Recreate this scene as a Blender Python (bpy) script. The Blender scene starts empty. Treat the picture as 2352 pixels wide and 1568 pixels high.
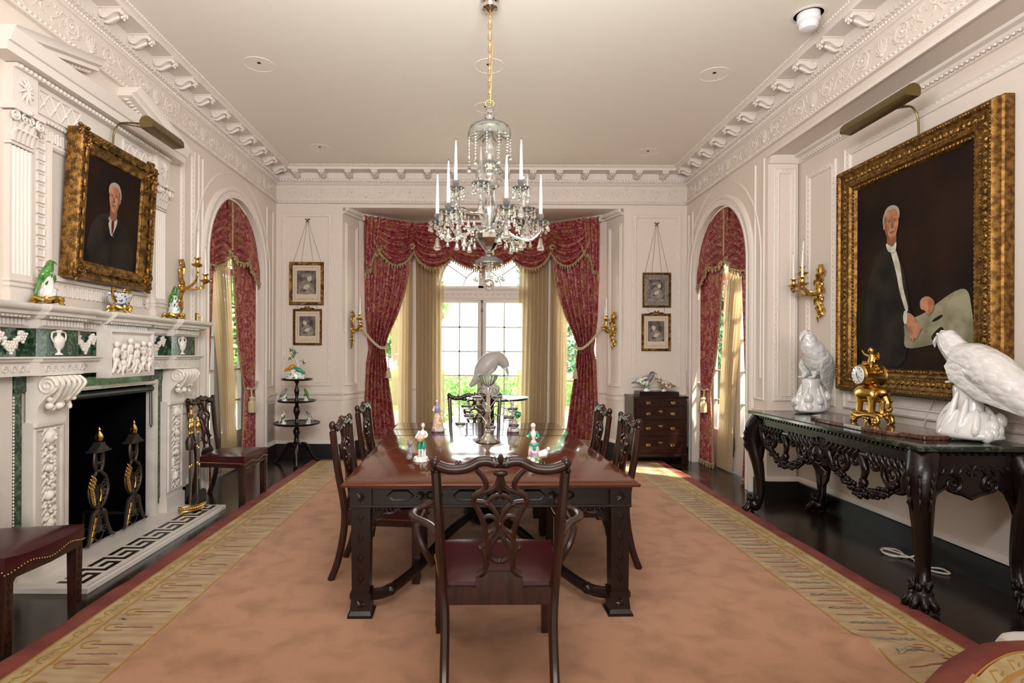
import bpy, bmesh, math, random
from mathutils import Vector, Matrix
R = math.radians; PI = math.pi
sc = bpy.context.scene
COL = sc.collection
# ------------------------------------------------------------------ camera
cd = bpy.data.cameras.new('camera'); cam = bpy.data.objects.new('camera', cd); COL.objects.link(cam)
cam.location = (0, 0, 1.44); cam.rotation_euler = (R(90), R(-0.25), 0)
cd.lens = 20.0; cd.sensor_width = 36.0; cd.sensor_fit = 'HORIZONTAL'
cd.shift_x = 0.0344; cd.shift_y = 0.01105; cd.clip_start = 0.05; cd.clip_end = 300
sc.camera = cam
# ------------------------------------------------------------------ world, lights, exposure
w = bpy.data.worlds.new('sky'); sc.world = w; w.use_nodes = True
wn = w.node_tree; bg = wn.nodes['Background']
bg.inputs[0].default_value = (0.93, 0.97, 1.0, 1); bg.inputs[1].default_value = 9.0
def area(name, loc, target, sx, sy, power, col):
    l = bpy.data.lights.new(name, 'AREA'); l.shape = 'RECTANGLE'; l.size = sx; l.size_y = sy
    l.energy = power; l.color = col
    o = bpy.data.objects.new(name, l); COL.objects.link(o); o.location = loc
    o.rotation_euler = (Vector(target) - Vector(loc)).to_track_quat('-Z', 'Y').to_euler()
    return o
area('flash_bounce', (0.1, 1.3, 2.7), (0.1, 6.5, 5.2), 1.8, 0.8, 172, (0.97, 0.97, 1.0))
area('flash_fill', (0.2, -4.6, 2.1), (0.1, 6.0, 1.7), 3.6, 2.4, 275, (1.0, 0.95, 0.9))
sun = bpy.data.lights.new('sun', 'SUN'); sun.energy = 26.0; sun.angle = R(3); sun.color = (1.0, .90, .72)
so = bpy.data.objects.new('sun', sun); COL.objects.link(so); so.rotation_euler = (R(14), R(30), 0)
sc.view_settings.view_transform = 'Standard'; sc.view_settings.look = 'None'
sc.view_settings.exposure = -0.04; sc.view_settings.gamma = 1.0; sc.view_settings.use_curve_mapping = False
sc.cycles.use_denoising = True
sc.cycles.max_bounces = 9; sc.cycles.diffuse_bounces = 4; sc.cycles.glossy_bounces = 4
sc.cycles.transmission_bounces = 6; sc.cycles.transparent_max_bounces = 12
sc.cycles.sample_clamp_indirect = 6.0; sc.cycles.caustics_refractive = False; sc.cycles.caustics_reflective = False

# ------------------------------------------------------------------ materials
def mat(name, col, rough=.5, metal=0, bump=None, col2=None, ns=8, lo=.4, hi=.6, dist=0, stretch=(1, 1, 1), **kw):
    m = bpy.data.materials.new(name); m.use_nodes = True
    n = m.node_tree.nodes; l = m.node_tree.links; p = n['Principled BSDF']
    p.inputs['Base Color'].default_value = (*col, 1); p.inputs['Roughness'].default_value = rough
    p.inputs['Metallic'].default_value = metal
    for k, v in kw.items(): p.inputs[k.replace('_', ' ')].default_value = v
    tc = n.new('ShaderNodeTexCoord'); mp = n.new('ShaderNodeMapping'); mp.inputs['Scale'].default_value = stretch
    l.new(tc.outputs['Object'], mp.inputs[0])
    if col2:
        t = n.new('ShaderNodeTexNoise'); t.inputs['Scale'].default_value = ns; t.inputs['Detail'].default_value = 5
        t.inputs['Distortion'].default_value = dist; l.new(mp.outputs[0], t.inputs['Vector'])
        r = n.new('ShaderNodeValToRGB'); r.color_ramp.elements[0].position = lo; r.color_ramp.elements[1].position = hi
        r.color_ramp.elements[0].color = (*col, 1); r.color_ramp.elements[1].color = (*col2, 1)
        l.new(t.outputs[0], r.inputs[0]); l.new(r.outputs[0], p.inputs['Base Color'])
    if bump:
        t = n.new('ShaderNodeTexNoise'); t.inputs['Scale'].default_value = bump[0]; t.inputs['Detail'].default_value = 3
        l.new(mp.outputs[0], t.inputs['Vector']); b = n.new('ShaderNodeBump')
        b.inputs['Strength'].default_value = bump[1]; b.inputs['Distance'].default_value = bump[2] if len(bump) > 2 else .01
        l.new(t.outputs[0], b.inputs['Height']); l.new(b.outputs[0], p.inputs['Normal'])
    return m
M = {}
WALLC = (.70, .61, .53)
M['wall'] = mat('wall_paint', WALLC, .55, bump=(60, .06))
M['trim'] = mat('trim_paint', (.73, .655, .585), .45)
M['plaster'] = mat('plaster_relief', (.72, .645, .575), .5, bump=(90, .25, .004))
M['ceiling'] = mat('ceiling_paint', (.86, .80, .70), .7)
M['floor'] = mat('dark_floor', (.008, .004, .003), .2, col2=(.022, .010, .006), ns=3, stretch=(1, 8, 1))
M['base'] = mat('black_baseboard', (.004, .004, .004), .4)
M['marble'] = mat('white_marble', (.67, .625, .575), .3, col2=(.56, .52, .47), ns=2.5, dist=1.5, lo=.45, hi=.75)
M['carved'] = mat('carved_marble', (.76, .71, .64), .4, bump=(70, .4, .004))
M['green'] = mat('green_marble', (.012, .035, .018), .12, col2=(.14, .22, .12), ns=28, lo=.45, hi=.72, dist=1)
M['green_top'] = mat('dark_green_marble_top', (.006, .013, .008), .1, col2=(.075, .10, .055), ns=26, lo=.5, hi=.8, dist=1)
M['soot'] = mat('firebox_black', (.004, .004, .005), .9, Specular_IOR_Level=.0)
M['iron'] = mat('dark_iron', (.07, .055, .045), .45, .8, bump=(120, .3, .003))
M['gilt'] = mat('gilt', (.27, .14, .035), .42, .85, col2=(.10, .045, .010), ns=30, bump=(160, .5, .004))
M['gilt_dark'] = mat('gilt_old', (.36, .19, .05), .4, .9, col2=(.10, .05, .015), ns=22, bump=(130, .8, .006))
M['gilt_carved'] = mat('gilt_carved', (.38, .215, .06), .35, .95, col2=(.08, .04, .01), ns=75, lo=.45, hi=.6, bump=(90, 1, .008))
M['ormolu'] = mat('ormolu', (.58, .37, .10), .24, 1, bump=(60, .3, .003))
M['brass'] = mat('brass', (.70, .48, .16), .22, 1)
M['lamp_brass'] = mat('aged_brass', (.16, .115, .045), .35, .75)
M['silver'] = mat('silvered', (.75, .73, .68), .15, 1)
M['mahog'] = mat('mahogany', (.045, .009, .0035), .12, col2=(.125, .032, .010), ns=4, stretch=(1, 18, 18), dist=.4, lo=.3, hi=.75, Coat_Weight=.3, Coat_Roughness=.04)
M['wood'] = mat('chair_wood', (.016, .005, .003), .28, col2=(.036, .011, .006), ns=6, stretch=(8, 8, 1), Specular_IOR_Level=.4, Coat_Weight=.1, Coat_Roughness=.12)
M['ebony'] = mat('black_carved_wood', (.007, .003, .0025), .26, bump=(70, .2, .004), Specular_IOR_Level=.35)
M['darkwood'] = mat('dark_carved_wood', (.011, .0045, .003), .3, bump=(90, .12, .003), Specular_IOR_Level=.4)
M['chest'] = mat('chest_wood', (.016, .004, .003), .3, col2=(.030, .009, .006), ns=5, stretch=(1, 8, 8), Specular_IOR_Level=.3)
M['leather'] = mat('oxblood_leather', (.045, .006, .009), .28, bump=(200, .12, .002), Specular_IOR_Level=.35)
M['nail'] = mat('brass_nail', (.55, .38, .15), .3, 1)
M['candle'] = mat('candle_wax', (.88, .86, .80), .4, Subsurface_Weight=.2)
M['feather'] = mat('white_feather_glaze', (.66, .65, .63), .1, bump=(55, .55, .008), Coat_Weight=.6)
_m = M['feather'].node_tree; _v = _m.nodes.new('ShaderNodeTexVoronoi'); _v.inputs['Scale'].default_value = 26
_n = _m.nodes.new('ShaderNodeMapping'); _n.inputs['Scale'].default_value = (.7, 1, 1); _m.links.new([x for x in _m.nodes if x.type == 'TEX_COORD'][0].outputs['Object'], _n.inputs[0])
_m.links.new(_n.outputs[0], _v.inputs['Vector']); _b = [x for x in _m.nodes if x.type == 'BUMP'][0]; _m.links.new(_v.outputs['Distance'], _b.inputs['Height']); _b.inputs['Strength'].default_value = .8; _b.inputs['Distance'].default_value = .012; _b.invert = True
M['white'] = mat('white_porcelain', (.68, .67, .65), .08, Coat_Weight=.6)
M['biscuit'] = mat('pale_figure_glaze', (.52, .49, .46), .35, bump=(60, .3, .004))
M['pgreen'] = mat('green_glaze', (.03, .15, .03), .12, col2=(.10, .26, .05), ns=30)
M['pteal'] = mat('teal_glaze', (.02, .28, .16), .12)
M['ppink'] = mat('plum_glaze', (.38, .22, .30), .15, col2=(.72, .66, .62), ns=25)
M['pyellow'] = mat('yellow_glaze', (.74, .62, .30), .15, col2=(.60, .35, .32), ns=35, lo=.5, hi=.55)
M['pblue'] = mat('blue_glaze', (.25, .30, .50), .15)
M['pgrey'] = mat('grey_plumage_glaze', (.10, .10, .12), .15, col2=(.32, .30, .32), ns=30)
M['pbrown'] = mat('brown_plumage_glaze', (.22, .10, .04), .15, col2=(.75, .70, .66), ns=28)
M['porange'] = mat('orange_plumage_glaze', (.55, .25, .03), .15)
M['pflower'] = mat('flowered_glaze', (.78, .76, .72), .12, col2=(.10, .28, .06), ns=35, lo=.52, hi=.58)
M['pred'] = mat('red_glaze', (.5, .03, .02), .15)
M['skin'] = mat('porcelain_skin', (.80, .62, .54), .2)
M['hair'] = mat('brown_hair_glaze', (.22, .13, .08), .3)
M['fringe'] = mat('gold_fringe', (.46, .34, .17), .7, col2=(.22, .14, .06), ns=90, bump=(150, .8, .006))
M['sheer'] = mat('sheer_cloth', (.36, .29, .17), .8)
M['rope'] = mat('beige_rope', (.52, .42, .26), .75, bump=(120, .8, .005))
M['outlet'] = mat('white_plastic', (.75, .75, .74), .35)
M['cord'] = mat('cream_cord', (.62, .58, .50), .5)
M['black'] = mat('black_hole', (.01, .01, .01), .7)
M['mat_board'] = mat('cream_mat_board', (.62, .50, .38), .8)
M['print_dark'] = mat('engraving_dark', (.035, .028, .024), .7, col2=(.16, .13, .11), ns=14)
M['print_mid'] = mat('engraving_mid', (.30, .25, .20), .7, col2=(.16, .13, .11), ns=50)
M['print_light'] = mat('engraving_light', (.52, .44, .36), .7)
M['canvas'] = mat('canvas_dark_brown', (.010, .005, .004), .7, col2=(.022, .010, .006), ns=2, Specular_IOR_Level=.12)
M['canvas_green'] = mat('canvas_olive', (.010, .010, .005), .7, col2=(.020, .018, .009), ns=3, Specular_IOR_Level=.12)
M['suit'] = mat('painted_dark_suit', (.010, .008, .007), .7, col2=(.025, .019, .014), ns=4, Specular_IOR_Level=.12)
M['flesh'] = mat('painted_flesh', (.46, .22, .12), .7, col2=(.30, .12, .06), ns=18, Specular_IOR_Level=.12)
M['flesh_dark'] = mat('painted_flesh_shade', (.22, .09, .05), .7, Specular_IOR_Level=.12)
M['paint_white'] = mat('painted_white', (.60, .56, .48), .7, col2=(.42, .38, .32), ns=12, Specular_IOR_Level=.12)
M['paint_grey'] = mat('painted_grey_hair', (.32, .28, .23), .7, Specular_IOR_Level=.12)
M['trouser'] = mat('painted_trousers', (.30, .28, .19), .7, col2=(.18, .17, .10), ns=7, Specular_IOR_Level=.12)
M['tie'] = mat('painted_tie', (.10, .012, .012), .7, Specular_IOR_Level=.12)
M['basket'] = mat('blue_white_china', (.78, .78, .80), .15, col2=(.12, .14, .34), ns=60, lo=.55, hi=.58)
M['slabstone'] = mat('red_brown_marble', (.05, .018, .013), .14, col2=(.14, .07, .05), ns=25, dist=2)
M['steel'] = mat('steel', (.35, .33, .32), .3, 1)
M['red_edge'] = mat('rug_red', (.155, .030, .021), .95, bump=(220, .6, .004), col2=(.22, .052, .037), ns=5)
M['rug_cream'] = mat('rug_cream', (.47, .36, .185), .95, bump=(220, .6, .004), col2=(.36, .26, .12), ns=7)
M['rug_wide'] = mat('rug_wide_band', (.47, .36, .21), .95, bump=(220, .6, .004), col2=(.40, .25, .15), ns=4, stretch=(1, 5, 1))
M['rug_gold'] = mat('rug_gold_line', (.40, .20, .035), .95)
M['rug_plum'] = mat('rug_plum_line', (.26, .08, .075), .95)
M['rug_blue'] = mat('rug_blue_fleck', (.09, .12, .12), .95, col2=(.42, .33, .2), ns=60, stretch=(1, 4, 1))
M['rug_field'] = mat('rug_field', (.46, .25, .155), .95, col2=(.27, .148, .086), ns=5.5, dist=.35, lo=.45, hi=.85, bump=(260, .7, .004))
M['lawn'] = mat('lawn', (.16, .30, .06), .9, col2=(.09, .20, .03), ns=5)
M['leaf'] = mat('leaves', (.10, .22, .05), .8, col2=(.20, .36, .08), ns=4)
M['leaf2'] = mat('blue_green_leaves', (.08, .17, .09), .8, col2=(.15, .27, .13), ns=4)
M['bark'] = mat('bark', (.10, .07, .05), .9)
M['terrace'] = mat('terrace_stone', (.62, .59, .54), .8)
M['grey_paint'] = mat('grey_door_paint', (.42, .40, .38), .5)
M['vent'] = mat('vent_paint', (.40, .35, .32), .5)
M['green_dark'] = mat('dark_green_blind', (.008, .015, .010), .4)

def glass(name, tint=(1, 1, 1), gl=.12):
    m = bpy.data.materials.new(name); m.use_nodes = True; n = m.node_tree.nodes; l = m.node_tree.links
    n.remove(n['Principled BSDF']); o = n['Material Output']
    t = n.new('ShaderNodeBsdfTransparent'); t.inputs[0].default_value = (*tint, 1)
    g = n.new('ShaderNodeBsdfGlossy'); g.inputs['Roughness'].default_value = .02
    f = n.new('ShaderNodeFresnel'); f.inputs[0].default_value = 1.45
    ge = n.new('ShaderNodeNewGeometry'); iv = n.new('ShaderNodeMath'); iv.operation = 'SUBTRACT'; iv.inputs[0].default_value = 1; l.new(ge.outputs['Backfacing'], iv.inputs[1])
    mu = n.new('ShaderNodeMath'); mu.operation = 'MULTIPLY'; l.new(f.outputs[0], mu.inputs[0]); l.new(iv.outputs[0], mu.inputs[1])
    x = n.new('ShaderNodeMixShader'); l.new(mu.outputs[0], x.inputs[0]); l.new(t.outputs[0], x.inputs[1]); l.new(g.outputs[0], x.inputs[2])
    l.new(x.outputs[0], o.inputs[0]); return m
M['glass'] = glass('window_glass', (.97, .99, .98))
def crystal(name, tint, tr):
    m = bpy.data.materials.new(name); m.use_nodes = True; n = m.node_tree.nodes; l = m.node_tree.links
    p = n['Principled BSDF']; p.inputs['Base Color'].default_value = (*tint, 1); p.inputs['Roughness'].default_value = .06
    p.inputs['Transmission Weight'].default_value = tr; p.inputs['IOR'].default_value = 1.5
    p.inputs['Specular IOR Level'].default_value = .6
    return m
M['crystal'] = crystal('cut_crystal', (.96, .96, .92), .94)
M['crystal2'] = crystal('moulded_glass', (.92, .93, .87), .92)

def sheer_mat(name, col, tr):
    m = bpy.data.materials.new(name); m.use_nodes = True; n = m.node_tree.nodes; l = m.node_tree.links
    n.remove(n['Principled BSDF']); o = n['Material Output']
    d = n.new('ShaderNodeBsdfDiffuse'); d.inputs[0].default_value = (*col, 1)
    t = n.new('ShaderNodeBsdfTranslucent'); t.inputs[0].default_value = (*col, 1)
    s = n.new('ShaderNodeBsdfTransparent')
    a = n.new('ShaderNodeMixShader'); a.inputs[0].default_value = .45; l.new(d.outputs[0], a.inputs[1]); l.new(t.outputs[0], a.inputs[2])
    b = n.new('ShaderNodeMixShader'); b.inputs[0].default_value = tr; l.new(a.outputs[0], b.inputs[1]); l.new(s.outputs[0], b.inputs[2])
    l.new(b.outputs[0], o.inputs[0]); return m
M['sheer'] = sheer_mat('sheer_tan', (.60, .47, .29), .14)

def damask():
    m = bpy.data.materials.new('red_damask'); m.use_nodes = True; n = m.node_tree.nodes; l = m.node_tree.links
    p = n['Principled BSDF']; p.inputs['Roughness'].default_value = .55
    tc = n.new('ShaderNodeTexCoord'); mp = n.new('ShaderNodeMapping'); l.new(tc.outputs['Object'], mp.inputs[0])
    mp.inputs['Scale'].default_value = (1, 1, .7)
    def noise(s, d, det):
        t = n.new('ShaderNodeTexNoise'); t.inputs['Scale'].default_value = s; t.inputs['Distortion'].default_value = d
        t.inputs['Detail'].default_value = det; l.new(mp.outputs[0], t.inputs['Vector']); return t
    def ramp(src, lo, hi):
        r = n.new('ShaderNodeValToRGB'); r.color_ramp.elements[0].position = lo; r.color_ramp.elements[1].position = hi
        l.new(src.outputs[0], r.inputs[0]); return r
    a = ramp(noise(17, 2.2, 2), .52, .56); b = ramp(noise(7, 1.2, 2), .54, .60)
    m1 = n.new('ShaderNodeMix'); m1.data_type = 'RGBA'; m1.inputs[6].default_value = (.20, .010, .018, 1); m1.inputs[7].default_value = (.37, .15, .12, 1)
    l.new(a.outputs[0], m1.inputs[0])
    m2 = n.new('ShaderNodeMix'); m2.data_type = 'RGBA'; m2.inputs[7].default_value = (.30, .11, .035, 1); l.new(m1.outputs[2], m2.inputs[6])
    k = n.new('ShaderNodeMath'); k.operation = 'MULTIPLY'; k.inputs[1].default_value = .6; l.new(b.outputs[0], k.inputs[0]); l.new(k.outputs[0], m2.inputs[0])
    l.new(m2.outputs[2], p.inputs['Base Color']); return m
M['damask'] = damask()

# ------------------------------------------------------------------ mesh builder
class MB:
    def __init__(s, F=None): s.v = []; s.f = []; s.mi = []; s.F = F; s.cur = 0; s.X = None
    def add(s, vs, fs, mi=None):
        b = len(s.v)
        for q in vs:
            q = Vector(q)
            if s.X is not None: q = s.X @ q
            if s.F: q = s.F(*q)
            s.v.append(tuple(q))
        s.f += [tuple(b + i for i in f) for f in fs]; s.mi += [s.cur if mi is None else mi] * len(fs)
        return s
    def box(s, x0, x1, y0, y1, z0, z1, mi=None):
        return s.add([(x0, y0, z0), (x1, y0, z0), (x1, y1, z0), (x0, y1, z0), (x0, y0, z1), (x1, y0, z1), (x1, y1, z1), (x0, y1, z1)],
                     [(0, 3, 2, 1), (4, 5, 6, 7), (0, 1, 5, 4), (1, 2, 6, 5), (2, 3, 7, 6), (3, 0, 4, 7)], mi)
    def frust(s, c, z0, z1, a0, b0, a1, b1):   # rectangle half sizes a,b at z0 / z1
        x, y = c
        return s.add([(x - a0, y - b0, z0), (x + a0, y - b0, z0), (x + a0, y + b0, z0), (x - a0, y + b0, z0),
                      (x - a1, y - b1, z1), (x + a1, y - b1, z1), (x + a1, y + b1, z1), (x - a1, y + b1, z1)],
                     [(0, 3, 2, 1), (4, 5, 6, 7), (0, 1, 5, 4), (1, 2, 6, 5), (2, 3, 7, 6), (3, 0, 4, 7)])
    def tube(s, pts, r=.01, n=8, closed=False, flat=1.0, up=None, cap=True, mi=None):
        P = [Vector(p) for p in pts]; k = len(P)
        rr = r if isinstance(r, (list, tuple)) else [r] * k
        if len(rr) != k: rr = [rr[0] + (rr[-1] - rr[0]) * i / (k - 1) for i in range(k)]
        vs = []; pu = Vector(up) if up is not None else None; last = None
        for i in range(k):
            if closed: t = P[(i + 1) % k] - P[i - 1]
            else: t = P[min(i + 1, k - 1)] - P[max(i - 1, 0)]
            if t.length < 1e-9: t = Vector((0, 0, 1))
            t.normalize()
            if pu is not None: a = pu.copy()
            elif last is not None: a = last.copy()
            else: a = Vector((0, 0, 1)) if abs(t.z) < .9 else Vector((1, 0, 0))
            a = a - t * a.dot(t)
            if a.length < 1e-6: a = t.orthogonal()
            a.normalize(); b = t.cross(a); last = a
            for j in range(n):
                q = 2 * PI * j / n + PI / n
                vs.append(P[i] + (a * math.sin(q) * flat + b * math.cos(q)) * rr[i])
        fs = []
        for i in range(k if closed else k - 1):
            for j in range(n):
                i2 = (i + 1) % k
                fs.append((i * n + j, i * n + (j + 1) % n, i2 * n + (j + 1) % n, i2 * n + j))
        if not closed and cap: fs += [tuple(range(n))[::-1], tuple((k - 1) * n + j for j in range(n))]
        return s.add(vs, fs, mi)
    def cyl(s, p0, p1, r0, r1=None, n=12, mi=None): return s.tube([p0, p1], [r0, r0 if r1 is None else r1], n, mi=mi)
    def lathe(s, prof, c=(0, 0, 0), n=20, axis='z', rib=0, ribn=8, mi=None, cap=True):
        vs = []
        for (r, z) in prof:
            for j in range(n):
                q = 2 * PI * j / n; rr = r * (1 + rib * math.cos(ribn * q))
                p = (rr * math.cos(q), rr * math.sin(q), z)
                if axis == 'x': p = (z, p[0], p[1])
                elif axis == 'y': p = (p[0], z, p[1])
                vs.append((p[0] + c[0], p[1] + c[1], p[2] + c[2]))
        fs = []
        for i in range(len(prof) - 1):
            for j in range(n): fs.append((i * n + j, i * n + (j + 1) % n, (i + 1) * n + (j + 1) % n, (i + 1) * n + j))
        if cap: fs += [tuple(range(n))[::-1], tuple((len(prof) - 1) * n + j for j in range(n))]
        return s.add(vs, fs, mi)
    def ell(s, c, r, n=10, m=6, rot=None, mi=None, noise=0, seed=0):
        if not isinstance(r, (tuple, list)): r = (r, r, r)
        rnd = random.Random(seed + int(abs(c[0]) * 1e4)); vs = []; fs = []
        Q = rot.to_matrix() if rot is not None else None
        for i in range(m + 1):
            th = PI * i / m
            for j in range(n):
                q = 2 * PI * j / n; k = 1 + (rnd.uniform(-noise, noise) if noise and 0 < i < m else 0)
                p = Vector((r[0] * math.sin(th) * math.cos(q) * k, r[1] * math.sin(th) * math.sin(q) * k, r[2] * math.cos(th) * k))
                if Q: p = Q @ p
                vs.append(p + Vector(c))
        for i in range(m):
            for j in range(n): fs.append((i * n + j, (i + 1) * n + j, (i + 1) * n + (j + 1) % n, i * n + (j + 1) % n))
        return s.add(vs, fs, mi)
    def prism(s, poly, w0, w1, mi=None):   # poly in (u,v); extruded along the third coordinate
        n = len(poly)
        return s.add([(u, v, w0) for u, v in poly] + [(u, v, w1) for u, v in poly],
                     [tuple(range(n))[::-1], tuple(range(n, 2 * n))] + [(i, (i + 1) % n, n + (i + 1) % n, n + i) for i in range(n)], mi)
    def rloft(s, u0, u1, v0, v1, prof, cap=False, mi=None, start=None):  # rectangles inset by a raised by b
        vs = []; fs = []
        for a, b in prof: vs += [(u0 + a, v0 + a, b), (u1 - a, v0 + a, b), (u1 - a, v1 - a, b), (u0 + a, v1 - a, b)]
        for i in range(len(prof) - 1):
            for j in range(4): fs.append((i * 4 + j, i * 4 + (j + 1) % 4, i * 4 + 4 + (j + 1) % 4, i * 4 + 4 + j))
        if cap: fs.append(tuple(len(vs) - 4 + j for j in range(4)))
        return s.add(vs, fs, mi)
    def grid(s, fn, nu, nv, mi=None):
        vs = [fn(i / nu, j / nv) for i in range(nu + 1) for j in range(nv + 1)]
        return s.add(vs, [(i * (nv + 1) + j, (i + 1) * (nv + 1) + j, (i + 1) * (nv + 1) + j + 1, i * (nv + 1) + j + 1) for i in range(nu) for j in range(nv)], mi)
    def build(s, name, mats, parent=None, smooth=True, bevel=0, solid=0, sub=0, loc=None, ang=40):
        me = bpy.data.meshes.new(name); me.from_pydata(s.v, [], s.f)
        if not isinstance(mats, (list, tuple)): mats = [mats]
        for m in mats: me.materials.append(M[m] if isinstance(m, str) else m)
        me.polygons.foreach_set('material_index', s.mi)
        bm = bmesh.new(); bm.from_mesh(me); bmesh.ops.recalc_face_normals(bm, faces=bm.faces)
        if smooth:
            for f in bm.faces: f.smooth = True
            for e in bm.edges:
                if len(e.link_faces) == 2 and e.calc_face_angle(0) > R(ang): e.smooth = False
        bm.to_mesh(me); bm.free()
        o = bpy.data.objects.new(name, me); COL.objects.link(o)
        if parent: o.parent = parent
        if loc: o.location = loc
        if bevel: b = o.modifiers.new('b', 'BEVEL'); b.width = bevel; b.segments = 2; b.limit_method = 'ANGLE'; b.harden_normals = False
        if solid: b = o.modifiers.new('s', 'SOLIDIFY'); b.thickness = solid; b.offset = 0
        if sub: b = o.modifiers.new('u', 'SUBSURF'); b.levels = sub; b.render_levels = sub
        return o
def thing(name, label, cat, loc=(0, 0, 0), rz=0, group=None):
    o = bpy.data.objects.new(name, None); COL.objects.link(o); o.location = loc; o.rotation_euler = (0, 0, rz)
    o.empty_display_size = .1
    o['label'] = label; o['category'] = cat
    if group: o['group'] = group
    return o
def tag(o, label, cat, group=None, kind=None):
    o['label'] = label; o['category'] = cat
    if group: o['group'] = group
    if kind: o['kind'] = kind
    return o
def struct(o, label=None):
    o['kind'] = 'structure'
    if label: o['label'] = label
    return o
def dup(root, loc=None, rz=None, label=None, group=None, scale=None):
    r = root.copy(); COL.objects.link(r)
    if loc: r.location = loc
    if rz is not None: r.rotation_euler = (0, 0, rz)
    if scale: r.scale = scale
    if label: r['label'] = label
    if group: r['group'] = group
    def rec(a, b):
        for ch in list(a.children):
            c = ch.copy(); COL.objects.link(c); c.parent = b; rec(ch, c)
    rec(root, r); return r
def spline(pts, k=6, closed=False):
    P = [Vector(p) for p in pts]; n = len(P); out = []
    rng = range(n if closed else n - 1)
    for i in rng:
        p0 = P[i - 1] if (i > 0 or closed) else P[0]; p1 = P[i]; p2 = P[(i + 1) % n]; p3 = P[(i + 2) % n] if (closed or i + 2 < n) else P[-1]
        for j in range(k):
            t = j / k
            out.append(.5 * ((2 * p1) + (-p0 + p2) * t + (2 * p0 - 5 * p1 + 4 * p2 - p3) * t * t + (-p0 + 3 * p1 - 3 * p2 + p3) * t ** 3))
    if not closed: out.append(P[-1])
    return out
def lerp(a, b, t): return a + (b - a) * t
def interp(tab, x):
    if x <= tab[0][0]: return tab[0][1]
    for (a, p), (b, q) in zip(tab, tab[1:]):
        if x <= b: return p + (q - p) * (x - a) / (b - a)
    return tab[-1][1]
def spiral(cx, cy, r, turns, d=1, a0=0, k=14):
    out = []
    N = int(turns * k)
    for i in range(N + 1):
        t = i / N; rr = r * (1 - t) ** .9 + .004; a = a0 + d * 2 * PI * turns * t
        out.append((cx + rr * math.cos(a), cy + rr * math.sin(a)))
    return out
# ================================================================== room shell
XL, XR, XRR, YB, ZC, YR = -2.78, 2.90, 3.22, 7.87, 3.96, -5.4
YREC = 5.68      # far end of the recess in the right wall
FL = lambda u, v, w: (XL + w, u, v)
FR = lambda u, v, w: (XR - w, u, v)
FRR = lambda u, v, w: (XRR - w, u, v)
FB = lambda u, v, w: (u, YB - w, v)
def seg(A, B, side=1):
    A = Vector((*A, 0)); B = Vector((*B, 0)); d = (B - A).normalized(); n = Vector((d.y, -d.x, 0)) * side
    f = lambda u, v, w: A + d * u + n * w + Vector((0, 0, v))
    f.L = (B - A).length; return f
def wall(mb, u0, u1, z0, z1, holes=(), th=.22):
    u = u0
    for h in sorted(holes, key=lambda h: h[0]):
        a, b, lo, hi, arch = h
        if a > u: mb.box(u, a, z0, z1, -th, 0) if False else mb.prism([(u, z0), (a, z0), (a, z1), (u, z1)], -th, 0)
        if lo > z0: mb.prism([(a, z0), (b, z0), (b, lo), (a, lo)], -th, 0)
        if arch:
            c = (a + b) / 2; r = (b - a) / 2; N = 28
            for i in range(N):
                p, q = PI - PI * i / N, PI - PI * (i + 1) / N
                ua, za, ub, zb = c + r * math.cos(p), hi + r * math.sin(p), c + r * math.cos(q), hi + r * math.sin(q)
                mb.prism([(ua, za), (ub, zb), (ub, z1), (ua, z1)], -th, 0)
        else: mb.prism([(a, hi), (b, hi), (b, z1), (a, z1)], -th, 0)
        u = b
    if u < u1: mb.prism([(u, z0), (u1, z0), (u1, z1), (u, z1)], -th, 0)
def sweep2(mb, path, prof, closed=False, side=1):
    P = [Vector((p[0], p[1])) for p in path]; n = len(P); vs = []; k = len(prof)
    for i in range(n):
        if closed: a, b = P[i] - P[i - 1], P[(i + 1) % n] - P[i]
        else: a = P[i] - P[max(i - 1, 0)]; b = P[min(i + 1, n - 1)] - P[i]
        if a.length < 1e-9: a = b
        if b.length < 1e-9: b = a
        a = a.normalized(); b = b.normalized(); na = Vector((-a.y, a.x)); nb = Vector((-b.y, b.x)); m = na + nb
        m = m / max(m.dot(m) / 2, .3) if m.length > 1e-6 else na
        for (o, h) in prof: q = P[i] + m * o * side; vs.append((q.x, q.y, h))
    fs = [(i * k + j, i * k + j + 1, ((i + 1) % n) * k + j + 1, ((i + 1) % n) * k + j) for i in range(n if closed else n - 1) for j in range(k - 1)]
    if not closed: fs += [tuple(range(k)), tuple((n - 1) * k + j for j in range(k))]
    return mb.add(vs, fs)
def arch_path(c, r, spring, z0, N=32):
    return [(c - r, z0)] + [(c - r * math.cos(PI * i / N), spring + r * math.sin(PI * i / N)) for i in range(N + 1)] + [(c + r, z0)]
AL, AR, AS, ARR = 6.60, 6.83, 2.45, .75     # arch centres along the side walls, springing height, radius
mb = MB(); mb.box(-5.5, 5.5, YR - .2, 9.2, -.12, 0); struct(mb.build('floor', 'floor', smooth=False))
mb = MB(); mb.box(XL - .3, XRR + .3, YR - .2, YB + .22, ZC, ZC + .15); struct(mb.build('ceiling', 'ceiling', smooth=False))
mb = MB(FL); wall(mb, YR, YB + .22, 0, ZC, [(3.80, 4.91, 0, 1.19, 0), (AL - ARR, AL + ARR, 0, AS, 1)], .3); struct(mb.build('wall_left', 'wall', smooth=False))
mb = MB(FR); wall(mb, YREC, YB + .22, 0, ZC, [(AR - ARR, AR + ARR, 0, AS, 1)], .3); mb.prism([(YR, 3.41), (YREC, 3.41), (YREC, ZC), (YR, ZC)], -.6, 0)
mb.prism([(YR, 0), (2.2, 0), (2.2, 3.41), (YR, 3.41)], -.6, 0)
mb.F = FRR; mb.prism([(2.1, 0), (YREC + .25, 0), (YREC + .25, 3.45), (2.1, 3.45)], -.25, 0)
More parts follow.
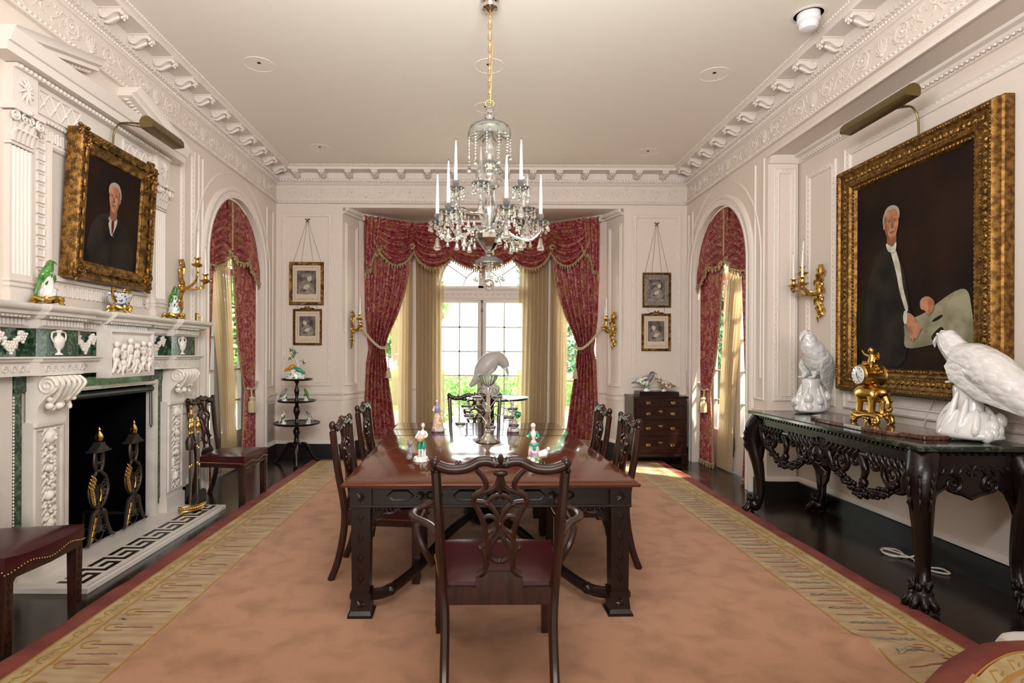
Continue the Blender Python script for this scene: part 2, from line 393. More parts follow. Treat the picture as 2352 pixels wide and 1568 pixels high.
struct(mb.build('wall_right', 'wall', smooth=False))
BL, BR = -1.866, 2.03
mb = MB(FB); wall(mb, XL - .3, XR + .3, 0, ZC, [(BL, BR, 0, 3.44, 0)], .22); struct(mb.build('wall_back', 'wall', smooth=False))
mb = MB(); mb.box(XL - .3, XRR + .6, YR - .2, YR, 0, ZC); struct(mb.build('wall_front', 'wall', smooth=False))
# bay
P0, P1, P2, P3, P4, P5 = (BL, 7.87), (-1.72, 8.27), (-1.0, 8.95), (1.15, 8.95), (1.88, 8.27), (BR, 7.87)
S = [seg(P0, P1), seg(P1, P2), seg(P2, P3), seg(P3, P4), seg(P4, P5)]
DC, DR, DS = 1.08, .71, 2.46     # door centre along S[2], radius, springing
WOP = (.14, .86, .02, 2.95, 0)
mb = MB(S[0]); wall(mb, 0, S[0].L + .02, 0, 3.6)
mb.F = S[4]; wall(mb, 0, S[4].L, 0, 3.6)
mb.F = S[1]; wall(mb, 0, S[1].L, 0, 3.6, [WOP], .14)
mb.F = S[3]; wall(mb, 0, S[3].L, 0, 3.6, [WOP], .14)
mb.F = S[2]; wall(mb, 0, S[2].L, 0, 3.6, [(DC - DR, DC + DR, 0, DS, 1)], .14)
struct(mb.build('wall_bay', 'wall', smooth=False))
mb = MB(); mb.prism([(BL - .3, 8.085), (BL - .2, 8.3), (-1.05, 9.15), (1.2, 9.15), (BR + .2, 8.3), (BR + .3, 8.085)], 3.44, 3.6)
struct(mb.build('ceiling_bay', 'wall', smooth=False))
# soffit panel moulding and bay crown
mb = MB(); 
for i in range(5):
    mb.F = S[i]; mb.prism([(0, 3.36), (S[i].L, 3.36), (S[i].L, 3.44), (0, 3.44)], -.01, .05); mb.prism([(0, 3.39), (S[i].L, 3.39), (S[i].L, 3.44), (0, 3.44)], 0, .09)
struct(mb.build('trim_bay_crown', 'trim', smooth=False))
# ------------------------------------------------------------------ cornice
def run3(mb, prof, y0=YR):
    vs = []; k = len(prof)
    for p, z in prof: vs += [(XL + p, y0, z), (XL + p, YB - p, z), (XR - p, YB - p, z), (XR - p, y0, z)]
    mb.add(vs, [(i * 4 + j, i * 4 + j + 1, i * 4 + 5 + j, i * 4 + 4 + j) for i in range(k - 1) for j in range(3)])
mb = MB()
run3(mb, [(0, 3.49), (.035, 3.492), (.04, 3.50), (.03, 3.515), (.012, 3.535), (.012, 3.545), (0, 3.55)])
run3(mb, [(0, 3.745), (.015, 3.75), (.03, 3.765), (.035, 3.78), (.05, 3.782), (.05, 3.82), (.06, 3.825), (.065, 3.90), (.235, 3.90), (.235, 3.93), (.245, 3.935), (.262, 3.955), (.262, 3.962)])
struct(mb.build('trim_cornice', 'trim', ang=25))
def beads(mb, u0, u1, z, w, step, r, n=6, tilt=0):
    k = int((u1 - u0) / step)
    for i in range(k):
        c = (u0 + (i + .5) * step, z, w)
        vs = []; m = 4
        for a in range(m + 1):
            th = PI * a / m
            for j in range(n):
                q = 2 * PI * j / n; x = r[0] * math.cos(th); y = r[1] * math.sin(th) * math.cos(q); zz = r[2] * math.sin(th) * math.sin(q)
                vs.append((c[0] + x * math.cos(tilt) - y * math.sin(tilt), c[1] + x * math.sin(tilt) + y * math.cos(tilt), c[2] + zz))
        mb.add(vs, [(a * n + j, (a + 1) * n + j, (a + 1) * n + (j + 1) % n, a * n + (j + 1) % n) for a in range(m) for j in range(n)])
def rinceau(mb, u0, u1, z0, z1, unit=.8, w=.004):
    h = z1 - z0; zc = (z0 + z1) / 2; k = max(1, round((u1 - u0) / unit)); un = (u1 - u0) / k
    def T(pts, r, r1=None): mb.tube([(a, b, w) for a, b in pts], [r, r1 if r1 is not None else r], 6, flat=.9, up=(0, 0, 1))
    rnd = random.Random(int(un * 1e4))
    for i in range(k):
        uc = u0 + (i + .5) * un; d = 1 if i % 2 else -1
        for q in range(44):      # small leaves and tendrils filling the ground
            a0 = rnd.uniform(0, 6.28); L = rnd.uniform(.02, .045); x = uc + rnd.uniform(-.5, .5) * un; z = zc + rnd.uniform(-.38, .38) * h
            e = (x + L * math.cos(a0 + .6), min(max(z + L * math.sin(a0 + .6), z0 + .01), z1 - .01))
            T([(x, z), (x + L * .5 * math.cos(a0), min(max(z + L * .5 * math.sin(a0), z0 + .01), z1 - .01)), e], rnd.uniform(.005, .009), .003)
        for s in (-1, 1):
            c = (uc + s * un * .24, zc)
            T(spiral(c[0], c[1], h * .36, 2.1, s * d, PI / 2 * d), .008, .005)
            mb.ell((c[0], c[1], w), (.013, .013, .014), 6, 4)
            for a in range(7):
                q = a * 2 * PI / 7 + .4; r0 = h * .34
                p0 = (c[0] + r0 * math.cos(q), c[1] + r0 * math.sin(q)); r1 = h * .52
                p1 = (c[0] + r1 * math.cos(q + .45), c[1] + min(max(r1 * math.sin(q + .45), -h * .43), h * .43))
                T([p0, ((p0[0] + p1[0]) / 2 + .008, (p0[1] + p1[1]) / 2), p1], .007, .003)
            T(spline([(c[0] + s * .09, zc - d * h * .3), (c[0] + s * .13, zc), (c[0] + s * .19, zc + d * h * .25), (c[0] + s * .16, zc + d * h * .4)], 4), .007, .004)
        for a in range(-3, 4):
            q = PI / 2 + a * .42; L = h * (.62 - abs(a) * .07)
            T([(uc, zc - h * .3), (uc + L * .6 * math.cos(q), zc - h * .3 + L * .6 * math.sin(q)), (uc + L * math.cos(q - a * .1), zc - h * .3 + L * math.sin(q - a * .1))], .010, .004)
        mb.ell((uc, zc - h * .33, w), (.02, .014, .014), 8, 4)
def frieze_wall(F, u0, u1, name):
    mb = MB(F); rinceau(mb, u0, u1, 3.555, 3.745)
    beads(mb, u0, u1, 3.518, .03, .042, (.021, .012, .012), tilt=.5)
    beads(mb, u0, u1, 3.772, .034, .03, (.010, .014, .012))
    k = int((u1 - u0) / .042)
    for i in range(k): mb.prism([(u0 + i * .042, 3.785), (u0 + i * .042 + .022, 3.785), (u0 + i * .042 + .022, 3.822), (u0 + i * .042, 3.822)], .045, .072)
    beads(mb, u0, u1, 3.950, .258, .03, (.012, .012, .010), tilt=.4)
    struct(mb.build(name, 'plaster', ang=60))
frieze_wall(FL, 2.0, YB - .03, 'trim_frieze_left')
frieze_wall(FR, 2.0, YB - .03, 'trim_frieze_right')
frieze_wall(FB, XL + .03, XR - .03, 'trim_frieze_back')
def modillion():
    m = MB(lambda x, z, y: (x, y, z))
    out = [(.0, -.005)] + [(.0, -.035)] + [(.012, -.062), (.035, -.075), (.06, -.072), (.085, -.055), (.11, -.038), (.135, -.032), (.155, -.036), (.165, -.026), (.165, -.005)]
    m.prism([(x + .06, z) for x, z in out], -.042, .042)
    m.prism([(.06, -.008), (.235, -.008), (.235, 0), (.06, 0)], -.052, .052)
    for s in (-.043, .043):
        m.tube([(a, b, s) for a, b in spiral(.09, -.036, .026, 1.6)], .004, 5)
    m.tube(spline([(.065, -.06, 0), (.1, -.082, 0), (.15, -.062, 0), (.19, -.046, 0)], 4), [.014] * 12 + [.01], 6)
    for y in (-.028, 0, .028): m.ell((.222, -.04 + abs(y) * .3, y), (.014, .018, .014), 6, 4)
    for y in (-.014, .014): m.ell((.215, -.058, y), (.011, .014, .011), 6, 4)
    return m
rootm = thing('cornice_modillions', 'row of carved white scroll modillions under the ceiling cornice', 'cornice'); struct(rootm)
mo0 = modillion().build('modillion', 'plaster', rootm, ang=50); first = True
def place_mod(x, y, rz):
    global first
    o = mo0 if first else mo0.copy()
    if not first: COL.objects.link(o); o.parent = rootm
    first = False; o.location = (x, y, 3.90); o.rotation_euler = (0, 0, rz)
for k in range(14):
    y = 7.56 - .345 * k; place_mod(XL, y, 0); place_mod(XR, y, PI)
for k in range(15): place_mod(-2.46 + k * (4.99 / 14), YB, -PI / 2)
# ------------------------------------------------------------------ trim on the walls
PAN = [(0, 0), (.004, .014), (.014, .018), (.022, .010), (.045, .010), (.052, .016), (.06, .012), (.064, 0)]
SLIM = [(0, 0), (.003, .012), (.014, .014), (.022, .004), (.026, 0)]
def panel(F, u0, u1, z0, z1, name, prof=PAN, egg=True):
    mb = MB(F); mb.rloft(u0, u1, z0, z1, prof)
    if egg:
        st = .05; r = (.018, .010, .008)
        beads(mb, u0 + .06, u1 - .06, z0 + .033, .010, st, r, tilt=.5); beads(mb, u0 + .06, u1 - .06, z1 - .033, .010, st, r, tilt=.5)
        for uu in (u0 + .033, u1 - .033):
            k = int((z1 - z0 - .12) / st)
            for i in range(k): mb.add(*_bead(uu, z0 + .06 + (i + .5) * st, .010, (r[1], r[0], r[2])))
    return struct(mb.build(name, 'trim', ang=30))
def _bead(u, z, w, r, n=6, m=4):
    vs = [(u + r[0] * math.sin(PI * a / m) * math.cos(2 * PI * j / n), z + r[1] * math.cos(PI * a / m), w + r[2] * math.sin(PI * a / m) * math.sin(2 * PI * j / n)) for a in range(m + 1) for j in range(n)]
    return vs, [(a * n + j, (a + 1) * n + j, (a + 1) * n + (j + 1) % n, a * n + (j + 1) % n) for a in range(m) for j in range(n)]
panel(FB, -2.70, -2.0, .97, 3.37, 'trim_panel_back_left')
panel(FB, 2.14, 2.82, .97, 3.37, 'trim_panel_back_right')
panel(FL, 5.32, 5.58, .97, 3.40, 'trim_panel_left_1'); panel(FL, 7.50, 7.74, .97, 3.35, 'trim_panel_left_2', SLIM, False)
panel(FL, 5.66, 5.76, .06 + .2, 3.40, 'trim_panel_left_3', SLIM, False)
panel(FL, 3.18, 3.26, 1.75, 3.1, 'trim_panel_left_4', SLIM, False)
panel(FR, 5.74, 5.94, .97, 3.42, 'trim_panel_right_1', SLIM, False)
panel(FR, 7.64, 7.80, .97, 3.35, 'trim_panel_right_2', SLIM, False)
panel(FRR, 2.5, 4.98, .97, 3.24, 'trim_panel_recess_1', [(a * 1.3, b * 1.3) for a, b in PAN])
panel(FRR, 5.10, 5.56, .97, 3.2, 'trim_panel_recess_2')
FRET = lambda u, v, w: (u, YREC - w, v)
panel(FRET, XR + .05, XRR - .04, .97, 3.3, 'trim_panel_return')
for i, nm in ((0, 'trim_panel_bay_left'), (4, 'trim_panel_bay_right')): panel(S[i], .07, S[i].L - .05, .97, 3.25, nm, [(a * .7, b) for a, b in PAN], False)
# chair rail and base
RAIL = [(0, .775), (.012, .78), (.014, .80), (.018, .84), (.03, .85), (.038, .865), (.038, .875), (0, .88)]
BASE = [(0, 0), (.022, 0), (.022, .165), (.016, .17), (0, .172)]
CAP = [(0, .172), (.018, .174), (.016, .20), (.008, .215), (0, .22)]
def hrun(F, u0, u1, profs, name, m):
    mb = MB(F)
    for prof in profs:
        k = len(prof); mb.add([(u, z, p) for u in (u0, u1) for p, z in prof], [(j, j + 1, k + j + 1, k + j) for j in range(k - 1)] + [tuple(range(k)), tuple(range(k, 2 * k))])
    return mb, name, m
runs = [('left', FL, [(YR, 3.1), (5.26, AL - ARR - .17), (AL + ARR + .16, YB)]), ('right', FR, [(YREC, AR - ARR - .17), (AR + ARR + .16, YB)]),
        ('recess', FRR, [(2.2, YREC)]), ('return', FRET, [(XR, XRR)]), ('back', FB, [(XL, BL), (BR, XR)]),
        ('bay', None, None)]
for nm, F, us in runs:
    a = MB(F); b = MB(F); todo = [(F, u) for u in us] if us else [(S[i], (0, S[i].L)) for i in (0, 4)] + [(S[1], (0, .14)), (S[1], (.86, S[1].L)), (S[3], (0, .14)), (S[3], (.86, S[3].L)), (S[2], (0, DC - DR - .1)), (S[2], (DC + DR + .1, S[2].L))]
    for G, (u0, u1) in todo:
        a.F = b.F = G
        for prof, t in ((RAIL, a), (CAP, a), (BASE, b)):
            k = len(prof); t.add([(u, z, p) for u in (u0, u1) for p, z in prof], [(j, j + 1, k + j + 1, k + j) for j in range(k - 1)] + [tuple(range(k)), tuple(range(k, 2 * k))])
        beads(a, u0 + .02, u1 - .02, .822, .014, .045, (.018, .010, .006), tilt=.5)
    struct(a.build('trim_rail_' + nm, 'trim', ang=30)); struct(b.build('baseboard_' + nm, 'base', smooth=False))
# arch casings
CAS = [(-.004, -.02), (-.004, .03), (.02, .034), (.028, .022), (.07, .022), (.078, .036), (.10, .04), (.125, .028), (.13, 0)]
for F, c, nm in ((FL, AL, 'left'), (FR, AR, 'right')):
    mb = MB(F); sweep2(mb, arch_path(c, ARR, AS, 0), CAS); sweep2(mb, arch_path(c, ARR + .26, AS, 1.2), [(0, 0), (.004, .012), (.016, .012), (.02, 0)])
    struct(mb.build('trim_arch_' + nm, 'trim', ang=30))
mb = MB(S[2]); sweep2(mb, arch_path(DC, DR, DS, 0), [(-.004, -.02), (-.004, .02), (.05, .025), (.07, .015), (.075, 0)])
for u in (.02, .22, S[2].L - .28, S[2].L - .08):
    mb.prism([(u, 0), (u + .05, 0), (u + .05, 3.3), (u, 3.3)], 0, .02)
for i in (1, 3):
    mb.F = S[i]; mb.rloft(WOP[0] - .06, WOP[1] + .06, 0, 3.01, [(0, 0), (0, .02), (.05, .025), (.06, 0)])
struct(mb.build('trim_bay_casings', 'trim', ang=30))
# recess crown under the beam
mb = MB(FRR)
sweep2(mb, [(2.2, 3.41), (YREC, 3.41)], [(0, 0), (0, .09), (-.02, .085), (-.03, .05), (-.075, .02), (-.08, 0)])
beads(mb, 3.0, YREC - .08, 3.35, .045, .04, (.02, .012, .012), tilt=.5)
mb.F = FRET; sweep2(mb, [(XR, 3.41), (XRR, 3.41)], [(0, 0), (0, .06), (-.03, .05), (-.07, .02), (-.075, 0)])
mb.F = FR; mb.prism([(2.2, 3.40), (YREC, 3.40), (YREC, 3.43), (2.2, 3.43)], 0, .015)
struct(mb.build('trim_recess_crown', 'trim', ang=30))
# wall vent grille low on the corner pier
v = thing('wall_vent', 'grey louvred air vent set low in the left corner pier', 'vent')
mb = MB(FL); mb.rloft(7.56, 7.80, .24, .74, [(0, 0), (0, .008), (.012, .008), (.012, .002)], cap=True); mb.build('frame', 'vent', v)
mb = MB(FL)
for i in range(22): mb.prism([(7.575, .258 + i * .0215), (7.785, .258 + i * .0215), (7.785, .268 + i * .0215), (7.575, .268 + i * .0215)], 0, .007)
mb.build('grille', 'vent', v, smooth=False)
# ------------------------------------------------------------------ French door in the bay with fanlight
def muntins(mb, u0, u1, z0, z1, cols, rows, t=.022, d=.03, w0=-.10):
    for i in range(1, cols): u = lerp(u0, u1, i / cols); mb.prism([(u - t / 2, z0), (u + t / 2, z0), (u + t / 2, z1), (u - t / 2, z1)], w0, w0 + d)
    for j in range(1, rows): z = lerp(z0, z1, j / rows); mb.prism([(u0, z - t / 2), (u1, z - t / 2), (u1, z + t / 2), (u0, z + t / 2)], w0, w0 + d)
def leaf(mb, u0, u1, z0, z1, st, bot, top, w0=-.11, w1=-.06):
    mb.prism([(u0, z0), (u0 + st, z0), (u0 + st, z1), (u0, z1)], w0, w1); mb.prism([(u1 - st, z0), (u1, z0), (u1, z1), (u1 - st, z1)], w0, w1)
    mb.prism([(u0 + st, z0), (u1 - st, z0), (u1 - st, z0 + bot), (u0 + st, z0 + bot)], w0, w1); mb.prism([(u0 + st, z1 - top), (u1 - st, z1 - top), (u1 - st, z1), (u0 + st, z1)], w0, w1)
d = thing('door_1', 'white French door with small panes in the middle of the bay', 'door'); struct(d)
ZT = 2.27
for s in (0, 1):
    mb = MB(S[2]); u0, u1 = (DC - DR, DC) if s == 0 else (DC, DC + DR)
    leaf(mb, u0, u1, .01, ZT, .07, .30, .04); muntins(mb, u0 + .07, u1 - .07, .31, ZT - .04, 2, 5)
    lf = mb.build('door_leaf', 'trim', d, smooth=False)
    mb = MB(S[2]); mb.prism([(u0 + .07, .31), (u1 - .07, .31), (u1 - .07, ZT - .04), (u0 + .07, ZT - .04)], -.087, -.083); mb.build('pane', 'glass', lf, smooth=False)
mb = MB(S[2]); mb.prism([(DC - DR, ZT), (DC + DR, ZT), (DC + DR, DS), (DC - DR, DS)], -.12, -.03)
mb.rloft(DC - DR, DC + DR, ZT, ZT + .03, [(0, -.03), (0, -.005), (.01, -.01)], cap=True); mb.rloft(DC - DR, DC + DR, DS - .03, DS, [(0, -.03), (0, -.005), (.01, -.01)], cap=True)
beads(mb, DC - DR + .03, DC + DR - .03, (ZT + DS) / 2, -.03, .09, (.036, .016, .008), tilt=.3)
mb.build('transom', 'trim', d, ang=30)
mb = MB(S[2])
def arcpts(r, a0=0, a1=PI, N=20): return [(DC + r * math.cos(a0 + (a1 - a0) * i / N), DS + r * math.sin(a0 + (a1 - a0) * i / N), -.09) for i in range(N + 1)]
mb.tube(arcpts(DR - .03), .03, 4); mb.tube(arcpts(.30), .013, 4); mb.prism([(DC - .06, DS), (DC + .06, DS), (DC + .05, DS + .30), (DC - .05, DS + .30)], -.11, -.06)
for q in (PI * .19, PI * .36, PI * .5, PI * .64, PI * .81): mb.tube([(DC + .3 * math.cos(q), DS + .3 * math.sin(q), -.09), (DC + (DR - .03) * math.cos(q), DS + (DR - .03) * math.sin(q), -.09)], .013, 4)
mb.prism([(DC - DR, DS), (DC + DR, DS), (DC + DR, DS + .04), (DC - DR, DS + .04)], -.11, -.06)
mb.build('fanlight', 'trim', d, ang=30)
mb = MB(S[2]); mb.prism([(DC + DR * math.cos(PI * i / 24), DS + DR * math.sin(PI * i / 24)) for i in range(25)], -.087, -.083); mb.build('pane', 'glass', d, smooth=False)
mb = MB(S[2]); mb.cyl((DC, .1, -.045), (DC, ZT + .0, -.045), .008, n=8); 
for z in (ZT - .01, 2.12, 1.05, .3): mb.cyl((DC, z - .035, -.045), (DC, z + .02, -.045), .016, .012, 8)
mb.tube([(DC, 1.05, -.04), (DC + .03, 1.05, -.02), (DC + .08, 1.04, -.02)], .008, 6)
mb.build('bolt', 'iron', d)
for i, nm in ((1, 'window_1'), (3, 'window_2')):
    d = thing(nm, 'tall side window of the bay with small panes', 'window'); struct(d)
    mb = MB(S[i]); leaf(mb, WOP[0], WOP[1], .02, 2.95, .07, .25, .08); muntins(mb, WOP[0] + .07, WOP[1] - .07, .27, 2.87, 2, 7); mb.build('frame', 'trim', d, smooth=False)
    mb = MB(S[i]); mb.prism([(WOP[0] + .07, .27), (WOP[1] - .07, .27), (WOP[1] - .07, 2.87), (WOP[0] + .07, 2.87)], -.087, -.083); mb.build('pane', 'glass', d, smooth=False)
# doors behind the two side arches
for F, c, nm, dn in ((FL, AL, 'door_2', 'left'), (FR, AR, 'door_3', 'right')):
    d = thing(nm, 'tall arched glazed door behind the curtains of the %s arch' % dn, 'door'); struct(d)
    mb = MB(F); r = ARR
    for s in (0, 1):
        u0, u1 = (c - r, c) if s == 0 else (c, c + r)
        leaf(mb, u0, u1, .01, AS, .10, .45, .08, -.27, -.22); muntins(mb, u0 + .1, u1 - .1, .46, AS - .08, 2, 5, w0=-.26)
    sweep2(mb, arch_path(c, r, AS, AS), [(0, -.27), (0, -.22), (-.08, -.22), (-.08, -.27)])
    for q in (PI * .25, PI * .5, PI * .75): mb.tube([(c, AS, -.245), (c + r * math.cos(q), AS + r * math.sin(q), -.245)], .012, 4)
    mb.build('door_frame', 'grey_paint' if dn == 'left' else 'trim', d, smooth=False)
    mb = MB(F); mb.prism([(c - r, .02), (c + r, .02)] + [(c + r * math.cos(PI * i / 20), AS + r * math.sin(PI * i / 20)) for i in range(21)], -.247, -.243); mb.build('pane', 'glass', d, smooth=False)
    mb = MB(F); mb.cyl((c + .03, .2, -.2), (c + .03, 2.5, -.2), .008, n=8)
    for z in (.35, 1.05, 1.9): mb.cyl((c + .03, z - .08, -.2), (c + .03, z + .08, -.2), .016, .012, 8)
    mb.build('bolt', 'iron', d)
# walls added outside the side doors so the panes show less bright sky
for s, nm, x in ((-1, 'wall_added_left', -4.6), (1, 'wall_added_right', 4.9)):
    mb = MB(); a, b = sorted((x, x + s * .1)); mb.box(a, b, 5.4, 9.2, -.1, 3.8)
    y0, y1 = sorted((XL - .3 if s < 0 else XRR + .3, x)); mb.box(y0, y1, 5.3, 5.4, -.1, 3.8)
    struct(mb.build(nm, 'terrace', smooth=False))
# ------------------------------------------------------------------ ceiling fittings
for i, (x, y, lab) in enumerate([(-1.92, 4.99, 'nearest the fireplace cornice'), (-1.95, 7.02, 'in the far left corner of the ceiling'), (2.13, 5.13, 'near the right cornice, above the console table'),
                                 (2.13, 7.11, 'in the far right corner of the ceiling'), (.10, 5.0, 'just behind the chandelier chain'), (.09, 5.85, 'beyond the chandelier, above its hook')]):
    t = thing('recessed_ceiling_light', 'flush round ceiling spotlight cover ' + lab, 'ceiling light', (x, y, ZC), 0, 'flush ceiling spotlights')
    mb = MB(); mb.lathe([(.133, .0), (.133, -.003), (.128, -.0035), (.126, -.001), (.0, -.001)], n=40, cap=False); mb.build('cover', 'ceiling', t)
    mb = MB(); mb.lathe([(.016, 0), (.016, -.004), (.001, -.004)], c=(.01 if x < 0 else -.01, -.03, 0), n=12); mb.build('pinhole', 'black', t)
t = thing('smoke_detector', 'round white smoke detector on the ceiling near the right cornice', 'smoke detector', (2.45, 4.22, ZC))
mb = MB(); mb.lathe([(.12, 0), (.12, -.004), (.10, -.006), (.10, 0)], n=32); mb.build('ceiling_plate', 'trim', t)
mb = MB(); mb.lathe([(.078, 0), (.078, -.055), (.07, -.062), (.068, -.064)], n=32); mb.build('base', 'outlet', t)
mb = MB(); mb.lathe([(.064, -.062), (.066, -.068), (.066, -.09), (.055, -.11), (.03, -.118), (.001, -.119)], n=32); mb.build('sensor_head', 'outlet', t)
# ------------------------------------------------------------------ outside
mb = MB(); mb.add([(-40, 9.2, -.25), (40, 9.2, -.25), (60, 90, -1.2), (-60, 90, -1.2)], [(0, 1, 2, 3)]); tag(struct(mb.build('lawn', 'lawn', smooth=False)), 'bright green lawn outside the bay windows', 'lawn', kind='structure')
mb = MB(); mb.box(-7, 7, 9.15, 15, -.2, -.08); struct(mb.build('terrace', 'terrace', smooth=False))
def leafball(mb, c, r, n, seed, ls=.12):
    rnd = random.Random(seed)
    for i in range(n):
        q = rnd.uniform(0, 2 * PI); h = rnd.uniform(-1, 1); k = rnd.uniform(.5, 1) ** .5; s = math.sqrt(1 - h * h)
        p = Vector(c) + Vector((r[0] * s * math.cos(q), r[1] * s * math.sin(q), r[2] * h)) * k
        a = Vector((rnd.uniform(-1, 1), rnd.uniform(-1, 1), rnd.uniform(-1, 1))).normalized() * ls; b = a.orthogonal().normalized() * ls * .5
        mb.add([p - a, p + b, p + a, p - b], [(0, 1, 2, 3)])
def tree(x, y, zb, h, r, label, m, seed, name='garden_tree'):
    t = thing(name, label, 'tree', (x, y, zb))
    mb = MB(); mb.tube([(0, 0, 0), (.1, 0, h * .4), (0, .1, h * .8)], [.2, .15, .05], 8); mb.build('trunk', 'bark', t)
    mb = MB(); rnd = random.Random(seed)
    for k in range(7):
        leafball(mb, (rnd.uniform(-.6, .6) * r, rnd.uniform(-.4, .4) * r, h * rnd.uniform(.3, .95)), (r * .55, r * .5, h * .18), 420, seed * 10 + k, .16)
    f = mb.build('foliage', m, t, smooth=False); f['kind'] = 'stuff'
tree(-2.9, 24, -.4, 5.6, 2.0, 'pale green tree seen through the left panes of the French door', 'leaf', 3)
tree(3.2, 22, -.4, 5.2, 1.5, 'blue-green tree seen through the right panes of the French door', 'leaf2', 5)
tree(-8.5, 20, -.4, 6.5, 2.6, 'tree seen through the left side window of the bay', 'leaf', 7)
tree(9.0, 21, -.4, 6, 2.2, 'tree beyond the right side window of the bay', 'leaf2', 9)
mb = MB()
for k in range(30): leafball(mb, (-7 + k * .5, 20, .1), (.45, .5, .62), 330, 100 + k, .07)
mb.box(-7, 8, 19.8, 20.2, -.4, .6)
tag(mb.build('clipped_hedge', 'leaf', smooth=False), 'low clipped green hedge across the garden outside', 'hedge', kind='stuff')
for i, (x, y, r, lab) in enumerate([(-1.0, 12.5, .55, 'leafy shrub outside the left leaf of the French door'), (.15, 13, .4, 'low leafy shrub outside the middle of the French door'), (1.15, 12.4, .55, 'leafy shrub outside the right leaf of the French door')]):
    mb = MB(); leafball(mb, (0, 0, r * .9), (r, r, r * 1.0), 700, 50 + i, .07); o = mb.build('garden_shrub', 'leaf', smooth=False, loc=(x, y, -.25)); tag(o, lab, 'shrub')
# ================================================================== fireplace
fp = thing('fireplace', 'white and green marble chimneypiece with carved consoles on the left wall', 'fireplace', (XL, 4.35, 0))
OFF = Vector((XL, 4.35, 0))
G = lambda u, v, w: (w, u - 4.35, v)      # wall coordinates -> local
mb = MB(G); mb.box(3.40, 5.32, .03, 1.30, .0, .02); 
mbS = MB(G)
# flat marble slabs on both sides of the opening + outer slabs
mb = MB(G)
for a, b in ((3.18, 3.38), (5.32, 5.40)): mb.prism([(a, .05), (b, .05), (b, 1.32), (a, 1.32)], 0, .022)
for a, b in ((3.80, 3.84), (4.87, 4.91)): mb.prism([(a, .03), (b, .03), (b, 1.2), (a, 1.2)], -.05, .03)
mb.prism([(3.80, 1.165), (4.91, 1.165), (4.91, 1.19), (3.80, 1.19)], -.05, .034)
beads(mb, 3.82, 4.89, 1.178, .036, .018, (.009, .008, .006))
for u in (3.385, 3.835, 4.875, 5.315):
    for i in range(56): mb.add(*_bead(u, .06 + i * .0200, .026, (.006, .009, .006), 5, 3))
mb.build('marble_slabs', 'marble', fp, ang=30)
mb = MB(G)
for a, b in ((3.39, 3.455), (3.745, 3.80), (4.91, 4.98), (5.24, 5.31)): mb.prism([(a, .12), (b, .12), (b, 1.2), (a, 1.2)], 0, .018)
mb.prism([(3.39, 1.19), (5.31, 1.19), (5.31, 1.30), (3.39, 1.30)], 0, .026)
mb.build('green_marble_slips', 'green', fp, smooth=False)
# pilasters with garlands and console brackets
def garland(mb, u, z0, z1, w, k, seed):
    rnd = random.Random(seed); n = int((z1 - z0) / .045)
    for i in range(n):
        z = z1 - (i + .5) * (z1 - z0) / n; big = i % 4 == 1
        for j in range(4 if big else 5):
            r = rnd.uniform(.018, .03) if big else rnd.uniform(.009, .017)
            mb.ell((u + rnd.uniform(-k, k) * (1 if not big else .6), z + rnd.uniform(-.02, .02), w + r * .4), (r, r * rnd.uniform(.8, 1.3), r), 7, 5)
        for s in (-1, 1): mb.tube([(u, z, w), (u + s * k * .8, z + .02, w + .012), (u + s * k * 1.25, z - .012, w + .004)], [.01, .012, .004], 5, flat=.6)
for uc, nm in ((3.60, 'near'), (5.11, 'far')):
    h = .14
    p = MB(G); p.prism([(uc - h - .012, 0.0), (uc + h + .012, 0.0), (uc + h + .012, .16), (uc - h - .012, .16)], 0, .085)
    p.prism([(uc - h, .16), (uc + h, .16), (uc + h, 1.0), (uc - h, 1.0)], 0, .07)
    p.rloft(uc - h + .02, uc + h - .02, .20, .96, [(0, .07), (.004, .082), (.014, .082), (.02, .07)])
    pl = p.build('pilaster', 'marble', fp, ang=30)
    g = MB(G); garland(g, uc, .22, .95, .074, .05, int(uc * 10)); 
    g.ell((uc, .90, .085), (.045, .05, .03), 10, 6); g.ell((uc - .016, .91, .11), .009, 6, 4); g.ell((uc + .016, .91, .11), .009, 6, 4); g.ell((uc, .893, .118), (.008, .014, .012), 6, 4)
    g.build('fruit_garland', 'carved', pl, ang=60)
    c = MB(lambda w, v, u: G(u, v, w))
    prof = [(.02, .97), (.09, .97), (.10, 1.0), (.088, 1.04), (.10, 1.1), (.15, 1.16), (.20, 1.19), (.22, 1.22), (.215, 1.26), (.19, 1.285), (.02, 1.285)]
    c.prism(prof, uc - h * .85, uc + h * .85)
    for u in (uc - h * .87, uc + h * .87): c.tube([(a, b, u) for a, b in spiral(.155, 1.225, .055, 2)], .009, 6); 
    c.F = G
    for k in range(5): c.tube(spline([(uc + (k - 2) * .045, 1.28, .20), (uc + (k - 2) * .05, 1.24, .235), (uc + (k - 2) * .04, 1.18, .20), (uc + (k - 2) * .03, 1.11, .13)], 4), [.012] * 8 + [.016] * 4 + [.006], 6)
    rnd = random.Random(5)
    for k in range(16): c.ell((uc + rnd.uniform(-.09, .09), 1.12 + rnd.uniform(-.04, .05), .15 + rnd.uniform(-.02, .03)), rnd.uniform(.014, .026), 7, 5)
    c.build('console_bracket', 'carved', fp, ang=50)
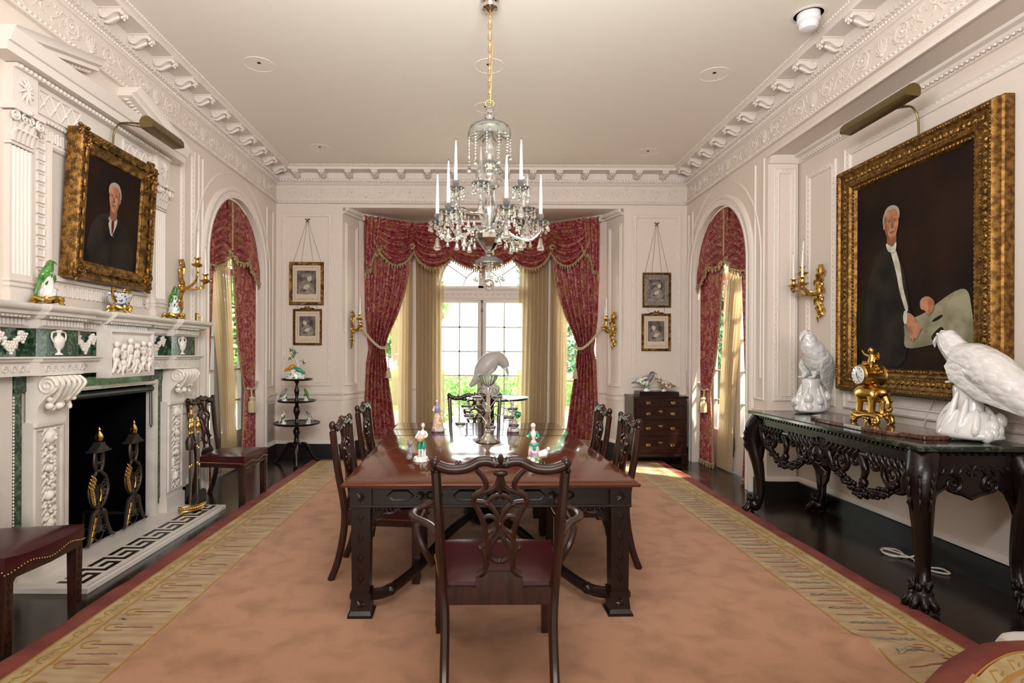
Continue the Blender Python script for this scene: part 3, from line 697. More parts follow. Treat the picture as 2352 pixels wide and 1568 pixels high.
# architrave band with running wave ornament, green frieze, cornice and shelf
def blocks(prof, m, name, ang=30, bev=0):
    q = MB(G)
    q.add([], [])
    path = [(3.05, 0), (3.42, 0), (3.42, .05), (3.78, .05), (3.78, 0), (4.93, 0), (4.93, .05), (5.27, .05), (5.27, 0), (5.29, 0)]
    vs = []; k = len(prof)
    outl = [(3.05, .0, 0), (3.44, .0, -1), (3.44, .06, -1), (3.76, .06, 1), (3.76, 0, 1), (4.03, 0, 0), (4.03, .035, 0), (4.57, .035, 0), (4.57, 0, 0), (4.96, 0, -1), (4.96, .06, -1), (5.29, .06, 1)]
    for (z, p) in prof:
        for (u, b, du) in outl: vs.append((u + p * du * (.8 if u == 5.29 else .3), z, p + b))
        vs.append((5.29 + p * .8, z, 0))
    n = len(outl) + 1
    q.add(vs, [(i * n + j, i * n + j + 1, (i + 1) * n + j + 1, (i + 1) * n + j) for i in range(k - 1) for j in range(n - 1)])
    return q
q = blocks([(1.29, 0), (1.29, .10), (1.37, .10), (1.375, .12), (1.39, .125), (1.395, .14), (1.405, .14), (1.405, .0)], 0, 0)
for u0, u1, b in ((3.2, 3.98, .10), (4.60, 5.26, .10)):
    k = int((u1 - u0) / .06)
    for i in range(k):
        u = u0 + i * .06; bb = b + (.06 if 3.42 < u < 3.76 or u > 4.93 else 0)
        q.tube([(a, z, bb + .002) for a, z in spiral(u + .03, 1.33, .02, 1.3)], .005, 5)
q.build('wave_band', 'marble', fp, ang=30)
q = blocks([(1.405, 0), (1.405, .07), (1.58, .07), (1.58, 0)], 0, 0); q.build('green_frieze', 'green', fp, smooth=False)
q = blocks([(1.575, 0), (1.575, .09), (1.59, .10), (1.63, .10), (1.635, .13), (1.65, .15), (1.655, .15)], 0, 0)
for u0, u1, b in ((3.06, 3.38, 0), (3.43, 3.77, .06), (3.82, 4.01, 0), (4.04, 4.56, .035), (4.59, 4.91, 0), (4.95, 5.28, .06)):
    k = int((u1 - u0) / .028)
    for i in range(k): q.prism([(u0 + i * .028, 1.594), (u0 + i * .028 + .018, 1.594), (u0 + i * .028 + .018, 1.628), (u0 + i * .028, 1.628)], .09 + b, .112 + b)
    beads(q, u0, u1, 1.642, .142 + b, .03, (.012, .009, .009))
q.build('dentil_cornice', 'marble', fp, ang=30)
q = blocks([(1.655, 0), (1.655, .165), (1.675, .17), (1.68, .185), (1.69, .195), (1.705, .20), (1.715, .20), (1.72, .19), (1.72, 0)], 0, 0); q.build('mantel_shelf', 'marble', fp, ang=30)
# central relief tablet
q = MB(G); q.rloft(4.022, 4.578, 1.25, 1.60, [(0, .09), (0, .186), (.02, .19), (.03, .178), (.04, .172)], cap=True)
rel = q.build('relief_tablet', 'marble', fp, smooth=False)
q = MB(G); rnd = random.Random(12)
for k in range(6):      # putti in relief: head, belly, arms, legs
    u = 4.09 + k * .082; z = 1.40 + rnd.uniform(-.02, .03); s = rnd.choice((-1, 1)); w = .182
    q.ell((u, z + .085, w + .012), (.023, .026, .02), 8, 6); q.ell((u, z + .025, w + .008), (.03, .045, .02), 8, 6); q.ell((u, z - .035, w + .008), (.032, .03, .02), 8, 6)
    q.tube([(u + .02, z + .05, w + .01), (u + .045 * s, z + .03, w + .016), (u + .06 * s, z + .07, w + .012)], [.013, .01, .008], 6)
    q.tube([(u - .02, z + .05, w + .01), (u - .04 * s, z + .01, w + .012), (u - .03 * s, z - .03, w + .01)], [.013, .01, .008], 6)
    q.tube([(u + .012, z - .04, w + .01), (u + .03 * s, z - .085, w + .018), (u + .01 * s, z - .125, w + .008)], [.018, .014, .008], 6)
    q.tube([(u - .012, z - .04, w + .01), (u - .026 * s, z - .08, w + .012), (u - .045 * s, z - .12, w + .008)], [.018, .014, .008], 6)
for k in range(14): q.tube([(4.07 + k * .035, 1.29, .172), (4.085 + k * .035, 1.305, .184), (4.10 + k * .035, 1.292, .172)], .008, 5)
q.build('carved_putti', 'carved', rel, ang=60)
# urns and grape swags on the green frieze
def urn(uc):
    q = MB(G); w = .135
    prof = [(.028, 1.415), (.028, 1.422), (.010, 1.432), (.012, 1.445), (.034, 1.468), (.042, 1.50), (.036, 1.525), (.014, 1.54), (.014, 1.553), (.026, 1.566), (.022, 1.572)]
    n = 12
    q.add([(uc + r * math.cos(2 * PI * j / n), z, w + r * .7 * math.sin(2 * PI * j / n)) for r, z in prof for j in range(n)],
          [(i * n + j, i * n + (j + 1) % n, (i + 1) * n + (j + 1) % n, (i + 1) * n + j) for i in range(len(prof) - 1) for j in range(n)])
    for s in (-1, 1): q.tube(spline([(uc + s * .02, 1.56, w), (uc + s * .055, 1.555, w), (uc + s * .06, 1.52, w), (uc + s * .036, 1.49, w)], 4), .006, 6)
    return q.build('carved_urn', 'carved', fp, ang=60)
urn(3.60); urn(5.11)
def swag_grapes(u0, u1):
    q = MB(G); rnd = random.Random(int(u0 * 100)); w = .078
    for i in range(26):
        t = i / 25; u = lerp(u0, u1, t); z = 1.555 - .09 * math.sin(PI * t)
        for k in range(3): q.ell((u + rnd.uniform(-.012, .012), z + rnd.uniform(-.02, .02), w + .008), rnd.uniform(.008, .016), 6, 4)
    for uu, L in ((u0, 4), (lerp(u0, u1, .5), 5), (u1, 4)):
        for r in range(L):
            for k in range(L - r): q.ell((uu + (k - (L - r - 1) / 2) * .018, (1.54 if uu in (u0, u1) else 1.49) - r * .016, w + .012), .011, 6, 4)
    return q.build('grape_swag', 'carved', fp, ang=60)
swag_grapes(3.83, 3.99); swag_grapes(4.62, 4.88); swag_grapes(3.2, 3.37)
# hearth slab with black meander, firebox
q = MB(G); q.prism([(3.37, 0), (5.23, 0), (5.23, .035), (3.37, .035)], -.02, .48); q.build('hearth_slab', 'marble', fp, smooth=False, bevel=.003)
q = MB(G)
def inlay(u0, u1, w0, w1): q.add([(u0, .0356, w0), (u1, .0356, w0), (u1, .0356, w1), (u0, .0356, w1)], [(0, 1, 2, 3)])
W0, W1, T = .22, .40, .028
inlay(3.40, 5.2, .455, .458)
for a in (3.42, 4.15, 4.47, 4.79, 5.13): pass
KEY = ['111110', '100010', '101110', '100000', '101111']; CS = .034; u = 3.44; first_k = True
while u < 5.12:   # Greek key
    for r_, row in enumerate(KEY):
        k0 = 0
        while k0 < 6:
            if row[k0] == '1':
                k1 = k0
                while k1 < 6 and row[k1] == '1': k1 += 1
                z_ = .24 + (4 - r_) * CS; inlay(u + k0 * CS, min(u + k1 * CS, 5.2), z_, z_ + CS); k0 = k1
            else: k0 += 1
    u += 6 * CS
q.build('meander_inlay', 'base', fp, smooth=False)
q = MB(G)
q.box(3.80, 4.91, 1.19, 1.25, -.7, 0); q.box(3.74, 3.82, 0, 1.25, -.75, -.05); q.box(4.895, 4.97, 0, 1.25, -.75, -.05); q.box(3.74, 4.97, 0, 1.25, -.75, -.70); q.box(3.80, 4.91, .0, .012, -.75, .0)
fb = q.build('firebox', 'soot', fp, smooth=False)
q = MB(G); q.cyl((3.86, 1.125, .0), (4.86, 1.125, .0), .026, n=14); q.tube([(4.80, 1.12, .02), (4.80, .82, .025), (4.815, .80, .025), (4.83, .82, .025), (4.83, 1.12, .02)], .004, 6)
q.build('blind_roller', 'green_dark', fp)

# ================================================================== overmantel
om = thing('overmantel', 'white overmantel with fluted Corinthian pilasters and broken pediment', 'overmantel', (XL, 4.19, 1.72))
G2 = lambda u, v, w: (w, u - 4.19, v - 1.72)
for uc in (3.43, 4.94):
    h = .085; q = MB(G2)
    pts = [(uc - h, 0), (uc - h, .03)]; nf = 5
    for i in range(nf):
        a = uc - h + .012 + i * (2 * h - .024) / nf; b = a + (2 * h - .024) / nf
        for k in range(6): t = k / 5; pts.append((lerp(a + .003, b - .003, t), .03 - .012 * math.sin(PI * t)))
    pts += [(uc + h, .03), (uc + h, 0)]; n = len(pts)
    q.add([(u, z, w) for z in (1.90, 2.66) for u, w in pts], [(i, i + 1, n + i + 1, n + i) for i in range(n - 1)])
    q.prism([(uc - h - .012, 1.72), (uc + h + .012, 1.72), (uc + h + .012, 1.80), (uc - h - .012, 1.80)], 0, .045)
    q.prism([(uc - h - .004, 1.80), (uc + h + .004, 1.80), (uc + h + .004, 1.90), (uc - h - .004, 1.90)], 0, .032)
    for z in (1.83, 1.86, 2.67): q.tube([(uc - h - .005, z, .0), (uc - h - .005, z, .034), (uc + h + .005, z, .034), (uc + h + .005, z, 0)], .009, 6)
    q.build('fluted_pilaster', 'trim', om, ang=25)
    q = MB(G2)   # Corinthian capital
    q.add([(uc + s * lerp(h * .9, h * 1.25, t) , 2.68 + .17 * t, w) for t in (0, 1) for s, w in ((-1, 0), (-1, .03 + .03 * t), (1, .03 + .03 * t), (1, 0))], [(0, 1, 5, 4), (1, 2, 6, 5), (2, 3, 7, 6)])
    q.prism([(uc - h * 1.45, 2.855), (uc + h * 1.45, 2.855), (uc + h * 1.4, 2.885), (uc - h * 1.4, 2.885)], 0, .085)
    for r, (z, L, k) in enumerate(((2.685, .07, 5), (2.735, .075, 4))):
        for i in range(k):
            u = uc + (i - (k - 1) / 2) * (2 * h / k); q.tube([(u, z, .035), (u, z + L * .7, .045), (u + .002, z + L, .065), (u, z + L * .92, .075)], [.018, .018, .014, .006], 6, flat=.6)
    for s in (-1, 1):
        q.tube([(a, z, .07) for a, z in spiral(uc + s * h * 1.12, 2.825, .030, 1.8, s, PI / 2)], .008, 6)
        q.tube([(a, z, .07) for a, z in spiral(uc + s * .025, 2.83, .018, 1.3, -s, PI / 2)], .006, 6)
    q.ell((uc, 2.87, .085), (.022, .018, .012), 8, 5)
    q.build('capital', 'plaster', om, ang=60)
    q = MB(G2); q.prism([(uc - h - .01, 2.885), (uc + h + .01, 2.885), (uc + h + .01, 3.11), (uc - h - .01, 3.11)], 0, .055)
    for a in range(10): th = a * PI / 5; q.tube([(uc, 3.0, .058), (uc + .03 * math.cos(th), 3.0 + .04 * math.sin(th), .07), (uc + .06 * math.cos(th + .3), 3.0 + .085 * math.sin(th + .3), .058)], [.008, .01, .003], 5)
    q.build('rosette_block', 'plaster', om, ang=60)
q = MB(G2)
q.prism([(3.52, 2.90), (4.85, 2.90), (4.85, 3.12), (3.52, 3.12)], 0, .02)
q.prism([(3.34, 3.11), (5.03, 3.11), (5.03, 3.135), (3.34, 3.135)], 0, .075)
sweep2(q, [(3.20, 3.14), (5.16, 3.14)], [(0, 0), (0, .13), (.05, .135), (.055, .15), (.09, .165), (.12, .18), (.125, 0)])
beads(q, 3.35, 5.02, 3.122, .08, .035, (.015, .015, .012)); beads(q, 3.55, 4.83, 2.905, .024, .03, (.014, .012, .01), tilt=.5)
q.build('entablature', 'trim', om, ang=30)
q = MB(G2)
for pts in ([(3.22, 3.265), (4.0, 3.465)], [(4.40, 3.465), (5.16, 3.265)]):
    sweep2(q, pts, [(-.055, 0), (-.055, .11), (-.03, .11), (-.02, .14), (.0, .15), (.02, .175), (.025, 0)])
    (a, b), (c, d_) = pts; L = int(math.hypot(c - a, d_ - b) / .035)
    for i in range(L): t = (i + .5) / L; q.ell((lerp(a, c, t), lerp(b, d_, t) - .065, .05), (.014, .012, .02), 6, 4)
q.build('broken_pediment', 'trim', om, ang=30)
q = MB(G2)
for a, b in ((3.56, 3.95), (4.42, 4.80)):     # lattice panels
    q.rloft(a, b, 2.93, 3.09, [(0, .02), (.0, .032), (.012, .032), (.012, .02)])
    n = 4
    for i in range(n):
        x0 = lerp(a, b, i / n); x1 = lerp(a, b, (i + 1) / n); q.tube([(x0, 2.94, .026), (x1, 3.08, .026)], .007, 5); q.tube([(x0, 3.08, .026), (x1, 2.94, .026)], .007, 5); q.ell(((x0 + x1) / 2, 3.01, .03), (.012, .018, .008), 6, 4)
for z0, z1, us in ((2.79, 2.87, 'h'), (1.80, 1.88, 'h')):
    k = 22
    for i in range(k): u = 3.66 + i * (1.06 / k); q.rloft(u, u + .036, z0, z1, [(0, 0), (.004, .012), (.008, .012), (.010, .004)], cap=True)
for uu in (3.58, 4.73):
    for i in range(13): z = 1.90 + i * .068; q.rloft(uu, uu + .07, z, z + .058, [(0, 0), (.004, .012), (.008, .012), (.010, .004)], cap=True)
q.rloft(3.66, 4.72, 1.90, 2.78, [(0, 0), (0, .025), (.02, .03), (.035, .02), (.04, 0)])
for uu in (3.60, 4.77):
    for z in (2.83, 1.84):
        for a in range(8): th = a * PI / 4; q.tube([(uu, z, .01), (uu + .04 * math.cos(th), z + .045 * math.sin(th), .016)], [.012, .006], 5)
q.build('panel_mouldings', 'trim', om, ang=30)

# ================================================================== rug
def rug_h(x, y):
    d = (x - 2.02) * .55 + (y - 2.72) * .83; e = (x - 2.02) * .83 - (y - 2.72) * .55
    return .012 + .045 * math.exp(-(d / .07) ** 2) * math.exp(-((e) / .28) ** 2) + .006 * math.exp(-(((x - 2.5) / .12) ** 2)) * (math.sin(y * 5) + 1)
RX0, RX1, RY0, RY1 = -2.19, 2.50, 1.0, 7.62
rug = thing('rug', 'peach rug with cream patterned border and brick red edge under the dining table', 'rug', (0, 0, 0))
bx = [0, .135, .245, .585]
xs = [RX0 + b for b in bx] + [RX1 - b for b in bx[::-1]]; ys = [RY0] + [RY1 - b for b in bx[::-1]]
def refine(a, n): 
    out = []
    for p, q_ in zip(a, a[1:]):
        k = max(1, int((q_ - p) / n)); out += [p + (q_ - p) * i / k for i in range(k)]
    return out + [a[-1]]
def edge_j(x, y):
    j = .006 * math.sin(y * 9) + .004 * math.sin(y * 23 + 1); return x + (j if x == RX0 else (-j + .01 * math.sin(y * 4)) if x == RX1 else 0)
mb = MB(); X = refine(xs, .032); Y = refine(ys, .032)
vs = [(edge_j(x, y), y, rug_h(x, y) if RX0 < x < RX1 and y < RY1 else .0) for x in X for y in Y]; ny = len(Y)
mb.v = vs
for i in range(len(X) - 1):
    for j in range(ny - 1):
        cx, cy = (X[i] + X[i + 1]) / 2, (Y[j] + Y[j + 1]) / 2; dd = min(cx - RX0, RX1 - cx, RY1 - cy)
        mb.f.append((i * ny + j, (i + 1) * ny + j, (i + 1) * ny + j + 1, i * ny + j + 1)); mb.mi.append(0 if dd < bx[1] else 1 if dd < bx[2] else 2 if dd < bx[3] else 3)
mb.build('pile', ['red_edge', 'rug_cream', 'rug_wide', 'rug_field'], rug, ang=80)
mb = MB()
def ribbon(pts, wd, mi=0, h=.0022):
    P = [Vector((p[0], p[1])) for p in pts]; vs = []
    for i, p in enumerate(P):
        t = (P[min(i + 1, len(P) - 1)] - P[max(i - 1, 0)]).normalized(); nn = Vector((-t.y, t.x)) * wd / 2
        for q_ in (p + nn, p - nn): vs.append((q_.x, q_.y, rug_h(q_.x, q_.y) + h))
    mb.add(vs, [(i * 2, i * 2 + 1, i * 2 + 3, i * 2 + 2) for i in range(len(P) - 1)], mi)
def Lmap(s):     # local border coordinates (t along, d inward) -> xy
    return {0: lambda t, d: (RX0 + d, t), 1: lambda t, d: (RX1 - d, t), 2: lambda t, d: (t, RY1 - d)}[s]
rnd = random.Random(4)
for s, t0, t1 in ((0, RY0, RY1), (1, RY0, RY1), (2, RX0, RX1)):
    f = Lmap(s)
    for d_, wd in ((bx[1], .007), (bx[2], .012), (bx[3] - .012, .010)):
        a, b = (t0 + (d_ if s == 2 else 0), t1 - d_); n = int((b - a) / .1); ribbon([f(a + (b - a) * i / n, d_ + .002 * math.sin(i * 1.7)) for i in range(n + 1)], wd)
    k = int((t1 - t0 - .3) / .175)
    for i in range(k):
        t = t1 - .30 - i * .175
        if s == 2 and (t < RX0 + .3): continue
        if t - .09 < t0 + (.6 if s == 2 else 0): continue
        m_ = t if s == 2 else t
        if s != 2 and t > t1 - .6 + .02: continue
        if s == 2 and t > t1 - .6: continue
        arch = [(t - .030, bx[2] + .13), (t - .036, bx[2] + .07), (t - .026, bx[2] + .045), (t, bx[2] + .030), (t + .026, bx[2] + .045), (t + .034, bx[2] + .07), (t + .030, bx[2] + .10)]
        ribbon([f(a, b) for a, b in [tuple(v)[:2] for v in spline([(a, b, 0) for a, b in arch], 4)]], .009)
        ribbon([f(t + .002 * math.sin(q_ * 2), bx[2] + .075 + q_ * .025) for q_ in range(9)], .007, 1)
        if s == 1 or (i % 5 == 0):
            for z in range(3): 
                ribbon([f(t + .0875 + .006 * (z - 1) + .006 * math.sin(q_ * 2.3 + z + i), bx[2] + .045 + q_ * .022) for q_ in range(11 if s == 1 else 3)], .007, 2)
        elif i % 2: ribbon([f(t + .0875 + .004 * math.sin(q_ * 2.3 + i), bx[2] + .06 + q_ * .022) for q_ in range(10)], .004, 3)
    n = int((t1 - t0 - .3) / .12)
    for i in range(n):       # gold scroll in the narrow band
        t = t0 + .2 + i * .12; c = (bx[1] + bx[2]) / 2; sg = 1 if i % 2 else -1
        ribbon([f(a, b) for a, b in [tuple(v)[:2] for v in spline([(t - .045, c - sg * .02, 0), (t - .015, c + sg * .025, 0), (t + .02, c + sg * .015, 0), (t + .012, c - sg * .012, 0), (t - .008, c, 0)], 4)]], .0055)
        ribbon([f(t + .03, c - sg * .018), f(t + .05, c + sg * .01), f(t + .07, c)], .004)
mb.build('border_pattern', ['rug_gold', 'rug_plum', 'rug_blue', 'rug_plum'], rug, smooth=False)
# rolled-up near corner of the rug
N, K, rr = 40, 60, .120
AX = spline([(.9, 1.62, .124), (1.25, 1.80, .124), (1.62, 1.99, .124), (2.02, 2.26, .124), (2.30, 2.36, .124), (2.85, 2.37, .124)], K // 5); L = 2.1
def axat(i):
    i = max(0, min(len(AX) - 1.001, i)); k = int(i); p = AX[k].lerp(AX[k + 1], i - k); t = (AX[k + 1] - AX[k]).normalized(); return p, Vector((-t.y, t.x, 0))
K = len(AX) - 1
def rp(i, j, r=rr):
    th = -PI * .5 + 2 * PI * j / N; p, nn = axat(i * .999); r2 = r * (1 + .04 * math.sin(i * .2))
    return p + nn * (-math.cos(th) * r2) + Vector((0, 0, math.sin(th) * r2))
mb = MB(); mb.v = [tuple(rp(i, j)) for i in range(K + 1) for j in range(N + 1)]
for i in range(K):
    for j in range(N):
        a = -90 + 360 * (j + .5) / N + (i / K - .6) * 25
        mb.f.append((i * (N + 1) + j, (i + 1) * (N + 1) + j, (i + 1) * (N + 1) + j + 1, i * (N + 1) + j + 1)); mb.mi.append(0 if a > 74 else 1 if a > 44 else 2)
mb.build('rolled_end', ['red_edge', 'rug_cream', 'rug_wide'], rug, ang=80)
mb = MB()
def rp2(s, a, r=rr + .002):
    i = s / L * K; th = R(a - (s / L - .6) * 25); r2 = r * (1 + .04 * math.sin(i * .2)); p, nn = axat(i); return p + nn * (-math.cos(th) * r2) + Vector((0, 0, math.sin(th) * r2))
def rrib(pts, wd, mi=0):
    P = [(s, a) for s, a in pts]; vs = []
    for i, (s, a) in enumerate(P):
        s2, a2 = P[min(i + 1, len(P) - 1)]; s1, a1 = P[max(i - 1, 0)]; ds, da = s2 - s1, (a2 - a1) * rr * PI / 180; l = math.hypot(ds, da) or 1
        vs += [rp2(s - da / l * wd / 2, a + ds / l * wd / 2 / (rr * PI / 180)), rp2(s + da / l * wd / 2, a - ds / l * wd / 2 / (rr * PI / 180))]
    mb.add(vs, [(i * 2, i * 2 + 1, i * 2 + 3, i * 2 + 2) for i in range(len(P) - 1)], mi)
for a, wd in ((74, .006), (44, .012)): rrib([(L * i / 30, a) for i in range(31)], wd)
for i in range(11):
    s = .08 + i * .175; rrib([(s - .03, 5), (s - .035, 20), (s - .015, 33), (s + .015, 33), (s + .035, 20), (s + .03, 5)], .01); rrib([(s, 22), (s, 0), (s, -30)], .008, 1); rrib([(s + .085, 30), (s + .09, 5), (s + .085, -30)], .02, 2)
    rrib([(s, 50), (s + .03, 66), (s + .07, 62), (s + .06, 52), (s + .1, 56)], .006)
mb.build('rolled_end_pattern', ['rug_gold', 'rug_plum', 'rug_blue'], rug, smooth=False)
t = thing('foam_bolster', 'pale grey rounded bolster end behind the rolled rug corner', 'bolster', (2.46, 2.63, 0), 0)
mb = MB(); mb.lathe([(.0, -.02), (.05, -.015), (.072, .02), (.077, .06), (.077, .3), (.06, .33), (0, .34)], c=(0, 0, .078), n=28, axis='x', cap=False); mb.build('bolster', 'outlet', t)

# ================================================================== dining table
TX, TY, TR = .048, 4.345, R(1.6)
tb = thing('dining_table', 'long carved mahogany dining table with polished top in the middle of the rug', 'table', (TX, TY, .012), TR)
HW, HL = .80, 1.30; ZT_ = .738
mb = MB()
leafs = [-HL, -.42, .0, .48, .86, HL]
mb = MB(); mb.rloft(-HW, HW, -HL, HL, [(.03, ZT_ - .034), (.0, ZT_ - .030), (-.004, ZT_ - .018), (.0, ZT_ - .012), (.012, ZT_ - .010), (.018, ZT_ - .004), (.026, ZT_)], cap=True)
mb.add([(-HW + .03, -HL + .03, ZT_ - .034), (HW - .03, -HL + .03, ZT_ - .034), (HW - .03, HL - .03, ZT_ - .034), (-HW + .03, HL - .03, ZT_ - .034)], [(0, 1, 2, 3)])
mb.build('tabletop', 'mahog', tb, ang=50)
mb = MB()
for y in (-.05, .42, .80): mb.box(-HW + .02, HW - .02, y - .0012, y + .0012, ZT_ - .01, ZT_ + .0004)
mb.build('leaf_joints', 'black', tb, smooth=False)
mb = MB(); LX, LY = HW - .095, HL - .09
for s in (-1, 1):
    mb.box(-LX, LX, s * LY - .025, s * LY + .025, .60, ZT_ - .034); mb.box(s * LX - .025, s * LX + .025, -LY, LY, .60, ZT_ - .034)
    mb.box(-LX - .06, LX + .06, s * LY - .062, s * LY + .062, .592, .604); mb.box(s * LX - .062, s * LX + .062, -LY, LY, .592, .604)
    mb.box(-LX - .055, LX + .055, s * LY - .055, s * LY + .055, ZT_ - .05, ZT_ - .034)
mb.build('apron', 'darkwood', tb, smooth=False, bevel=.003)
FT = lambda u, v, w: (u, -LY - .026 - w, v)
for sgn, FF in ((-1, FT), (1, lambda u, v, w: (u, LY + .026 + w, v)), (2, lambda u, v, w: (-LX - .026 - w, u, v)), (3, lambda u, v, w: (LX + .026 + w, u, v))):
    mb = MB(FF); half = LX if sgn in (-1, 1) else LY
    for k in range(int(half * 2 / .36)):
        u = -half + .14 + k * .36
        mb.tube([(u, .65, 0), (u + .03, .675, 0), (u + .11, .675, 0), (u + .14, .65, 0), (u + .11, .625, 0), (u + .03, .625, 0)], .006, 5, closed=True)
        for a in range(8): th = a * PI / 4; mb.tube([(u + .18, .65, 0), (u + .18 + .024 * math.cos(th), .65 + .024 * math.sin(th), .002)], [.004, .0075, .003][:2], 5)
        mb.tube(spline([(u + .21, .65, 0), (u + .235, .67, 0), (u + .27, .63, 0), (u + .30, .65, 0)], 3), .006, 5); mb.tube(spline([(u + .21, .65, 0), (u + .235, .63, 0), (u + .27, .67, 0), (u + .30, .65, 0)], 3), .006, 5)
    mb.build('fret_carving', 'darkwood', tb, ang=60)
for sx in (-1, 1):
    for sy in (-1, 1):
        mb = MB(); c = (sx * LX, sy * LY)
        mb.frust(c, .13, .61, .047, .047, .052, .052); mb.frust(c, .10, .13, .056, .056, .056, .056); mb.frust(c, .035, .10, .056, .056, .050, .050); mb.frust(c, .012, .035, .060, .060, .050, .050); mb.frust(c, 0, .012, .068, .068, .068, .068)
        mb.frust(c, .60, ZT_ - .04, .058, .058, .058, .058)
        for (FF) in (lambda u, v, w, s=sy: (c[0] + u, c[1] + s * (.05 + w), v), lambda u, v, w, s=sx: (c[0] + s * (.05 + w), c[1] + u, v)):
            mb.F = FF
            for k in range(4):
                z = .18 + k * .11; mb.tube([(0, z, 0), (.016, z + .028, 0), (0, z + .056, 0), (-.016, z + .028, 0)], .004, 5, closed=True); mb.ell((0, z + .028, .001), (.006, .010, .005), 6, 4); mb.tube([(0, z + .06, 0), (0, z + .10, 0)], .0035, 4)
                for s2 in (-1, 1): mb.tube(spline([(0, z + .06, 0), (s2 * .02, z + .075, 0), (s2 * .012, z + .098, 0)], 3), .0035, 4)
            for a in range(8): th = a * PI / 4; mb.tube([(0, .07, .002), (.024 * math.cos(th), .07 + .024 * math.sin(th), .004)], [.009, .004], 5); mb.tube([(0, .65, .01), (.026 * math.cos(th), .65 + .026 * math.sin(th), .012)], [.007, .003], 5)
            mb.F = None
        mb.build('leg', 'darkwood', tb, ang=35)
        # pierced corner brackets
        mb = MB()
        for ax_ in (0, 1):
            s = -sx if ax_ == 0 else -sy
            FF = (lambda u, v, w: (c[0] + s * u, c[1] + w, v)) if ax_ == 0 else (lambda u, v, w: (c[0] + w, c[1] + s * u, v)); mb.F = FF
            out = spline([(.055, .595, 0), (.24, .595, 0), (.20, .575, 0), (.17, .55, 0), (.12, .545, 0), (.11, .52, 0), (.075, .50, 0), (.06, .42, 0)], 3)
            mb.tube(out, .007, 5)
            for k in range(7): mb.tube([(.055, .44 + k * .022, 0), (.075 + k * .024, .595, 0)] if k > 2 else [(.055, .50 + k * .025, 0), (.10 + k * .03, .595, 0)], .0045, 4); mb.tube([(.065 + k * .02, .59, 0), (.065 + k * .024, .555 - (.03 if k < 2 else 0), 0)], .0045, 4)
            for k in range(5): mb.ell((.075 + k * .026, .572 - k * .002, 0), (.012, .012, .006), 6, 4)
        mb.build('corner_bracket', 'darkwood', tb, ang=50)
ped = MB(); ped.lathe([(.07, .60), (.09, .56), (.06, .53), (.12, .47), (.17, .40), (.15, .33), (.09, .30), (.13, .26), (.15, .22), (.10, .16), (.06, .13), (.0, .12)], n=28, rib=.06, ribn=9)
ped.build('centre_vase_pedestal', 'darkwood', tb)
for sx in (-1, 1):
    for sy in (-1, 1):
        mb = MB(); p = [(sx * (LX - .04), sy * (LY - .04), .085), (sx * (LX - .14), sy * (LY - .12), .08), (sx * .42, sy * .85, .12), (sx * .26, sy * .5, .20), (sx * .10, sy * .18, .24)]
        mb.tube(spline(p, 6), .026, 8, flat=1.25); mb.ell(p[1], (.04, .04, .035), 8, 6)
        for k in range(10): t = k / 9; q_ = spline(p, 6)[int(2 + t * 18)]; mb.ell((q_[0], q_[1], q_[2] + .02), (.018, .018, .012), 6, 4)
        mb.build('curved_stretcher', 'darkwood', tb)

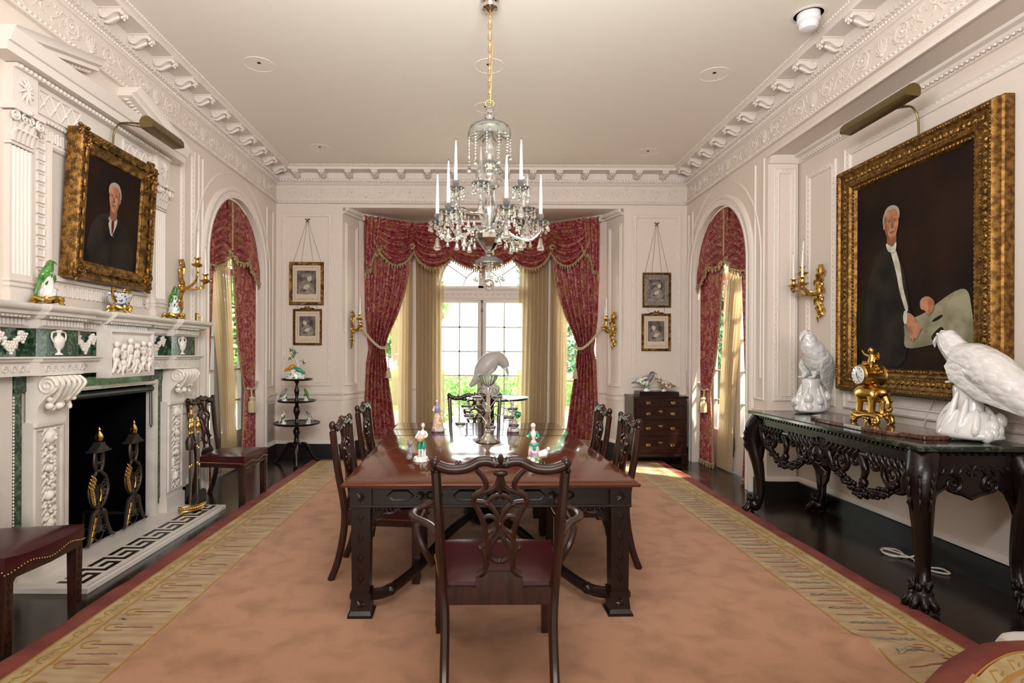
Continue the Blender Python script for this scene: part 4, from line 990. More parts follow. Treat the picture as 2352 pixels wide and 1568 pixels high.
# ================================================================== chairs
def ZB(y): return .978 - (y - 540) * .000888
def make_chair(arm):
    t = thing('carved_armchair' if arm else 'carved_side_chair', 'x', 'chair')
    wf, wr, dep = (.30, .245, .50) if arm else (.27, .215, .46)
    yb = -.25
    def yback(z): return yb - .035 - max(0, z - .45) * .12
    kx = 1.0 if arm else .86
    seat = MB()
    def sp(u, v):   # domed upholstered seat
        x = (u - .5) * 2; y = lerp(yb, yb + dep, v); hw = lerp(wr, wf, v)
        e = (1 - abs(x) ** 6) * (1 - abs(2 * v - 1) ** 8)
        return (x * hw, y + (.022 * (1 - x * x) if v > .9 else 0), .445 + .035 * e * (1 - .35 * x * x) + .018 * (abs(x) ** 3) * v)
    seat.grid(sp, 16, 14)
    n = 24
    rim = [(-wr, yb), (-wf, yb + dep)] + [(lerp(-wf, wf, i / 8), yb + dep + .022 * (1 - (2 * i / 8 - 1) ** 2)) for i in range(1, 8)] + [(wf, yb + dep), (wr, yb)]
    def zt(x, y): v = (y - yb) / dep; return .445 + .018 * (min(1, abs(x) / wf) ** 3) * min(1, max(0, v))
    def zb_(x, y): v = min(1, max(0, (y - yb) / dep)); return .385 - (.02 * math.cos(min(1, abs(x) / wf) * PI * 2) if v > .97 else 0) * .6
    k = len(rim)
    seat.add([(x, y, zt(x, y)) for x, y in rim] + [(x * 1.012, y * 1.012, .42) for x, y in rim] + [(x, y, zb_(x, y)) for x, y in rim], [(r * k + i, r * k + (i + 1) % k, (r + 1) * k + (i + 1) % k, (r + 1) * k + i) for r in (0, 1) for i in range(k)])
    seat.build('seat', 'leather', t, ang=75)
    nails = MB()
    P = rim
    for a, b in list(zip(P, P[1:])):
        L = math.hypot(a[0] - b[0], a[1] - b[1]); m = max(1, int(L / .014))
        for i in range(m):
            x, y = lerp(a[0], b[0], i / m), lerp(a[1], b[1], i / m); nails.ell((x * 1.012, y + (.003 if y > 0 else 0), zb_(x, y) + .008), .0042, 5, 4)
    nails.build('nail_trim', 'nail', t)
    r = MB()
    r.box(-wr, wr, yb - .035, yb, .36, .43)
    r.add([(x * .97, y - .004, zb_(x, y)) for x, y in rim] + [(x * .97, y - .004, .345 if y < yb + dep * .5 else zb_(x, y) - .025) for x, y in rim], [(i, (i + 1) % k, k + (i + 1) % k, k + i) for i in range(k)] + [tuple(range(k, 2 * k))])
    r.build('seat_rail', 'wood', t, smooth=False)
    for s in (-1, 1):
        l = MB(); l.frust((s * (wf - .03), yb + dep - .03), 0, .40, .023, .023, .027, .027)
        for f_ in (lambda u, v, w: (s * (wf - .03) + u, yb + dep - .004 + w, v), lambda u, v, w: (s * (wf - .004 + w), yb + dep - .03 + u, v)):
            l.F = f_
            for q_ in range(7): l.tube([(0, .03 + q_ * .048, 0), (.010, .048 + q_ * .048, 0), (0, .066 + q_ * .048, 0), (-.010, .048 + q_ * .048, 0)], .003, 4, closed=True)
        l.F = lambda u, v, w: (s * (wf - .03) - s * u, yb + dep - .02, v)
        l.tube([(.03, .37, 0), (.06, .36, 0), (.055, .34, 0), (.03, .31, 0)], .007, 5)
        l.build('leg', 'wood', t, ang=35)
        l = MB(); xs_ = s * (.240 * kx); xt = s * .268 * kx
        pts = spline([(s * (wr - .015), yb - .11, 0), (s * (wr - .015), yb - .065, .12), (s * (wr - .015), yb - .03, .30), (xs_, yb - .025, .46), (lerp(xs_, xt, .5), yback(.7), .70), (xt, yback(.93), .935)], 5)
        l.tube(pts, [.021] * 12 + [.024] * 5 + [.021] * 10, 8, flat=1.1, up=(0, 1, 0)); l.build('back_post', 'wood', t)
    cr = MB()
    half = [(0, 548), (30, 548), (60, 540), (100, 543), (150, 568), (200, 577), (250, 574), (300, 556)]
    crest = [(-x * .000888 * kx, yback(.94) + (.012 - .00000015 * x * x), ZB(y)) for x, y in half[::-1]] + [(x * .000888 * kx, yback(.94) + (.012 - .00000015 * x * x), ZB(y)) for x, y in half[1:]]
    cs = spline(crest, 5); cr.tube(cs, [.0225] * len(cs), 10, flat=.95, up=(0, 1, 0))
    for s in (-1, 1):
        cr.ell((s * .272 * kx, yback(.95), ZB(545)), (.022, .022, .026), 10, 8); cr.ell((s * .282 * kx, yback(.92), ZB(580)), (.012, .016, .014), 8, 6)
        for q_ in (-1, 1): cr.ell((s * .175 * kx + q_ * .007, yback(.95) + .012, ZB(552)), (.007, .012, .014), 6, 5)
        cr.tube([(s * .02, yback(.95), ZB(560)), (s * .03, yback(.95) + .0, ZB(528)), (s * .022, yback(.95), ZB(518))], [.009, .009, .004], 6)
    cr.ell((0, yback(.95), ZB(530)), (.013, .02, .024), 8, 6); cr.ell((0, yback(.93), ZB(595)), (.032, .02, .014), 8, 6)
    # leafy carving on the front of the crest
    for i in range(2, len(cs) - 2, 2):
        p = cs[i]; cr.ell((p[0], p[1] + .018, p[2] + .004 * (1 if i % 4 else -1)), (.015, .008, .011), 6, 4)
    cr.build('crest_rail', 'wood', t)
    spl = MB(); yS = lambda z: yback(z) + .012
    def band(pts, rad=.013, mir=True):
        for s in ((1, -1) if mir else (1,)):
            Q = spline([(s * x * .000888 * (.95 if arm else .88), yS(ZB(y)), ZB(y)) for x, y in pts], 4); spl.tube(Q, rad, 6, flat=.75, up=(0, 1, 0))
    band([(120, 578), (88, 612), (70, 650), (85, 682), (122, 705), (130, 738), (108, 778), (85, 830), (70, 880), (68, 925), (88, 958)], .0135)
    band([(96, 955), (78, 985), (66, 1030), (72, 1070), (105, 1098)], .013)
    band([(0, 590), (10, 640), (35, 672), (88, 690)], .014); band([(0, 600), (4, 650), (0, 700)], .010, False)
    band([(120, 735), (70, 742), (30, 775), (8, 815), (-6, 850), (-30, 890), (-66, 925)], .012)
    band([(88, 818), (60, 806), (28, 812), (4, 838)], .010); band([(4, 850), (25, 872), (55, 885), (80, 872)], .010)
    band([(60, 742), (46, 720), (20, 705), (0, 702)], .010)
    band([(0, 895), (26, 928), (50, 972), (44, 1008), (18, 1028), (0, 1030)], .011); spl.ell((0, yS(.54), ZB(1028)), (.014, .012, .012), 8, 5)
    spl.ell((0, yS(.7), ZB(845)), (.014, .012, .02), 8, 5); spl.ell((0, yS(.64), ZB(905)), (.009, .012, .018), 8, 5)
    for s in (-1, 1): spl.ell((s * .082, yS(.59), ZB(962)), (.014, .013, .012), 8, 5); spl.ell((s * .055, yS(.78), ZB(748)), (.014, .013, .009), 8, 5)
    spl.prism([(-.10, .43), (.10, .43), (.10, .472), (.07, .478), (.05, .498), (-.05, .498), (-.07, .478), (-.10, .472)], 0, .02); 
    for i in range(len(spl.v) - 16, len(spl.v)): x, z, y = spl.v[i]; spl.v[i] = (x, y + yback(.46), z)
    spl.build('splat', 'wood', t, ang=45)
    if arm:
        for s in (-1, 1):
            a = MB(); a.tube(spline([(s * .255, yback(.68), .665), (s * .30, -.20, .672), (s * .385, -.06, .668), (s * .392, .06, .662), (s * .345, .13, .668), (s * .325, .17, .672)], 5), .021, 8, flat=.7, up=(0, 0, 1))
            a.ell((s * .335, .175, .67), (.03, .03, .016), 10, 6)
            a.tube(spline([(s * .345, .10, .655), (s * .38, .06, .58), (s * .35, .03, .50), (s * .30, .04, .41)], 5), .017, 8); a.build('arm', 'wood', t)
    return t
GR = 'carved dining chairs with oxblood seats'
c0 = make_chair(False)
c0.location = (-.55 + 0.0, 3.77, .012); c0.rotation_euler = (0, 0, R(-90)); c0['label'] = 'carved side chair at the table, nearest on its left side'; c0['group'] = GR
dup(c0, (-.62, 4.84, .012), R(-90), 'carved side chair at the table, farther one on its left side')
dup(c0, (.725, 3.98, .012), R(90), 'carved side chair at the table, nearest on its right side')
dup(c0, (.70, 4.70, .012), R(90), 'carved side chair at the table, farther one on its right side')
dup(c0, (-2.37, 5.59, .0), R(-92), 'carved side chair with oxblood seat by the left arch and fire tools')
dup(c0, (-2.43, 2.95, .0), R(-90), 'carved side chair with glossy oxblood seat cut by the left picture edge')
a0 = make_chair(True)
a0.location = (.095, 2.70, .012); a0.rotation_euler = (0, 0, R(1)); a0['label'] = 'carved armchair with its pierced back to the viewer at the table end'; a0['group'] = 'carved armchairs at the table ends'
dup(a0, (-.02, 5.72, .012), R(180), 'carved armchair at the far table end in front of the window')
# ================================================================== curtains
def fringe(mb, pts, r=.020, step=.016):     # rope and hanging tufts along a 3-D polyline
    P = [Vector(p) for p in pts]; acc = []; 
    for a, b in zip(P, P[1:]):
        n = max(1, int((b - a).length / step)); acc += [a.lerp(b, i / n) for i in range(n)]
    acc.append(P[-1]); mb.tube(acc, [r * (.8 if i % 2 else .5) for i in range(len(acc))], 5)
    for i, p in enumerate(acc):
        if i % 2: mb.ell((p.x, p.y, p.z - r * 1.1), (r * .6, r * .5, r * 1.3), 5, 3)
def swag(F, u0, u1, zt, side0, side1, mid, folds=6, bulge=.06, w0=.04):
    def fn(a, b):
        s = math.sin(PI * a); sd = lerp(side0, side1, a); z = zt - b * (sd + (mid - sd) * s ** .75)
        return F(lerp(u0, u1, a), z, w0 + bulge * s ** .5 * (.4 + .6 * b) + .075 * s ** .45 * (abs(math.sin(PI * folds * b + .5 * math.sin(3 * a))) - .5) * (min(1, b * 3) ** .5))
    return fn
def cloth(fn, nu, nv, m, name, parent): return MB().grid(fn, nu, nv).build(name, m, parent, ang=180)
def tail(F, us, zt, zb0, zb1, w0=.07):      # cascade with stepped lower edge
    def fn(a, b):
        zb = lerp(zb0, zb1, a) + .05 * math.sin(a * PI * 4); z = lerp(zt, zb, b); k = 1 - .25 * b
        return F(us[0] + (us[1] - us[0]) * (a * k if us[1] > us[0] else a * k), z, w0 + .03 * math.cos(a * PI * 6))
    return fn
def drape(F, tab, nf, amp, w0):     # tab: (z, uL, uR) from top to bottom
    zs = sorted(tab); L = [(z, l) for z, l, r in zs]; Rr = [(z, r) for z, l, r in zs]
    zmax, zmin = zs[-1][0], zs[0][0]
    def fn(a, b):
        z = lerp(zmax, zmin, b); l, r = interp(L, z), interp(Rr, z); wd = r - l
        k = min(1.4, .4 / max(wd, .12)); return F(lerp(l, r, a), z, w0 + amp * k * (2 * abs(math.sin(PI * nf * a + .3 * math.sin(z * 2))) ** 1.3 - 1))
    return fn
V1, V2, V3 = seg((-1.65, 8.18), (-.97, 8.60)), seg((-.97, 8.60), (1.12, 8.60)), seg((1.12, 8.60), (1.78, 8.18))
ZV = 3.385
def mirror(F): return lambda u, v, w: F(F_L - u, v, w)
val = thing('swagged_valance', 'red damask swagged valance with gold fringe across the bay window', 'valance', (0, 0, 0))
for F, u0, u1, s0, s1, mid, in ((V1, .16, V1.L, .32, .36, .66), (V2, .0, .62, .36, .50, .68), (V2, .55, 1.54, .48, .48, .70), (V2, 1.47, V2.L, .50, .36, .68), (V3, .0, V3.L - .16, .36, .32, .66)):
    fn = swag(F, u0, u1, ZV, s0, s1, mid, w0=.05 if F is not V2 or u0 != .55 else .07)
    sw = cloth(fn, 34, 84, 'damask', 'swag', val)
    mb = MB(); fringe(mb, [Vector(fn(i / 30, 1)) + Vector((0, -.01, -.01)) for i in range(31)], .021); mb.build('fringe', 'fringe', sw)
for F, us in ((V1, (.0, .34)), (V3, (V3.L, V3.L - .34))):
    fn = tail(F, us, ZV + .01, 2.50, 3.0); tl = cloth(fn, 30, 14, 'damask', 'tail', val)
    mb = MB(); fringe(mb, [Vector(fn(i / 24, 1)) + Vector((0, -.012, -.01)) for i in range(25)], .021); mb.build('fringe', 'fringe', tl)
mb = MB()
for F in (V1, V2, V3): mb.tube([F(0, ZV + .005, .05), F(F.L, ZV + .005, .05)], .008, 6)
for x, y in ((-.97, 8.55), (1.12, 8.55)):
    for k in range(10): th = k * PI / 5; mb.ell((x + .03 * math.cos(th), y - .06, 3.02 + .03 * math.sin(th)), (.02, .02, .02), 6, 4)
mb.build('cord_and_rosettes', 'fringe', val)
mb = MB()
for F in (V1, V2, V3): mb.F = F; mb.prism([(0, ZV - .05), (F.L, ZV - .05), (F.L, ZV), (0, ZV)], -.02, .03)
mb.build('pelmet_board', 'trim', val, smooth=False)
for side, F, m in (('left', V1, 0), ('right', V3, 1)):
    FF = F if not m else (lambda u, v, w, F=F: F(F.L - u, v, w))
    t = thing('curtain', 'red damask drape tied back at the %s side of the bay window' % side, 'curtain', (0, 0, 0), 0, 'drapes of the bay window')
    fn = drape(FF, [(3.34, .03, .76), (2.7, .03, .76), (2.35, .04, .68), (2.0, .05, .56), (1.62, .10, .38), (1.50, .12, .34), (1.3, .08, .38), (.8, .05, .46), (.16, .02, .55)], 7, .042, .0)
    cloth(fn, 90, 70, 'damask', 'drape', t)
    mb = MB(); fringe(mb, [Vector(fn(1, i / 60)) + Vector((0, -.012, 0)) for i in range(61)], .013); fringe(mb, [Vector(fn(i / 30, 1)) for i in range(31)], .028); mb.build('fringe', 'fringe', t)
    mb = MB(); pts = spline([FF(-.03, 1.80, .02), FF(.10, 1.62, .07), FF(.24, 1.50, .09), FF(.37, 1.52, .05), FF(.36, 1.60, -.03)], 6); mb.tube(pts, .011, 6); mb.tube([Vector(p) + Vector((0, 0, .022)) for p in pts], .010, 6)
    p = Vector(FF(.37, 1.5, .06)); mb.tube([p, p + Vector((.02, 0, -.12)), p + Vector((.01, 0, -.28))], .008, 6); mb.build('tieback_cord', 'rope', t)
    mb = MB(); c = p + Vector((.01, 0, -.28)); mb.lathe([(.012, 0), (.028, -.02), (.02, -.045), (.034, -.06), (.04, -.15), (.036, -.155)], c=tuple(c), n=12, rib=.12, ribn=6); mb.build('tassel', 'rope', t)
def sheer(F, tab, nf, amp, w0, label, group='sheer curtains of the bay window'):
    o = MB().grid(drape(F, tab, nf, amp, w0), 80, 8).build('sheer_curtain', 'sheer', ang=180); tag(o, label, 'curtain', group)
sheer(S[2], [(3.34, .04, .46), (0.02, .06, .52)], 7, .028, .07, 'tan sheer curtain left of the French door')
sheer(S[2], [(3.34, 1.67, 2.12), (0.02, 1.62, 2.10)], 7, .028, .07, 'tan sheer curtain right of the French door')
sheer(S[1], [(3.34, .56, .93), (0.02, .55, .93)], 6, .025, .05, 'tan sheer curtain over the left side window of the bay')
sheer(S[3], [(3.34, .05, .36), (0.02, .04, .33)], 6, .025, .05, 'tan sheer curtain over the right side window of the bay')
for F, c, side in ((FL, AL, 'left'), (FR, AR, 'right')):
    W = lambda u, v, w, F=F, c=c: Vector(F(c + u, v, w - .07))
    va = thing('arch_valance', 'red damask swag with gold fringe filling the head of the %s wall arch' % side, 'valance')
    top = lambda u: AS + math.sqrt(max(0, (ARR - .015) ** 2 - u * u))
    def piece(u0, u1, bz, folds, w0, ph):
        def fn(a, b):
            u = lerp(u0, u1, a); s = math.sin(PI * a); z = lerp(top(u), bz(a), b)
            return W(u, z, w0 + .035 * s ** .5 * b + .062 * s ** .45 * (abs(math.sin(PI * folds * b * (.7 + .3 * s) + ph)) - .5) * b ** .4)
        sw = cloth(fn, 30, 90, 'damask', 'swag', va)
        mb = MB(); fringe(mb, [fn(i / 24, 1) + Vector((0, 0, -.015)) for i in range(25)], .022); mb.build('fringe', 'fringe', sw)
    piece(-.735, -.08, lambda a: lerp(2.42, 2.60, a) - .13 * math.sin(PI * a), 8, .0, 0)
    piece(-.14, .45, lambda a: 2.60 - .10 * math.sin(PI * a), 7, .02, 1)
    piece(.32, .735, lambda a: lerp(2.58, 2.30, a) + .02 * math.sin(a * PI * 5), 1, .035, 0)
    mb = MB(); mb.tube([W(u, top(u) - .005, .02) for u in [(-ARR + .016) * math.cos(PI * i / 30) for i in range(31)]], .008, 6); 
    mb.tube([W(-.1, z, .055) for z in (3.15, 2.9, 2.6)], .010, 6); mb.build('edging_cord', 'fringe', va)
    for near, tabd, nm in ((1, [(2.6, -.735, -.46), (1.3, -.735, -.55), (.98, -.72, -.60), (.02, -.73, -.50)], 'near'), (0, [(2.6, .0, .735), (1.9, .12, .735), (1.3, .27, .72), (.98, .42, .66), (.7, .38, .70), (.02, .32, .72)], 'far')):
        t = thing('curtain', 'red damask drape on the %s side of the %s wall arch' % ('near' if near else 'tied-back far', side), 'curtain', (0, 0, 0), 0, 'drapes of the side wall arches')
        fn = drape(W, tabd, 3 if near else 6, .022, .0); cloth(fn, 60, 50, 'damask', 'drape', t)
        mb = MB(); fringe(mb, [Vector(fn(1 if near else 0, i / 60)) + Vector((.012 if side == 'left' else -.012, 0, 0)) for i in range(61)], .014); fringe(mb, [Vector(fn(i / 20, 1)) + Vector((0, 0, .03)) for i in range(21)], .026); mb.build('fringe', 'fringe', t)
        if not near:
            mb = MB(); mb.tube([W(.74, 1.06, .02), W(.62, 1.0, .05), W(.48, .97, .06), W(.40, .99, .03)], .013, 6); mb.tube([W(.44, .97, .06), W(.44, .88, .07)], .010, 6); mb.build('tieback_cord', 'rope', t)
            mb = MB(); mb.lathe([(.014, .89), (.036, .87), (.026, .84), (.044, .82), (.05, .70), (.046, .69)], c=tuple(W(.44, 0, .075)), n=14, rib=.1, ribn=7); mb.build('tassel', 'rope', t)
    o = MB().grid(drape(W, [(3.0, -.40, .20), (2.4, -.32, .16), (1.2, -.10, .28), (.02, .02, .40)], 7, .022, -.09), 80, 20).build('sheer_curtain', 'sheer', ang=180); tag(o, 'tan sheer curtain hanging in the %s wall arch' % side, 'curtain', 'sheer curtains of the wall arches')

# ================================================================== chandelier
CX, CY = .084, 4.06
ch = thing('chandelier', 'cut crystal chandelier hanging on a gilt chain over the table', 'chandelier', (CX, CY, 0))
mb = MB(); mb.lathe([(.0, 3.96), (.062, 3.96), (.066, 3.945), (.05, 3.925), (.062, 3.915), (.055, 3.895), (.03, 3.885), (.012, 3.87), (0, 3.868)], n=24, cap=False); mb.build('ceiling_canopy', 'silver', ch)
mb = MB()
for i in range(15):
    z = 3.86 - i * .0425; s = 1 if i % 2 else 0
    mb.tube([(.013 * math.cos(a) * (1 - s), .013 * math.cos(a) * s, z + .026 * math.sin(a)) for a in [k * PI / 5 for k in range(10)]], .0038, 5, closed=True)
mb.tube([(.006, 0, 3.88), (.018, .004, 3.6), (.012, -.004, 3.4), (.006, 0, 3.22)], .0035, 5)
mb.tube([(.03 * math.cos(a), 0, 3.215 + .026 * math.sin(a)) for a in [k * PI / 8 for k in range(16)]], .005, 6, closed=True); mb.build('chain', 'brass', ch)
mb = MB(); mb.lathe([(0, 3.20), (.024, 3.195), (.028, 3.175), (.018, 3.16), (.036, 3.14), (.034, 3.11), (.024, 3.095), (.06, 3.085), (.08, 3.075)], n=20, rib=.03, ribn=8); mb.build('crown_finial', 'crystal2', ch)
mb = MB(); mb.lathe([(.045, 3.085), (.10, 3.07), (.14, 3.045), (.152, 3.01), (.150, 2.965), (.146, 2.965), (.147, 3.01), (.135, 3.038), (.10, 3.06), (.045, 3.075)], n=48, rib=.022, ribn=16, cap=False); mb.build('crown_dish', 'crystal2', ch)
mb = MB()
for k in range(16): a = k * PI / 8; mb.tube(spline([(.02 * math.cos(a), .02 * math.sin(a), 3.04), (.08 * math.cos(a), .08 * math.sin(a), 3.0), (.13 * math.cos(a), .13 * math.sin(a), 2.985)], 3), .008, 5)
mb.build('crown_rays', 'crystal', ch)
mb = MB(); mb.lathe([(.012, 3.07), (.014, 3.0), (.022, 2.97), (.03, 2.92), (.036, 2.87), (.028, 2.82), (.02, 2.80)], n=20, rib=.04, ribn=10); mb.build('crystal_stem', 'crystal2', ch); mb = MB()
mb.lathe([(.02, 2.615), (.03, 2.60), (.026, 2.56), (.04, 2.50), (.042, 2.46), (.026, 2.38), (.018, 2.34), (.03, 2.32), (.035, 2.30)], n=20, rib=.04, ribn=10); mb.build('crystal_stem', 'crystal2', ch)
mb = MB(); mb.ell((0, 0, 2.705), (.092, .092, .098), 32, 20)
for k in range(14):
    for j in range(7): th = PI * (j + 1) / 8; a = k * 2 * PI / 14 + (j % 2) * .22; mb.ell((.092 * math.sin(th) * math.cos(a), .092 * math.sin(th) * math.sin(a), 2.705 + .098 * math.cos(th)), .011, 5, 4)
mb.build('cut_globe', 'crystal', ch, ang=20)
mb = MB(); mb.lathe([(.03, 2.31), (.092, 2.30), (.096, 2.285), (.09, 2.25), (.055, 2.20), (.03, 2.17), (.02, 2.165), (.03, 2.15), (.022, 2.13), (.02, 2.12)], n=24, rib=.02, ribn=12); mb.build('receiver_bowl', 'silver', ch, ang=20)
mb = MB(); mb.lathe([(.02, 2.13), (.06, 2.12), (.10, 2.095), (.112, 2.07), (.104, 2.068), (.09, 2.085), (.05, 2.105), (.02, 2.11)], n=32, rib=.03, ribn=12); mb.lathe([(.014, 2.10), (.018, 2.05), (.010, 2.0), (.014, 1.97)], n=10); mb.build('lower_dish', 'crystal2', ch)
mb = MB(); mb.ell((0, 0, 1.925), (.042, .042, .043), 12, 9); mb.build('ball_finial', 'crystal', ch, ang=10)
def drop(mb, p, s): mb.lathe([(.0, 0), (s * .12, -s * .1), (s * .17, -s * .45), (s * .26, -s * .75), (s * .22, -s * .92), (0, -s)], c=p, n=6, cap=False)
npend = [0]
def pendant(parent, p, s, beads_=1):
    npend[0] += 1
    mb = MB()
    for k in range(beads_): mb.ell((p[0], p[1], p[2] - .010 - k * .022), (.008, .006, .009), 6, 4)
    drop(mb, (p[0], p[1], p[2] - .004 - beads_ * .022), s); return mb.build('pendant', 'crystal', parent, ang=10)
arms = [(2, .37, 2.385, 1), (178, .37, 2.385, 1), (-141, .36, 2.40, 1), (-73, .36, 2.40, 1), (44, .37, 2.45, 1), (83, .34, 2.45, 1), (-20, .235, 2.60, 1), (-165, .245, 2.60, 1), (-108, .20, 2.60, 0), (20, .30, 2.50, 0), (140, .30, 2.52, 0)]
names = {}
tips = []
for i, (ad, r, z, cand) in enumerate(arms):
    a = R(ad); D = Vector((math.cos(a), math.sin(a), 0)); up = z > 2.55
    P = lambda q, zz: D * q + Vector((0, 0, zz))
    mb = MB()
    pts = spline([P(.05, 2.30), P(.10, 2.33 if not up else 2.42), P(r * .5, 2.27 if not up else 2.40), P(r * .8, 2.25 if not up else 2.44), P(r, z - .07), P(r, z - .03)], 6) if not up else spline([P(.04, 2.31), P(.07, 2.42), P(r * .6, 2.43), P(r * .95, 2.47), P(r, z - .05), P(r, z - .02)], 6)
    mb.tube(pts, [.011 * (1.15 if k % 2 else .85) for k in range(len(pts))], 8)
    ar = mb.build('arm', 'crystal2', ch); c = tuple(P(r, 0))
    mb = MB(); mb.lathe([(.01, z - .035), (.035, z - .025), (.055, z - .012), (.062, z - .004), (.056, z - .004), (.03, z - .016), (.012, z - .022)], c=c, n=24, rib=.05, ribn=8)
    mb.build('drip_pan', 'crystal2', ar)
    mb = MB()
    if cand: mb.lathe([(.008, z - .02), (.016, z - .01), (.012, z + .005), (.022, z + .025), (.025, z + .05), (.019, z + .05), (.014, z + .02)], c=c, n=16, rib=.05, ribn=8)
    else: mb.lathe([(.012, z - .02), (.022, z), (.012, z + .02), (.016, z + .04), (.009, z + .16), (.001, z + .25)], c=c, n=6)
    mb.build('candle_cup' if cand else 'crystal_spire', 'crystal', ar)
    ns = 9
    for k in range(ns):
        b = 2 * PI * k / ns + a; pendant(ar, (c[0] + .057 * math.cos(b), c[1] + .057 * math.sin(b), z - .006), .034 if k % 2 else .045, 1 + k % 2)
    pendant(ar, (c[0], c[1], z - .07), .10, 2)
    for q in (.45, .62, .8):
        pz = P(r * q, (2.27 if not up else 2.41)); pendant(ar, tuple(pz), .05 if q != .62 else .075, 1)
    tips.append((P(r, z - .03), cand, ad))
    if cand: names[i] = (CX + c[0], CY + c[1], z)
# festoons of beads
low = sorted([t for t in tips if t[0].length > 0 and t[0].to_2d().length > .3], key=lambda t: t[2])
for k in range(len(low)):
    a, b = low[k][0], low[(k + 1) % len(low)][0]; mb = MB()
    if (a - b).length > .75: continue
    n = 14
    for j in range(n + 1):
        p = a.lerp(b, j / n); p.z -= .13 * math.sin(PI * j / n); mb.ell(tuple(p), (.007, .007, .007) if j % 2 else (.012, .008, .009), 6, 4)
    mb.build('bead_festoon', 'crystal', ch)
for k in range(11):
    a = 2 * PI * k / 11; mb = MB(); x, y = .15 * math.cos(a), .15 * math.sin(a); n = 8 if k % 2 else 5
    for j in range(n): mb.ell((x, y, 2.96 - j * .02), (.007, .006, .009), 6, 4)
    drop(mb, (x, y, 2.96 - n * .02), .065 if k % 2 else .05); mb.build('crown_pendant', 'crystal', ch, ang=10)
for k in range(8):
    a = 2 * PI * k / 8 + .2; mb = MB(); x, y = .105 * math.cos(a), .105 * math.sin(a)
    for j in range(3): mb.ell((x, y, 2.06 - j * .02), (.007, .006, .009), 6, 4)
    drop(mb, (x, y, 2.0), .05); mb.build('lower_pendant', 'crystal', ch, ang=10)
def candle(x, y, z, h, r, label, group, lean=0):
    t = thing('candle', label, 'candle', (x, y, z), 0, group)
    mb = MB(); mb.tube([(0, 0, 0), (lean * .3, 0, h * .3), (lean * .8, 0, h * .8), (lean, 0, h)], [r, r * .95, r * .62, r * .3], 12); mb.build('wax', 'candle', t)
    mb = MB(); mb.tube([(lean, 0, h - .002), (lean + .003, 0, h + .008), (lean - .004, 0, h + .013)], .0015, 5); mb.build('wick', 'black', t)
lab8 = {0: 'rightmost white candle of the chandelier', 1: 'leftmost white candle of the chandelier', 2: 'near left white candle of the chandelier, second from the left', 3: 'near white candle of the chandelier, just right of its stem',
        4: 'white candle at the back right of the chandelier, half hidden', 5: 'white candle behind the chandelier stem', 6: 'tall upper right white candle of the chandelier', 7: 'upper left white candle of the chandelier'}
for i, (x, y, z) in names.items(): candle(x, y, z + .006, .325, .0135, lab8[i], 'candles of the chandelier')

# ================================================================== wall sconces
def leafy(mb, pts, r, k=3, seed=1):
    Q = spline(pts, 6); mb.tube(Q, [r * (1.0 - .35 * i / len(Q)) for i in range(len(Q))], 8)
    for i in range(2, len(Q) - 2, k):
        p = Q[i]; t = (Q[i + 1] - Q[i - 1]).normalized(); o = t.orthogonal().normalized()
        s = 1 if (i // k) % 2 else -1; mb.tube([p, p + o * s * r * 1.5 + t * r * 1.2, p + o * s * r * 1.2 + t * r * 3.2], [r * .8, r * .6, r * .2], 5)
def sconce(loc, rz, cups, label, group, tailz=-.26):
    # local: x right, -y out of the wall, z up ; cups: (x, out, z)
    t = thing('candle_sconce', label, 'wall sconce', loc, rz, group)
    mb = MB(); leafy(mb, [(0, -.02, .22), (.02, -.03, .15), (-.02, -.03, .06), (.015, -.035, -.02), (-.015, -.03, -.12), (.01, -.02, -.20), (0, -.012, tailz)], .022, 2)
    for k in range(6): mb.ell((.012 * (-1) ** k, -.02, .18 - k * .07), (.022, .018, .026), 8, 5)
    mb.build('backplate', 'ormolu', t)
    for j, (x, o, z) in enumerate(cups):
        mb = MB(); leafy(mb, [(0, -.035, -.01), (x * .25, -o * .35, -.05), (x * .6, -o * .7, -.055 + z * .2), (x * .95, -o * .98, z * .4 - .02), (x, -o, z - .03)], .013, 3)
        ar = mb.build('arm', 'ormolu', t)
        mb = MB(); mb.lathe([(.01, z - .035), (.03, z - .025), (.048, z - .012), (.05, z - .004), (.02, z - .008), (.012, z)], c=(x, -o, 0), n=16, rib=.12, ribn=6); mb.build('drip_pan', 'ormolu', ar)
        mb = MB(); mb.lathe([(.01, z - .01), (.02, z + .005), (.015, z + .02), (.021, z + .045), (.03, z + .052), (.03, z + .056), (.014, z + .056)], c=(x, -o, 0), n=16, rib=.06, ribn=6); mb.build('candle_cup', 'ormolu', ar)
    return t
def world_cups(loc, rz, cups):
    c, s = math.cos(rz), math.sin(rz); return [(loc[0] + x * c + o * s, loc[1] + x * s - o * c, loc[2] + z) for x, o, z in cups]
SG = 'gilt wall sconces'; CG = 'candles of the wall sconces'
scs = [(( S[0](.22, 0, 0).x, S[0](.22, 0, 0).y, 1.80), math.atan2(.4, .146), [(.10, .10, .02), (-.02, .16, .12)], 'left of the red bay curtain', 'two-armed gilt sconce on the splay left of the red bay curtain'),
       (( S[4](.22, 0, 0).x, S[4](.22, 0, 0).y, 1.80), math.atan2(-.4, .15), [(-.10, .10, .02), (.02, .16, .12)], 'right of the red bay curtain', 'two-armed gilt sconce on the splay right of the red bay curtain'),
       ((XL, 5.30, 2.08), R(90), [(.17, .17, .05), (-.05, .20, .17)], 'left wall, beside the mantel', 'gilt sconce on the left wall between mantel and arch'),
       ((XRR, 5.30, 2.05), R(-90), [(-.20, .16, .06), (.05, .22, .05), (-.06, .16, .16)], 'right wall, beside the large portrait', 'three-armed gilt sconce on the right wall beside the large portrait')]
